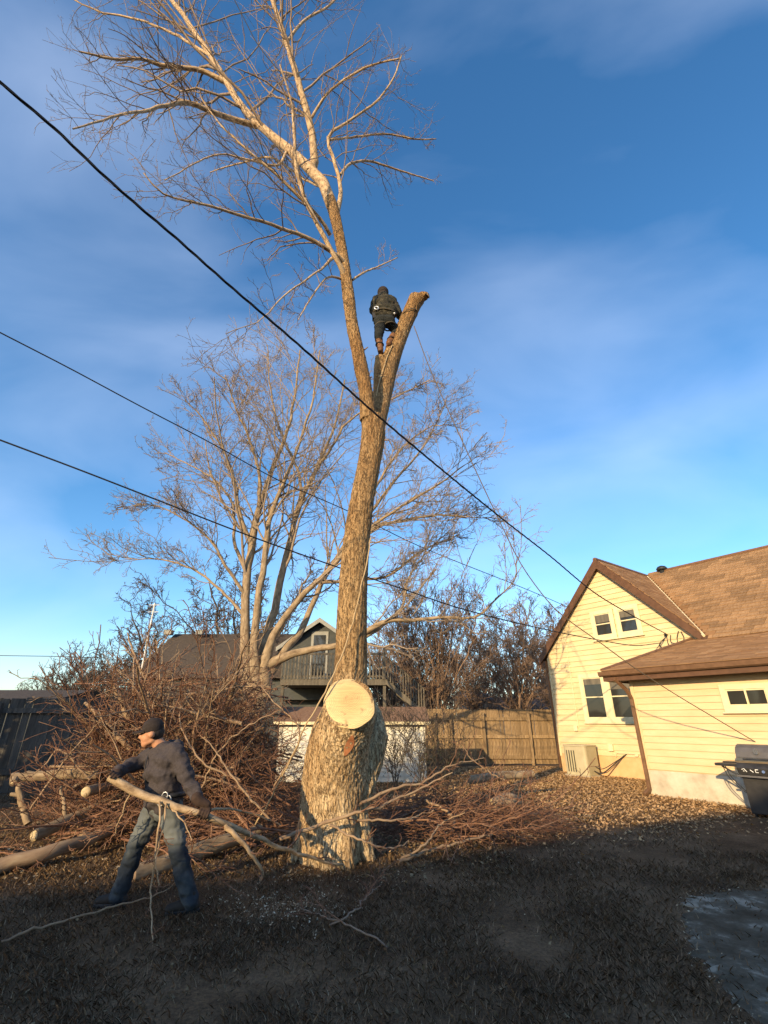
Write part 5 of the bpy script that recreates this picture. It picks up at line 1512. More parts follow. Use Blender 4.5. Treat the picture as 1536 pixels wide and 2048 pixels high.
# main heap: butts inside, tips bristling outwards
for i in range(190):
    a = rg.uniform(0, 2 * math.pi)
    el = math.radians(rg.triangular(2, 66, 24))
    d = Vector((math.cos(a) * math.cos(el), math.sin(a) * math.cos(el) * 0.8, math.sin(el)))
    p = PC + Vector((rg.uniform(-1.5, 1.2), rg.uniform(-1.0, 1.0), rg.uniform(-0.15, 1.2))) - d * 0.5
    if i % 3 == 0:                                   # some lie across the heap
        d = Vector((rg.choice((-1, 1)) * rg.uniform(0.6, 1), rg.uniform(-0.5, 0.5), rg.uniform(-0.15, 0.25))).normalized()
        p = PC + Vector((-d.x * 1.2 + rg.uniform(-0.9, 0.9), rg.uniform(-1.3, 1.0), rg.uniform(-0.1, 1.85)))
    p.z = max(p.z, 0.12)
    s = rg.uniform(0.72, 1.0) * (0.66 if d.x < -0.45 else 1.0) * (0.66 if d.x > 0.45 else 1.0)
    L_ = 2.6 * s
    if p.z + d.z * L_ > 2.75: d.z *= max((2.75 - p.z) / (d.z * L_), 0.3); d.normalize()
    if p.z + d.z * L_ < 0.1: d.z = 0.02; d.normalize()
    me = VAR[rg.randrange(12)] if i % 4 else VAR2[rg.randrange(4)]
    put(me, p, d, s, 'cut_branch', 'thin reddish-brown bare branch tangled in the big brush heap', 'branches heaped in the brush pile')
# low spread of branches right of the trunk
for i in range(30):
    x = rg.uniform(-0.2, 1.2); y = rg.uniform(8.0, 10.2)
    a = rg.gauss(0.12, 0.5)
    d = Vector((math.cos(a), math.sin(a), rg.uniform(0.0, 0.16))).normalized()
    s = rg.uniform(0.42, 0.72)
    put(VAR3[rg.randrange(5)], Vector((x, y, rg.uniform(0.08, 0.3))), d, s * 1.25, 'cut_branch', 'thin bare branch in the low spread of cuttings right of the trunk', 'cut branches right of the trunk')
# in front of the heap, around the man's path
for i in range(26):
    x = rg.uniform(-4.8, -1.4); y = rg.uniform(7.2, 8.3)
    a = rg.choice((0, math.pi)) + rg.gauss(0, 0.5)
    d = Vector((math.cos(a), math.sin(a), rg.uniform(0.02, 0.35))).normalized()
    s = rg.uniform(0.45, 0.8)
    put(VAR[rg.randrange(12)], Vector((x - d.x, y, rg.uniform(0.08, 0.25))), d, s, 'cut_branch', 'thin bare branch lying at the front foot of the brush heap', 'cut branches in front of the heap')

# ---- logs with sawn ends, each its own
def log(pts, radii, label, ends=(1, 0), name='log', sides=14, knots=(), m=None, group=None):
    P = smooth_path(pts, 18, rng, 0.006)
    L = np.concatenate([[0], np.cumsum([(Vector(a) - Vector(b)).length for a, b in zip(pts[:-1], pts[1:])])]); L /= L[-1]
    R = np.interp(np.linspace(0, 1, 18), L, radii) * 0.8
    T = Tubes(); T.add(P, R, sides)
    root = empty(name, Vector(P.mean(0)), label, 'log' if name == 'log' else 'branch', group)
    link('bark', T.mesh('bark'), m or M['brush_limb'], root)
    for e, i, j in ((ends[0], 0, 1), (ends[1], -1, -2)):
        n = Vector(P[i] - P[j]).normalized()
        disc(Vector(P[i]) - n * 0.004, n, R[i] * (1.01 if e else 0.98), nr=3, na=20, seed=i + 5, wob=0.03).build('cut_end', M['cut_pale'] if e else M['brush_limb'], root, smooth=True)
    for (t, dx, r_) in knots:
        i = int(t * 17); p0 = Vector(P[i]); kb = MB(); kb.tube([p0, p0 + Vector(dx)], [r_, r_ * 0.8], 10); kb.build('stub', m or M['brush_limb'], root)
        n = Vector(dx).normalized(); disc(p0 + Vector(dx), n, r_ * 0.82, nr=2, na=14, seed=3).build('cut_end', M['cut_pale'], root, smooth=True)
    return root
def g_(px, py, z=0.0): 
    return onground(px, py, z)
log([at(22, 1556, 8.0), at(110, 1549, 8.15), at(196, 1549, 8.2)], [0.085, 0.09, 0.08], 'thick horizontal log with sawn ends lying highest at the left', (1, 1), knots=((0.06, (0.06, -0.12, -0.06), 0.06),), m=M['bark_grey'])
log([at(170, 1584, 7.3), at(215, 1574, 8.0), at(300, 1560, 9.2)], [0.085, 0.08, 0.07], 'log with a round pale cut end pointing at the viewer', (1, 0))
log([at(66, 1672, 7.1), at(120, 1648, 7.5), at(235, 1600, 8.4), at(300, 1580, 9.0)], [0.085, 0.095, 0.09, 0.07], 'dark log with a white slanting cut end above the long golden log', (1, 0), m=M['bark_grey'])
log([at(-60, 1752, 6.35), at(0, 1733, 6.6), at(100, 1704, 6.9), at(180, 1678, 7.4), at(240, 1650, 7.9)], [0.10, 0.10, 0.098, 0.09, 0.08], 'long golden log running in from the left edge of the picture', (0, 0), knots=((0.72, (-0.10, -0.05, 0.09), 0.055),))
log([at(38, 1566, 7.9), at(42, 1600, 7.9), at(56, 1648, 7.85)], [0.05, 0.052, 0.06], 'short upright log propped under the highest log', (0, 0), knots=((0.35, (-0.12, -0.04, 0.02), 0.03),), m=M['bark_grey'])
log([at(262, 1752, 6.35), at(330, 1728, 6.7), at(420, 1694, 7.2), at(520, 1660, 7.8)], [0.12, 0.125, 0.115, 0.10], 'thick shaded log on the grass behind the striding man', (0, 0), m=M['bark_grey'])
log([at(132, 1640, 7.6), at(128, 1610, 7.7), at(122, 1575, 7.9)], [0.035, 0.03, 0.025], 'thin upright stub standing among the logs', (0, 0), m=M['bark_grey'])
log([at(272, 1470, 8.5), at(245, 1408, 8.4), at(226, 1362, 8.3)], [0.06, 0.05, 0.045], 'stout broken limb sticking up out of the heap behind the cap', (0, 1), name='limb')
log([at(262, 1500, 8.2), at(205, 1440, 8.1), at(170, 1405, 8.1)], [0.05, 0.045, 0.03], 'straight pale limb slanting up left across the heap', (0, 0), name='limb')
log([at(300, 1430, 8.8), at(292, 1370, 8.9), at(262, 1290, 9.0), at(255, 1265, 9.0)], [0.03, 0.03, 0.022, 0.012], 'tall pale limb rising from the heap towards the mast', (0, 0), name='limb')
log([at(330, 1430, 8.8), at(318, 1340, 8.9), at(312, 1280, 9.0)], [0.022, 0.02, 0.012], 'slim upright limb rising from the heap above the man', (0, 0), name='limb')
log([at(985, 1612, 9.6), at(1018, 1600, 9.8), at(1040, 1606, 10.0)], [0.14, 0.15, 0.10], 'short mossy chunk of wood lying in the leaves right of the trunk', (1, 0))
log([at(940, 1560, 11.2), at(1000, 1552, 11.6), at(1065, 1548, 12.0)], [0.10, 0.11, 0.09], 'dark log lying across the shaded grass in front of the fence', (0, 0), m=M['bark_grey'])

# ---- single branches one can pick out
def twiggy(pts, radii, label, k=8, k2=3, m='brush_limb', seed=1, ll=(0.12, 0.3), up=0.15, name='cut_branch', rmin=0.005, cut=True, extra=(), cat='branch'):
    rg_ = np.random.default_rng(seed)
    n = 24
    P = smooth_path(pts, n, rg_, 0.008)
    L = np.concatenate([[0], np.cumsum([(Vector(a) - Vector(b)).length for a, b in zip(pts[:-1], pts[1:])])]); L /= L[-1]
    R = np.interp(np.linspace(0, 1, n), L, radii)
    root = empty(name, Vector(P[0]), label, cat)
    T = Tubes(); T.add(P, R, 10)
    for e_pts, e_r in extra:
        T.add(smooth_path(e_pts, 14, rg_, 0.006), np.linspace(e_r[0], e_r[1], 14), 6)
    link('stem', T.mesh('stem'), M[m], root)
    S = Tubes()
    src = [(P[None], R[None], k)] + [(smooth_path(e, 14)[None], np.linspace(r_[0], r_[1], 14)[None], 4) for e, r_ in extra]
    for pp, rr, kk in src:
        if not kk: continue
        c1, r1 = spawn(rg_, pp, rr, kk, 0.3, 0.99, (25, 60), ll, 0.5, up=up, wig=0.05, N=7, rmin=rmin, lmin=0.14)
        S.add(c1, r1, 4)
        c2, r2 = spawn(rg_, c1, r1, k2, 0.2, 1.0, (25, 60), (0.3, 0.6), 0.7, up=up, wig=0.06, N=4, rmin=rmin * 0.85, lmin=0.05)
        S.add(c2, r2, 3)
    link('twigs', S.mesh('twigs'), M['brush_twig'], root)['kind'] = 'stuff'
    if cut:
        nn = Vector(P[0] - P[1]).normalized()
        disc(Vector(P[0]) - nn * 0.003, nn, R[0] * 1.0, nr=2, na=16, seed=1).build('cut_end', M['cut_pale'], root, smooth=True)
    return root
CB_PTS = [at(219, 1553, 5.10), at(262, 1580, 5.13), at(330, 1604, 5.16), at(408, 1629, 5.22), at(455, 1648, 5.35), at(510, 1672, 5.7), at(570, 1697, 6.1), at(640, 1722, 6.5), at(700, 1732, 6.85)]
twiggy(CB_PTS, [0.039, 0.037, 0.034, 0.031, 0.028, 0.024, 0.021, 0.017, 0.010], 'long pale branch that the man drags along with both hands', 6, 3, 'bark_limb', 5, (0.08, 0.2),
       extra=[([at(448, 1646, 5.33), at(474, 1672, 5.33), at(500, 1702, 5.36), at(522, 1738, 5.45), at(521, 1760, 5.5)], (0.026, 0.012)),
              ([at(319, 1603, 5.12), at(318, 1650, 5.02), at(309, 1715, 5.0), at(300, 1780, 5.0), at(306, 1880, 4.7)], (0.011, 0.005)),
              ([at(333, 1606, 5.12), at(326, 1660, 5.04), at(312, 1720, 5.0), at(318, 1770, 5.0)], (0.010, 0.005)),
              ([at(334, 1610, 5.2), at(352, 1628, 5.12), at(372, 1652, 5.08), at(384, 1680, 5.05)], (0.009, 0.004)),
              ([at(262, 1582, 5.15), at(245, 1625, 5.2), at(232, 1660, 5.25), at(222, 1678, 5.3)], (0.009, 0.004)),
              ([at(405, 1628, 5.25), at(440, 1616, 5.4), at(520, 1632, 5.8), at(560, 1650, 6.1)], (0.014, 0.006))])
twiggy([at(560, 1678, 6.4), at(640, 1650, 6.5), at(700, 1630, 6.5), at(760, 1612, 6.6), at(850, 1572, 6.9), at(905, 1545, 7.0)], [0.022, 0.02, 0.018, 0.015, 0.011, 0.006], 'long twig passing right in front of the trunk foot', 12, 3, 'brush_limb', 8, (0.08, 0.22), cut=False)
twiggy([at(722, 1606, 6.7), at(790, 1578, 6.9), at(850, 1562, 7.1), at(905, 1530, 7.3), at(968, 1516, 7.6)], [0.018, 0.017, 0.014, 0.01, 0.005], 'pale branch curving up right from behind the trunk foot', 10, 3, 'brush_limb', 9, (0.1, 0.28), cut=False)
twiggy([at(660, 1650, 6.3), at(705, 1672, 6.25), at(745, 1690, 6.2), at(790, 1694, 6.3), at(818, 1680, 6.4)], [0.013, 0.012, 0.011, 0.009, 0.005], 'small budded twig hanging low before the trunk', 8, 2, 'brush_limb', 10, (0.1, 0.25), cut=False)
twiggy([at(715, 1640, 6.5), at(780, 1640, 6.6), at(830, 1634, 6.8), at(868, 1620, 6.9)], [0.013, 0.012, 0.01, 0.006], 'budded twig sticking out right of the trunk at knee height', 9, 2, 'brush_limb', 12, (0.1, 0.25), cut=False)
twiggy([g_(797, 1724, 0.05), g_(860, 1700, 0.10), g_(930, 1682, 0.16), g_(985, 1668, 0.2)], [0.018, 0.017, 0.014, 0.008], 'straight reddish branch lying along the shadow edge', 10, 3, 'brush_limb', 13, (0.1, 0.3), cut=False)
twiggy([g_(800, 1722, 0.04), g_(850, 1690, 0.2), g_(880, 1650, 0.35), g_(930, 1625, 0.5)], [0.014, 0.013, 0.01, 0.006], 'reddish budded branch rising from the grass edge right of the trunk', 9, 3, 'brush_limb', 14, (0.12, 0.3), cut=False)
twiggy([at(850, 1600, 8.6), at(900, 1628, 8.4), at(905, 1660, 8.2), at(870, 1672, 8.0)], [0.02, 0.018, 0.014, 0.008], 'grey forked branch bent down in the low cuttings', 9, 3, 'brush_limb', 15, (0.15, 0.35), cut=False)
twiggy([at(1010, 1560, 9.6), at(980, 1545, 9.6), at(945, 1520, 9.6), at(925, 1492, 9.6)], [0.012, 0.011, 0.009, 0.005], 'dark twig arching over the low cuttings before the fence', 6, 3, 'brush_limb', 16, (0.15, 0.35), cut=False)
twiggy([g_(660, 1850, 0.02), g_(700, 1830, 0.08), g_(735, 1790, 0.06), g_(760, 1770, 0.03)], [0.008, 0.008, 0.006, 0.004], 'thin twig lying in the dark grass before the trunk', 6, 3, 'bark_twig', 17, (0.2, 0.45), up=0.02, cut=False)
twiggy([g_(775, 1895, 0.02), g_(720, 1862, 0.05), g_(650, 1832, 0.04), g_(600, 1815, 0.03)], [0.007, 0.007, 0.006, 0.004], 'thin twig lying in the dark grass at the bottom centre', 5, 3, 'bark_twig', 18, (0.2, 0.4), up=0.02, cut=False)
twiggy([g_(0, 1884, 0.03), g_(100, 1848, 0.03), g_(205, 1820, 0.04), g_(300, 1795, 0.05), g_(350, 1765, 0.12)], [0.010, 0.010, 0.009, 0.007, 0.004], 'long thin switch lying on the shaded grass behind the boots', 2, 2, 'brush_limb', 19, (0.06, 0.15), up=0.02, cut=False)
for (pts, lab, sd) in (
    ([at(545, 1580, 8.1), at(600, 1470, 8.0), at(545, 1400, 8.2), at(520, 1370, 8.3)][::1], 'curved twig arching over the right end of the heap', 31),
    ([at(400, 1580, 7.7), at(440, 1500, 7.6), at(500, 1450, 7.6), at(560, 1420, 7.7)], 'bowed twig sweeping up right over the face of the heap', 32),
    ([at(60, 1620, 7.7), at(130, 1520, 7.7), at(185, 1460, 7.8), at(205, 1435, 7.8)], 'straight twig slanting over the top log to the heap', 33),
    ([at(180, 1560, 7.9), at(120, 1500, 7.8), at(90, 1530, 7.7), at(50, 1560, 7.6)], 'twig arching down left onto the highest log', 34),
    ([at(480, 1560, 7.6), at(400, 1520, 7.5), at(360, 1440, 7.6), at(380, 1390, 7.7)], 'twig rising behind the man\'s shoulder', 35),
    ([at(540, 1640, 7.3), at(470, 1560, 7.3), at(430, 1500, 7.4), at(400, 1470, 7.4)], 'long switch leaning left over the heap beside the rope', 36)):
    twiggy(pts, [0.014, 0.013, 0.010, 0.005], lab, 7, 3, 'brush_limb', sd, (0.15, 0.4), cut=False)
# loose tangle of fine twigs filling the heap: nobody could count it
n = 2600
a = rng.uniform(0, 6.283, n); rr = np.sqrt(rng.random(n))
h = rng.random(n)
c = np.stack([PC.x - 0.1 + 2.3 * rr * np.cos(a), PC.y + 1.6 * rr * np.sin(a), 0.05 + h * 2.35 * (1 - rr ** 2 * 0.7)], 1)
d = rng.normal(size=(n, 3)) * np.array([1, 0.8, 0.55]); d = _norm(d)
L_ = rng.uniform(0.25, 0.8, n)
s = np.linspace(-0.5, 0.5, 5)
bend = rng.normal(0, 0.25, (n, 3))
P = c[:, None] + L_[:, None, None] * (d[:, None] * s[None, :, None] + bend[:, None] * (s ** 2)[None, :, None])
P[..., 2] = np.maximum(P[..., 2], 0.02)
R = np.broadcast_to(rng.uniform(0.0035, 0.007, n)[:, None] * np.linspace(1, 0.6, 5), (n, 5))
T = Tubes(); T.add(P, R, 3)
n2 = 1200
c = np.stack([rng.uniform(-0.2, 2.9, n2), rng.uniform(7.9, 10.3, n2), rng.uniform(0.02, 0.28, n2)], 1)
d = _norm(rng.normal(size=(n2, 3)) * np.array([1, 0.8, 0.2])); L_ = rng.uniform(0.15, 0.6, n2)
P = c[:, None] + L_[:, None, None] * (d[:, None] * s[None, :, None] + rng.normal(0, 0.2, (n2, 3))[:, None] * (s ** 2)[None, :, None]); P[..., 2] = np.maximum(P[..., 2], 0.02)
T.add(P, np.broadcast_to(rng.uniform(0.003, 0.006, n2)[:, None], (n2, 5)) * np.linspace(1, 0.6, 5), 3)
tag(link('brush_twigs', T.mesh('brush_twigs'), M['brush_twig']), 'loose tangle of fine reddish twigs filling the heap and the cuttings', 'twigs', None, 'stuff')
# leafless shrub with a few dark leaves before the white shed
S1 = bare_tree_meshes(53, 2.0, 0.9, 6, 0.013, 3, 0.005, (6, 4, 2, 2), up=0.25, fork=0.1, wig=0.06)
M['leaf_dark'] = island_mat('leaf_dark', [(0.05, 0.06, 0.03), (0.09, 0.085, 0.045), (0.12, 0.09, 0.05)], 0.7)
for i, (px, Y, s_, lab) in enumerate(((790, 13.4, 1.0, 'thin dark-leaved shrub before the white shed beside the trunk'), (840, 12.9, 0.92, 'thin dark-leaved shrub before the right corner of the shed'), (886, 13.6, 0.95, 'thin dark shrub before the fence just right of the shed'))):
    p = at(px, 1440, Y)
    t = place_tree('shrub', S1, (p.x, Y, 0), s_, i * 1.7, M['twig_dark'], M['twig_dark'], lab)
    t['category'] = 'shrub'
    rg_ = np.random.default_rng(i + 60)
    nl = 300
    vs = rg_.normal(0, 1, (nl, 3)) * np.array([0.42, 0.35, 0.42]) + np.array([0, 0, 1.0]); vs[:, 2] = np.clip(vs[:, 2], 0.15, 1.95)
    u_ = _norm(rg_.normal(size=(nl, 3))) * 0.028; w_ = _norm(rg_.normal(size=(nl, 3))) * 0.017
    V_ = np.stack([vs - u_, vs + w_, vs + u_, vs - w_], 1).reshape(-1, 3)
    o = link('leaves', np_mesh('leaves', V_, np.arange(nl * 4).reshape(-1, 4)), M['leaf_dark']); o.parent = t; o['kind'] = 'stuff'
# ------------------------------------------------------------------ people
M['skin'] = mat('skin', [(0.42, 0.20, 0.11), (0.52, 0.27, 0.155)], scale=14, rough=0.55, bump=0.05)
M['hoodie'] = mat('hoodie_grey', [(0.040, 0.034, 0.036), (0.066, 0.056, 0.057)], scale=60, rough=0.95, bump=0.15)
M['jeans'] = mat('jeans_blue', [(0.022, 0.032, 0.048), (0.06, 0.075, 0.085), (0.17, 0.18, 0.165)], scale=3.2, rough=0.9, bump=0.12, bscale=120, pos=[0.36, 0.52, 0.68])
def faded_shaded_jeans():  # thighs pale from wear; shade on the lower legs painted in as darker denim
    m = mat('jeans_faded_shaded', [(0.012, 0.018, 0.028), (0.03, 0.04, 0.052), (0.075, 0.088, 0.092)], scale=4, rough=0.9, bump=0.12, bscale=120, pos=[0.36, 0.52, 0.68])
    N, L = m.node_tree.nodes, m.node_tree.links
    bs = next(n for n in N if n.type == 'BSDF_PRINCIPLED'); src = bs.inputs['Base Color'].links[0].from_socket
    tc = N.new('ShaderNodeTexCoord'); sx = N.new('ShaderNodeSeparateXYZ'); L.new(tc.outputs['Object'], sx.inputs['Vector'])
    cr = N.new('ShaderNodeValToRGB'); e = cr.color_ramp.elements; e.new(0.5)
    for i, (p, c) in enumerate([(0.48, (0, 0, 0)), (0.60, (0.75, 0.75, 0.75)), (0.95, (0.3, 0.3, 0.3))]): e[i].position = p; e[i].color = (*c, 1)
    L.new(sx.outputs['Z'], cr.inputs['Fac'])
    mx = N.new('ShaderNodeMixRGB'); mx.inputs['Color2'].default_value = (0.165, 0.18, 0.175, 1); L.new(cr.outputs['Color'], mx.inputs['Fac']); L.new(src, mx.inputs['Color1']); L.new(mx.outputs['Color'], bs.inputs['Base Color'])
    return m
M['jeans'] = faded_shaded_jeans()
M['cap'] = mat('cap_dark', [(0.022, 0.017, 0.015), (0.035, 0.026, 0.023)], scale=30, rough=0.9)
M['glove'] = mat('glove_dark', [(0.03, 0.019, 0.014), (0.055, 0.033, 0.024)], scale=20, rough=0.85)
M['boot'] = mat('boot_dark', [(0.018, 0.015, 0.013), (0.035, 0.028, 0.022)], scale=14, rough=0.7)
M['boot_brown'] = mat('boot_brown', [(0.10, 0.045, 0.018), (0.24, 0.11, 0.045)], scale=9, rough=0.6)
M['camo'] = mat('jacket_olive', [(0.012, 0.013, 0.010), (0.035, 0.034, 0.024), (0.018, 0.016, 0.012), (0.06, 0.054, 0.038)], scale=9, rough=0.95, detail=2, pos=[0.36, 0.46, 0.54, 0.64])
M['work_pants'] = mat('work_pants', [(0.010, 0.012, 0.012), (0.022, 0.025, 0.024)], scale=8, rough=0.9)
M['strap'] = mat('strap_tan', [(0.36, 0.30, 0.18), (0.45, 0.38, 0.24)], scale=20, rough=0.8)
M['strap_dark'] = mat('strap_dark', [(0.05, 0.042, 0.03), (0.08, 0.07, 0.05)], scale=20, rough=0.8)
M['steel'] = mat('steel', [(0.55, 0.55, 0.53), (0.65, 0.65, 0.63)], scale=10, rough=0.3, metal=0.6)
M['hair'] = mat('hair_dark', [(0.02, 0.015, 0.012), (0.04, 0.03, 0.025)], scale=60, stretch=(1, 1, 0.2), rough=0.7)
def cap_(mb, pts, rad):
    """tapered rounded limb: tube plus balls at the joints"""
    pts = [Vector(p) for p in pts]
    for i, (p, r) in enumerate(zip(pts, rad)):
        mb.ball(p, r, 14, 9)
        if i:
            mb.tube([pts[i - 1], p], [rad[i - 1], r], 14)
def figure_part(mb, name, m, parent, voxel=0.010, it=4, folds=0.0, fs=14.0, seed=0.0):
    me = remeshed(mb, voxel, name, it)
    if folds:
        V_ = co(me).copy(); N_ = nrm(me).copy()
        dd = np.array([mnoise.noise(Vector((v[0] * fs, v[1] * fs, v[2] * fs * 1.7 + seed))) * 0.7 + mnoise.noise(Vector((v[0] * fs * 2.4, v[1] * fs * 2.4, v[2] * fs * 3.2 + seed))) * 0.3 for v in V_])
        me.vertices.foreach_set('co', (V_ + N_ * (dd * folds)[:, None]).astype(np.float32).ravel())
    me.polygons.foreach_set('use_smooth', np.ones(len(me.polygons), bool)); me.update()
    return link(name, me, m, parent)
def J(px, py, Y): return at(px, py, Y)

# ---- the man dragging the branch
mY = 5.5
neck, chest, belly, pelv = J(321, 1497, mY + 0.01), J(325, 1530, mY), J(327, 1572, mY), J(327, 1606, mY)
head = J(303, 1467, mY - 0.02)
sl, el_, wl2, hl = J(352, 1508, mY - 0.15), J(380, 1567, mY - 0.20), J(399, 1602, mY - 0.28), J(407, 1618, mY - 0.31)
sr_, er_, wr2, hr = J(293, 1517, mY + 0.12), J(258, 1534, mY - 0.02), J(234, 1545, mY - 0.26), J(224, 1551, mY - 0.34)
hipl, hipr = J(340, 1612, mY - 0.07), J(313, 1612, mY + 0.08)
kl, al = J(357, 1703, mY - 0.10), J(380, 1803, mY - 0.06)
kr, ar = J(273, 1688, mY + 0.08), J(237, 1793, mY + 0.10)
man = empty('person', (pelv.x, mY, 0), 'person in dark grey hoodie, jeans and cap striding left with the pale branch', 'person')
F = Vector((-0.95, -0.30, -0.10)).normalized()            # where he looks
SIDE = F.cross(ZV).normalized(); UPV = SIDE.cross(F).normalized()
def hp_(f, s, u): return head + F * f + SIDE * s + UPV * u
hm = MB()
hm.ball(hp_(-0.012, 0, 0.015), 0.098, 20, 14, (1, 1, 1))
hm.ball(hp_(0.02, 0, -0.03), 0.078, 18, 12)
hm.ball(hp_(0.045, 0, -0.085), 0.048, 14, 10)              # chin and jaw
cap_(hm, [hp_(-0.02, 0.045, -0.06), hp_(0.04, 0.03, -0.085)], [0.035, 0.03]); cap_(hm, [hp_(-0.02, -0.045, -0.06), hp_(0.04, -0.03, -0.085)], [0.035, 0.03])
cap_(hm, [hp_(0.088, 0, 0.012), hp_(0.108, 0, -0.025), hp_(0.095, 0, -0.036)], [0.013, 0.017, 0.014])   # nose
cap_(hm, [hp_(0.082, 0.03, 0.022), hp_(0.088, -0.03, 0.022)], [0.014, 0.014])                          # brow
cap_(hm, [hp_(0.085, 0.018, -0.06), hp_(0.085, -0.018, -0.06)], [0.011, 0.011])                        # lips
cap_(hm, [hp_(0.083, 0.016, -0.073), hp_(0.083, -0.016, -0.073)], [0.010, 0.010])
for s_ in (-1, 1):
    hm.ball(hp_(-0.012, s_ * 0.095, -0.012), 0.032, 12, 9, (1, 1, 1)) ; 
cap_(hm, [hp_(-0.03, 0, -0.05), neck + Vector((0, 0, 0.02)), chest], [0.062, 0.062, 0.08])
# whole body below the clothes, one continuous surface
cap_(hm, [chest, belly, pelv], [0.12, 0.11, 0.11])
for S_ in ((sl, el_, wl2, hl), (sr_, er_, wr2, hr)):
    cap_(hm, [chest, S_[0], S_[1], S_[2]], [0.09, 0.055, 0.04, 0.028])
for S_ in ((hipl, kl, al), (hipr, kr, ar)):
    cap_(hm, [pelv, S_[0], S_[1], S_[2]], [0.1, 0.075, 0.05, 0.035])
figure_part(hm, 'body', M['skin'], man, 0.0085, 2)
ev = MB()
for s_ in (-1, 1):
    ev.ball(hp_(0.086, s_ * 0.031, 0.004), 0.009, 10, 7)
ev.build('eye', M['hair'], man, smooth=True)
# hair at the back and sides below the cap
hb = MB(); hb.ball(hp_(-0.028, 0, 0.005), 0.099, 18, 12); hb.ball(hp_(-0.05, 0, -0.045), 0.062, 14, 10); figure_part(hb, 'hair', M['hair'], man, 0.009, 1)
# cap with brim
cm = MB(); cm.ball(hp_(-0.012, 0, 0.055), 0.108, 22, 14, (1, 1, 0.92)); cm.tube([hp_(-0.012, 0, 0.02) , hp_(-0.012, 0, 0.06)], [0.106, 0.108], 20)
co_ = figure_part(cm, 'cap', M['cap'], man, 0.009, 2)
bb = MB()
arc = [(-1, 0.06), (-0.85, 0.12), (-0.5, 0.168), (0, 0.186), (0.5, 0.168), (0.85, 0.12), (1, 0.06)]
top = [hp_(f, s * 0.085, 0.045 - 0.018 * s * s - 0.10 * max(f - 0.06, 0)) for s, f in arc]
inn = [hp_(0.06, s * 0.085, 0.047 - 0.012 * s * s) for s, f in arc]
for i in range(6):
    bb.hexa([inn[i] - UPV * 0.012, inn[i + 1] - UPV * 0.012, top[i + 1] - UPV * 0.012, top[i] - UPV * 0.012, inn[i], inn[i + 1], top[i + 1], top[i]])
bb.build('brim', M['cap'], co_)
# hoodie: torso, sleeves, hood lying on the back
hd_ = MB()
fwd = Vector((-0.72, -0.68, 0)).normalized(); sdv = Vector((0.68, -0.72, 0)).normalized()      # chest turned half to the viewer
def ell_ring(c, a, b_, mb, up=None, r=0.1):
    pass
for c, w, dpt, r in ((chest + ZV * 0.05, 0.155, 0.02, 0.125), (chest - ZV * 0.06, 0.135, 0.03, 0.135), (belly, 0.105, 0.03, 0.138), (belly - ZV * 0.09, 0.095, 0.03, 0.140), (pelv + ZV * 0.02, 0.095, 0.02, 0.142)):
    cap_(hd_, [c - sdv * w, c + sdv * w], [r, r]); hd_.ball(c + fwd * dpt, r * 1.02, 14, 9)
cap_(hd_, [chest + ZV * 0.08, belly, pelv], [0.15, 0.15, 0.15])
cap_(hd_, [neck - ZV * 0.02, chest + ZV * 0.06], [0.085, 0.13])
cap_(hd_, [neck - ZV * 0.035, sl, el_, wl2], [0.085, 0.092, 0.064, 0.046])
cap_(hd_, [neck - ZV * 0.05, sr_, er_, wr2], [0.085, 0.09, 0.064, 0.047])
hood_c = neck - fwd * 0.12 + ZV * 0.02
cap_(hd_, [hood_c - sdv * 0.09, hood_c - fwd * 0.05 - ZV * 0.03, hood_c + sdv * 0.10], [0.06, 0.085, 0.065])
cap_(hd_, [hood_c + sdv * 0.10, neck + sdv * 0.085 + fwd * 0.02 - ZV * 0.02, neck + fwd * 0.085 - ZV * 0.05], [0.05, 0.03, 0.024])
cap_(hd_, [hood_c - sdv * 0.09, neck - sdv * 0.085 + fwd * 0.02 - ZV * 0.02, neck + fwd * 0.085 - ZV * 0.05], [0.05, 0.03, 0.024])
ho = figure_part(hd_, 'hoodie', M['hoodie'], man, 0.0105, 4, 0.034, 9.0)
# zip line
zp = MB(); zp.tube(smooth_path([neck + fwd * 0.11 - ZV * 0.05, chest + fwd * 0.168, belly + fwd * 0.176, pelv + fwd * 0.165], 14), 0.006, 6); zp.build('zip', M['black_metal'], ho)
# waist strap of a tool belt with clips
tb = MB()
ring = []
for i in range(25):
    a = 2 * math.pi * i / 24
    ring.append(pelv + ZV * (0.07 + 0.02 * math.sin(a)) + fwd * (0.175 * math.cos(a)) + sdv * (0.245 * math.sin(a)))
tb.tube(ring, 0.022, 8, cap=False); tb.build('tool_belt', M['black_metal'], man, smooth=True)
cl = MB()
for dx, dz in ((0.0, 0.02), (0.03, 0.05), (0.055, 0.0)):
    c = pelv + sdv * (0.25 - dx * 0.5) + fwd * (0.06 + dx) + ZV * (0.04 + dz)
    cl.tube([c + Vector((0.028 * math.cos(t), 0, 0.034 * math.sin(t))) for t in np.linspace(0, 6.28, 13)], 0.006, 6, cap=False)
cl.build('carabiners', M['steel'], man, smooth=True)['kind'] = 'stuff'
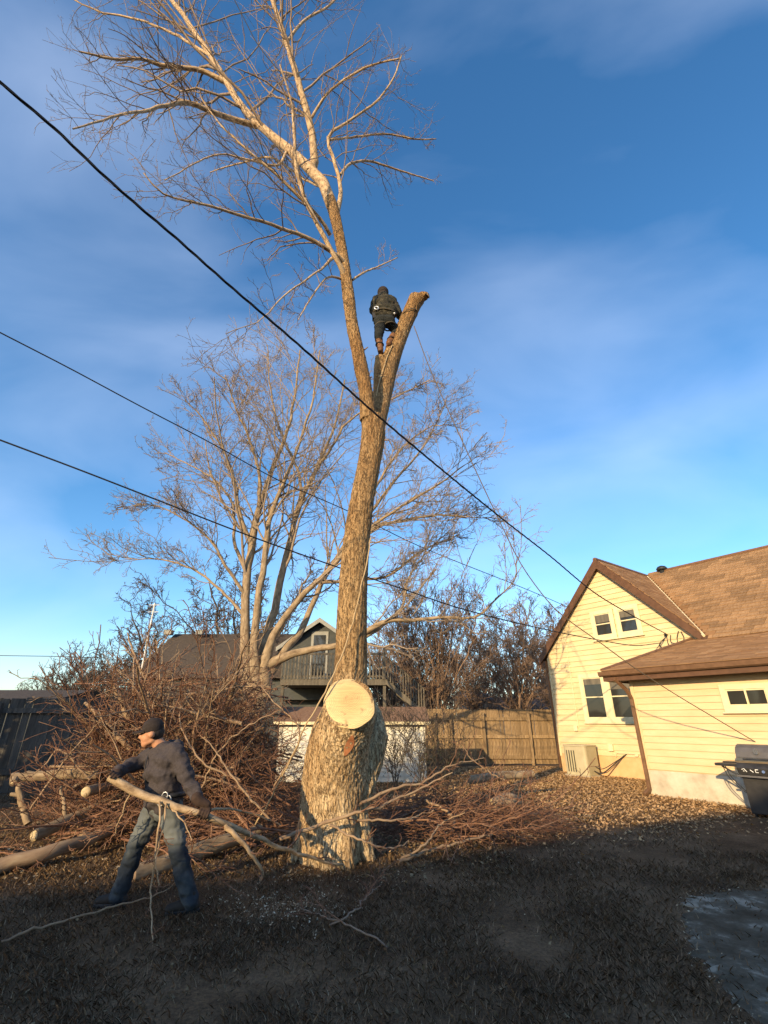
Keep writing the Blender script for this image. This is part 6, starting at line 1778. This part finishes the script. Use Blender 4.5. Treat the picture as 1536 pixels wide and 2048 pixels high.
# jeans
jn = MB()
cap_(jn, [pelv + ZV * 0.04 - sdv * 0.07, pelv + ZV * 0.04 + sdv * 0.07], [0.125, 0.125]); cap_(jn, [pelv - ZV * 0.03 - sdv * 0.07, pelv - ZV * 0.03 + sdv * 0.07], [0.128, 0.128])
def mid(a, b, t): return a + (b - a) * t
cap_(jn, [hipl, mid(hipl, kl, 0.5), kl, mid(kl, al, 0.5), al + ZV * 0.0], [0.118, 0.102, 0.082, 0.080, 0.078])
cap_(jn, [hipr, mid(hipr, kr, 0.5), kr, mid(kr, ar, 0.5), ar + ZV * 0.0], [0.118, 0.102, 0.082, 0.080, 0.078])
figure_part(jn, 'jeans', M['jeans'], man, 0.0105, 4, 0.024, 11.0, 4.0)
# boots on the grass
def boot(ankle, fdir, m, parent, s=1.0, gz_=None):
    g = gz(ankle.x, ankle.y) if gz_ is None else gz_
    f = Vector(fdir).normalized(); bt = MB()
    a0 = Vector((ankle.x, ankle.y, g))
    cap_(bt, [a0 + ZV * 0.13 * s, a0 + ZV * 0.06 * s], [0.055 * s, 0.055 * s])
    cap_(bt, [a0 - f * 0.05 * s + ZV * 0.045, a0 + f * 0.08 * s + ZV * 0.055, a0 + f * 0.17 * s + ZV * 0.042], [0.047 * s, 0.05 * s, 0.042 * s])
    o = figure_part(bt, 'boot', m, parent, 0.009, 3)
    so = MB(); w = f.cross(ZV)
    so.prism([a0 - f * 0.095 * s + w * 0.035 + ZV * 0.0, a0 - f * 0.095 * s - w * 0.035, a0 + f * 0.12 * s - w * 0.05, a0 + f * 0.205 * s - w * 0.03, a0 + f * 0.205 * s + w * 0.03, a0 + f * 0.12 * s + w * 0.05], ZV * 0.03)
    so.build('sole', M['black_metal'], o, bevel=0.006)
    return o
boot(al, (-0.92, -0.35, 0), M['boot'], man); boot(ar, (-0.97, -0.1, 0), M['boot'], man)
# gloved hands closed round the branch
def glove(wrist, axis_pt, axis, m, parent, above=1.0, s=1.0, rb=0.046):
    """palm lies on the branch at axis_pt, four fingers wrap over it, thumb closes from the other side"""
    ax = Vector(axis).normalized()
    to = (Vector(wrist) - Vector(axis_pt)); to -= ax * to.dot(ax); to.normalize()
    tn = ax.cross(to).normalized()
    g = MB()
    pal = Vector(axis_pt) + to * (rb + 0.018)
    cap_(g, [wrist + (Vector(wrist) - pal).normalized() * 0.04, wrist, pal + to * 0.03], [0.052, 0.05, 0.036])
    cap_(g, [pal - ax * 0.028, pal + ax * 0.03], [0.026 * s, 0.026 * s])
    for i, off in enumerate((-0.036, -0.012, 0.012, 0.034)):
        ln = (0.88, 1.0, 0.96, 0.78)[i]
        pts = []
        for a in (15, 62, 108, 150 + 12 * ln):
            t = math.radians(a * ln)
            pts.append(Vector(axis_pt) + ax * (off + 0.004 * i) + (to * math.cos(t) + tn * math.sin(t)) * (rb + 0.010))
        cap_(g, pts, [0.0125, 0.0115, 0.0105, 0.009])
    tb_ = [pal - ax * 0.035 - tn * 0.02]
    for a in (55, 100):
        t = math.radians(a); tb_.append(Vector(axis_pt) - ax * 0.02 + (to * math.cos(t) - tn * math.sin(t)) * (rb + 0.011))
    cap_(g, tb_, [0.016, 0.014, 0.011])
    return figure_part(g, 'glove', m, parent, 0.0065, 1)
ax1 = CB_PTS[3] - CB_PTS[2]
glove(wl2, CB_PTS[3] * 0.985 + CB_PTS[2] * 0.015, ax1, M['glove'], man, rb=0.032)
ax0 = CB_PTS[1] - CB_PTS[0]
glove(wr2, CB_PTS[0] + ax0 * 0.14, ax0, M['glove'], man, rb=0.038)

# ---- the climber, seen from behind and below
cY = TY + 0.73
cl_ = empty('person', tp(760, 712, 0.73), 'person in dark work clothes and brown boots standing high in the fork', 'person')
c_head, c_neck, c_chest, c_waist, c_pel = J(766, 587, cY + 0.30), J(767, 594, cY + 0.2), J(768, 607, cY + 0.10), J(769, 628, cY - 0.02), J(769, 643, cY - 0.06)
c_sl, c_el, c_hl = J(753, 601, cY + 0.16), J(745, 622, cY + 0.16), J(752, 628, cY + 0.42)
c_sr, c_er, c_hr = J(784, 602, cY + 0.16), J(796, 626, cY + 0.12), J(803, 640, cY + 0.22)
c_hipl, c_kl, c_al = J(761, 646, cY - 0.05), J(757, 674, cY - 0.10), J(761, 700, cY - 0.02)
c_hipr, c_kr, c_ar = J(779, 646, cY - 0.03), J(793, 662, cY + 0.10), J(778, 686, cY - 0.02)
bd = MB()
cap_(bd, [c_head, c_neck, c_chest, c_waist, c_pel], [0.09, 0.06, 0.10, 0.10, 0.09])
for S_ in ((c_sl, c_el, c_hl), (c_sr, c_er, c_hr)): cap_(bd, [c_chest, *S_], [0.08, 0.055, 0.04, 0.035])
for S_ in ((c_hipl, c_kl, c_al), (c_hipr, c_kr, c_ar)): cap_(bd, [c_pel, *S_], [0.09, 0.07, 0.05, 0.03])
figure_part(bd, 'body', M['skin'], cl_, 0.011, 2)
jk = MB()
for c, w, r in ((c_chest + ZV * 0.06, 0.09, 0.14), (c_chest - ZV * 0.04, 0.13, 0.15), (c_waist + ZV * 0.10, 0.14, 0.155), (c_waist + ZV * 0.0, 0.12, 0.15), (c_waist - ZV * 0.06, 0.11, 0.145)):
    cap_(jk, [c - Vector((w, 0, 0)), c + Vector((w, 0, 0))], [r, r])
cap_(jk, [c_neck, c_chest, c_waist], [0.13, 0.18, 0.17])
cap_(jk, [c_neck, c_sl, c_el, c_hl], [0.10, 0.115, 0.085, 0.05]); cap_(jk, [c_neck, c_sr, c_er, c_hr], [0.10, 0.115, 0.10, 0.055])
figure_part(jk, 'jacket', M['camo'], cl_, 0.012, 4, 0.022, 11.0, 2.0)
hl_ = MB(); hl_.ball(c_head + Vector((0, -0.01, 0.02)), 0.14, 18, 12, (1, 1.1, 1)); cap_(hl_, [c_head - ZV * 0.06, c_neck], [0.125, 0.12]); figure_part(hl_, 'hood', M['cap'], cl_, 0.011, 3)
for S_ in (c_hl, c_hr):
    gm = MB(); d_ = Vector((0.0, 1, 0.15)); cap_(gm, [S_, S_ + d_ * 0.07], [0.042, 0.038])
    for i in range(4): cap_(gm, [S_ + d_ * 0.07 + Vector((-0.03 + 0.02 * i, 0, 0)), S_ + d_ * 0.11 + Vector((-0.03 + 0.02 * i, 0, -0.01)), S_ + d_ * 0.12 + Vector((-0.03 + 0.02 * i, 0, -0.05))], [0.012, 0.011, 0.009])
    cap_(gm, [S_ + d_ * 0.02 + Vector((-0.035, 0, 0)), S_ + d_ * 0.06 + Vector((-0.06, 0, -0.02))], [0.014, 0.011])
    figure_part(gm, 'glove', M['glove'], cl_, 0.008, 1)
pn = MB()
cap_(pn, [c_pel - Vector((0.10, 0, 0)), c_pel + Vector((0.10, 0, 0))], [0.15, 0.15]); cap_(pn, [c_waist - Vector((0.09, 0, 0)), c_waist + Vector((0.09, 0, 0))], [0.145, 0.145])
cap_(pn, [c_hipl, mid(c_hipl, c_kl, 0.5), c_kl, mid(c_kl, c_al, 0.25)], [0.13, 0.115, 0.095, 0.085]); cap_(pn, [c_hipr, mid(c_hipr, c_kr, 0.5), c_kr, mid(c_kr, c_ar, 0.4)], [0.13, 0.115, 0.095, 0.08])
figure_part(pn, 'trousers', M['work_pants'], cl_, 0.012, 4, 0.016, 12.0, 6.0)
def cboot(k_, a_, f, s_t):
    bt = MB(); t0 = mid(k_, a_, s_t); f = Vector(f).normalized()
    cap_(bt, [t0, mid(t0, a_, 0.6), a_], [0.085, 0.075, 0.07])
    cap_(bt, [a_ - f * 0.05 - ZV * 0.05, a_ + f * 0.08 - ZV * 0.05, a_ + f * 0.15 - ZV * 0.055], [0.06, 0.058, 0.05])
    o = figure_part(bt, 'boot', M['boot_brown'], cl_, 0.010, 3, 0.012, 16.0, 8.0)
    for tt in (0.5,):
        c = mid(t0, a_, tt); st = MB(); st.tube([c + Vector((0.085 * math.cos(x), 0.085 * math.sin(x), 0)) for x in np.linspace(0, 6.28, 17)], 0.013, 6, cap=False); st.build('boot_strap', M['boot'], o)
cboot(c_kl, c_al, (0.15, 0.9, 0), 0.22); cboot(c_kr, c_ar, (-0.2, 0.9, 0), 0.45)
hs = MB()
ring = [c_waist - ZV * 0.02 + Vector((0.275 * math.cos(a), 0.175 * math.sin(a), 0.015 * math.sin(a * 2))) for a in np.linspace(0, 6.28, 25)]
hs.tube(ring, 0.02, 8, cap=False); hs.build('harness_belt', M['strap_dark'], cl_, smooth=True)
rgm = MB(); c = J(753, 616, cY - 0.20); rgm.tube([c + Vector((0.045 * math.cos(a), 0, 0.045 * math.sin(a))) for a in np.linspace(0, 6.28, 17)], 0.015, 8, cap=False); rgm.build('harness_ring', M['steel'], cl_, smooth=True)
rgm = MB(); c = J(789, 627, cY - 0.14); rgm.ball(c, 0.025, 10, 7); rgm.build('harness_buckle', M['steel'], cl_, smooth=True)
lg = MB(); 
for hp2 in (c_hipl, c_hipr):
    lg.tube([hp2 - ZV * 0.10 + Vector((0.13 * math.cos(a), 0.13 * math.sin(a), 0.03 * math.cos(a))) for a in np.linspace(0, 6.28, 17)], 0.018, 6, cap=False)
lg.build('leg_loops', M['strap_dark'], cl_, smooth=True)['kind'] = 'stuff'
ch = MB(); c = J(749, 634, cY - 0.05); ch.box(c, (0.10, 0.12, 0.16)); ch.tube([c - ZV * 0.08, c - ZV * 0.22], [0.03, 0.018], 8); ch.build('tool_pouch', M['black_metal'], cl_, bevel=0.015)
# ------------------------------------------------------------------ overhead cables and ropes, each hung in a vertical plane of the place
def plan_hit(px, py, A, B):
    """where the sight line to a photo pixel crosses the vertical plane over A-B"""
    d = ray(px, py)
    ax_, ay_ = B[0] - A[0], B[1] - A[1]
    den = d.x * ay_ - d.y * ax_
    t = (A[0] * ay_ - A[1] * ax_) / den
    return Vector((d.x * t, d.y * t, CAM_H + d.z * t))
def cable(pxs, A, B, r, name, label, cat, m, ext0=None, twist=False, n=60, group=None):
    pts = [plan_hit(x, y, A, B) for x, y in pxs]
    if ext0 is not None: pts = [pts[0] + (pts[0] - pts[1]).normalized() * ext0] + pts
    P = smooth_path(pts, n)
    b = MB()
    if twist:
        fine = smooth_path([Vector(p) for p in P], n * 8)
        T0 = Vector(P[-1] - P[0]).normalized(); a_ = T0.cross(ZV).normalized(); b_ = a_.cross(T0)
        for ph in (0, 2.09, 4.19):
            q = [Vector(p) + (a_ * math.cos(i * 0.42 + ph) + b_ * math.sin(i * 0.42 + ph)) * r * 0.62 for i, p in enumerate(fine)]
            b.tube(q, r * 0.62, 5)
    else:
        b.tube([Vector(p) for p in P], r, 6)
    return tag(b.build(name, m, smooth=True), label, cat, group)
q = sz(1333, 1268, W0, 0.12); HB = wp(q[0], q[1], 0.12)
cable([(0, 165), (110, 258), (230, 372), (345, 470), (460, 572), (600, 692), (740, 818), (870, 928), (1000, 1034), (1100, 1112), (1190, 1186), (1270, 1234), (1333, 1268)], (-2.9, 2.0), (HB.x, HB.y), 0.012, 'overhead_cable',
      'thick black twisted cable slanting across the sky to the gable', 'cable', M['cable'], 3.0, True)
q = sz(1320, 1286, W0, 0.10); HC = wp(q[0], q[1], 0.10)
cable([(0, 880), (160, 940), (330, 1006), (500, 1072), (680, 1136), (800, 1176), (925, 1218), (1082, 1257), (1208, 1282), (1271, 1291), (1320, 1286)], (-6.5, 5.5), (HC.x, HC.y), 0.013, 'overhead_cable',
      'lowest black cable crossing the trunk and ending at the gable', 'cable', M['cable'], 3.0)
cable([(0, 665), (140, 737), (280, 812), (420, 885), (560, 962), (700, 1024), (845, 1095), (1032, 1170), (1115, 1205), (1180, 1235)], (-7.5, 6.5), (12.0, 24.0), 0.013, 'overhead_cable',
      'thin middle cable passing behind the trunk and the gable', 'cable', M['cable'], 3.0)
cable([(469, 0), (492, 45), (515, 88), (548, 130), (580, 165), (600, 196)], (-3.6, 6.2), (2.5, 6.9), 0.012, 'climbing_rope', 'thin dark line hanging down through the upper crown', 'rope', M['cable'], 1.0)
cable([(-20, 1311), (60, 1312), (120, 1313), (200, 1316)], (-40, 40), (-14, 40), 0.03, 'overhead_cable', 'faint far wire above the distant row of trees', 'cable', M['cable'], 4.0)
# ropes
M['rope'] = mat('rope_tan', [(0.36, 0.26, 0.14), (0.48, 0.36, 0.21)], scale=60, rough=0.9)
M['rope_dark'] = mat('rope_dark', [(0.10, 0.075, 0.05), (0.15, 0.115, 0.08)], scale=60, rough=0.9)
stub_end = tp(830, 648, 0.84)
gend = ad(A_S0 + 2.1, 1.25, 1.0)
cable([(828, 652), (858, 733), (900, 828), (950, 938), (1000, 1044), (1042, 1128), (1093, 1199), (1130, 1235), (1200, 1285), (1271, 1337), (1350, 1388), (1440, 1442), (1528, 1494)], (stub_end.x, stub_end.y), (gend.x, gend.y), 0.010, 'guide_rope',
      'thin rope running from the topped stem down past the house to the grill', 'rope', M['rope_dark'])
def wrap(center, r, tilt, m, parent=None):
    b = MB(); b.tube([center + Vector((r * math.cos(a), r * math.sin(a), tilt * math.cos(a))) for a in np.linspace(0, 6.28, 25)], 0.012, 6, cap=False); return b
w = wrap(tp(818, 632, 0.85), 0.2, 0.08, M['rope_dark']); tag(w.build('rope_sling', M['rope_dark'], smooth=True), 'rope loop tied round the topped stem near its end', 'rope')
rp = [tp(742, 1075, -0.26), tp(735, 1120, -0.30), tp(721, 1180, -0.31), tp(700, 1265, -0.30), tp(664, 1357, -0.52), tp(630, 1420, -0.60), tp(612, 1450, -0.58), tp(580, 1520, -0.25), tp(540, 1600, 0.1), tp(510, 1650, 0.2)]
b = MB(); b.tube([Vector(p) for p in smooth_path(rp, 50, np.random.default_rng(2), 0.006)], 0.011, 6); tag(b.build('pull_rope', M['rope'], smooth=True), 'tan rope running down the trunk and off left into the brush', 'rope')
rp = [tp(752, 800, 0.34), tp(757, 770, 0.42), tp(774, 715, 0.58), tp(785, 690, 0.64)]
b = MB(); b.tube([Vector(p) for p in smooth_path(rp, 20)], 0.010, 6); tag(b.build('lanyard', M['rope'], smooth=True), 'tan lanyard running up the fork to the climber', 'rope')
b = MB(); b.tube([Vector(p) for p in smooth_path([tp(757, 752, 0.52), tp(766, 755, 0.52), tp(774, 748, 0.56)], 10)], 0.013, 6); tag(b.build('lanyard', M['rope'], smooth=True), 'short pale lanyard slung across the stem below the boots', 'rope')
# ------------------------------------------------------------------ ground cover
rng = np.random.default_rng(91)
def gz_np(x, y): return np.array([gz(a, b) for a, b in zip(x, y)])
def view_scatter(n, y0, y1, xl, xr, power=1.0):
    """points on the lawn, denser near the viewer"""
    Y = y0 + (y1 - y0) * rng.random(n) ** power
    X = (xl + (xr - xl) * rng.random(n)) * Y
    return X, Y
ap_poly = np.array(APRON)
def inside(X, Y):
    c = np.zeros(len(X), bool); j = len(ap_poly) - 1
    for i in range(len(ap_poly)):
        xi, yi = ap_poly[i]; xj, yj = ap_poly[j]
        with np.errstate(divide='ignore', invalid='ignore'):
            c ^= ((yi > Y) != (yj > Y)) & (X < (xj - xi) * (Y - yi) / (yj - yi) + xi)
        j = i
    return c
def house_side(X, Y):
    """true for points of the open lawn (not under the house)"""
    s = (X - W0.x) * NRM.x + (Y - W0.y) * NRM.y
    u_ = (X - W0.x) * U.x + (Y - W0.y) * U.y
    return (s > 0.06) & ~((u_ > A_S0 - 0.03) & (s < AD + 0.05)) | (u_ < 0)
# dead grass blades
def blades(n, y0, y1, xl, xr, h, w, power):
    X, Y = view_scatter(n, y0, y1, xl, xr, power)
    # clumpy
    cl = np.array([mnoise.noise(Vector((a * 1.3, b * 1.3, 2.0))) for a, b in zip(X, Y)])
    k = (~inside(X, Y) | (rng.random(n) < 0.12)) & house_side(X, Y) & (rng.random(n) < 0.60 + 1.0 * cl)
    X, Y = X[k], Y[k]; n = len(X)
    Z = gz_np(X, Y)
    a = rng.uniform(0, 6.283, n); lean = rng.uniform(0.2, 1.3, n)
    hh = h * rng.uniform(0.4, 1.25, n); ww = w * rng.uniform(0.6, 1.3, n)
    d = np.stack([np.cos(a) * lean, np.sin(a) * lean, np.ones(n)], 1); d = _norm(d) * hh[:, None]
    sd = np.stack([-np.sin(a), np.cos(a), np.zeros(n)], 1) * ww[:, None]
    p = np.stack([X, Y, Z - 0.004], 1)
    mid_ = p + d * 0.55
    tip = p + d + np.stack([np.cos(a), np.sin(a), -0.3 * np.ones(n)], 1) * (hh * 0.25)[:, None]
    V_ = np.stack([p - sd, p + sd, mid_ + sd * 0.7, tip, mid_ - sd * 0.7], 1).reshape(-1, 3)
    return V_, np.arange(n * 5).reshape(-1, 5)
M['dead_grass'] = island_mat('dead_grass', [(0.12, 0.074, 0.044), (0.25, 0.163, 0.095), (0.15, 0.096, 0.055), (0.35, 0.24, 0.145), (0.19, 0.12, 0.07), (0.12, 0.08, 0.045), (0.44, 0.32, 0.20)], 0.9)
V1, F1 = blades(90000, 1.7, 7.5, -0.85, 0.85, 0.06, 0.0030, 0.9)
V2, F2 = blades(52000, 7.0, 19.5, -0.75, 0.6, 0.06, 0.005, 1.0)
tag(link('grass', np_mesh('grass', np.concatenate([V1, V2]), np.concatenate([F1, F2 + len(V1)])), M['dead_grass']), 'short dead winter grass over the lawn', 'grass', None, 'stuff')
# fallen leaves: curled quads, thick by the house and round the cuttings
def leaf_mesh(X, Y, size, lift):
    n = len(X); Z = gz_np(X, Y) + rng.uniform(0.004, lift, n)
    a = rng.uniform(0, 6.283, n); tilt = rng.uniform(-0.9, 0.9, (n, 2))
    u_ = np.stack([np.cos(a), np.sin(a), tilt[:, 0] * 0.7], 1); v_ = np.stack([-np.sin(a), np.cos(a), tilt[:, 1] * 0.7], 1)
    s = size * (0.35 + 1.25 * rng.random(n) ** 1.8)[:, None]
    c = np.stack([X, Y, Z], 1)
    curl = np.array([0, 0, 1.0]) * s * rng.uniform(0.05, 0.5, n)[:, None]
    V_ = np.stack([c - u_ * s + curl, c - v_ * s * 0.6, c + u_ * s + curl, c + v_ * s * 0.6], 1)
    V_[..., 2] = np.maximum(V_[..., 2], Z[:, None] * 0 + gz_np(X, Y)[:, None] + 0.002)
    V_ = V_.reshape(-1, 3)
    b = np.arange(n) * 4
    return V_, np.concatenate([np.stack([b, b + 1, b + 3], 1), np.stack([b + 1, b + 2, b + 3], 1)])
n = 240000
Y = rng.uniform(5.0, 19.8, n); X = rng.uniform(-0.5, 8.8, n)
dens = np.clip(0.25 + 0.10 * (X - 0.5), 0.12, 0.95) * (0.65 + 0.5 * np.array([mnoise.noise(Vector((a * 0.8, b * 0.8, 5.0))) for a, b in zip(X, Y)]))
fade = np.clip((Y - 0.33 * X - 6.2) / 3.2, 0.0, 1.0) ** 1.6
k = house_side(X, Y) & (rng.random(n) < dens * fade) & ~inside(X, Y)
Va, Fa = leaf_mesh(X[k], Y[k], 0.0255, 0.04)
n = 8000
Y = rng.uniform(6.4, 9.5, n); X = rng.uniform(-7.5, 1.6, n)
Vb, Fb = leaf_mesh(X, Y, 0.024, 0.02)
n = 4500
X, Y = view_scatter(n, 1.9, 8.0, -0.85, 0.85, 0.9)
Vc, Fc = leaf_mesh(X, Y, 0.013, 0.012)
M['leaf_litter'] = island_mat('leaf_litter', [(0.38, 0.225, 0.10), (0.50, 0.32, 0.155), (0.43, 0.26, 0.12), (0.56, 0.38, 0.195), (0.34, 0.20, 0.095), (0.52, 0.35, 0.18)], 0.8)
M['leaf_drab'] = island_mat('leaf_drab', [(0.10, 0.064, 0.026), (0.16, 0.10, 0.042), (0.12, 0.074, 0.03), (0.28, 0.21, 0.12), (0.08, 0.056, 0.03)], 0.9)
tag(link('leaves', np_mesh('leaves', Va, Fa), M['leaf_litter']), 'brown fallen leaves drifted over the lawn by the house', 'leaves', None, 'stuff')
tag(link('debris', np_mesh('debris', np.concatenate([Vb, Vc]), np.concatenate([Fb, Fc + len(Vb)])), M['leaf_drab']), 'drab leaf crumbs and bark bits scattered over the grass', 'debris', None, 'stuff')
# sawdust and chips round the trunk
n = 1700
a = rng.uniform(0, 6.283, n); r = np.abs(rng.normal(0, 0.9, n)) + 0.35
X, Y = base.x + r * np.cos(a), TY - 0.25 + r * np.sin(a) * 0.8
Vd, Fd = leaf_mesh(X, Y, 0.009, 0.010)
n = 700
X, Y = rng.normal(-4.6, 1.2, n), rng.normal(7.0, 0.5, n)
Ve, Fe = leaf_mesh(X, Y, 0.018, 0.02)
n = 900
X, Y = rng.normal(-0.95, 0.35, n), rng.normal(5.55, 0.25, n)
Vf, Ff = leaf_mesh(X, Y, 0.010, 0.01)
ed_pts = np.array(APRON); w_ = rng.integers(0, len(ed_pts), 800)
sel = ed_pts[w_] + (np.array([cpt.x, cpt.y]) - ed_pts[w_]) * (np.abs(rng.normal(0, 0.16, 800)) - 0.05)[:, None] + rng.normal(0, 0.05, (800, 2))
Vg, Fg = leaf_mesh(sel[:, 0], sel[:, 1], 0.009, 0.008)
M['chips'] = island_mat('wood_chips', [(0.42, 0.33, 0.20), (0.58, 0.48, 0.32), (0.34, 0.25, 0.15), (0.66, 0.58, 0.42)], 0.8)
V_ = np.concatenate([Vd, Ve, Vf, Vg]); F_ = np.concatenate([Fd, Fe + len(Vd), Ff + len(Vd) + len(Ve), Fg + len(Vd) + len(Ve) + len(Vf)])
tag(link('wood_chips', np_mesh('wood_chips', V_, F_), M['chips']), 'pale wood chips and sawdust strewn round the trunk and logs', 'chips', None, 'stuff')
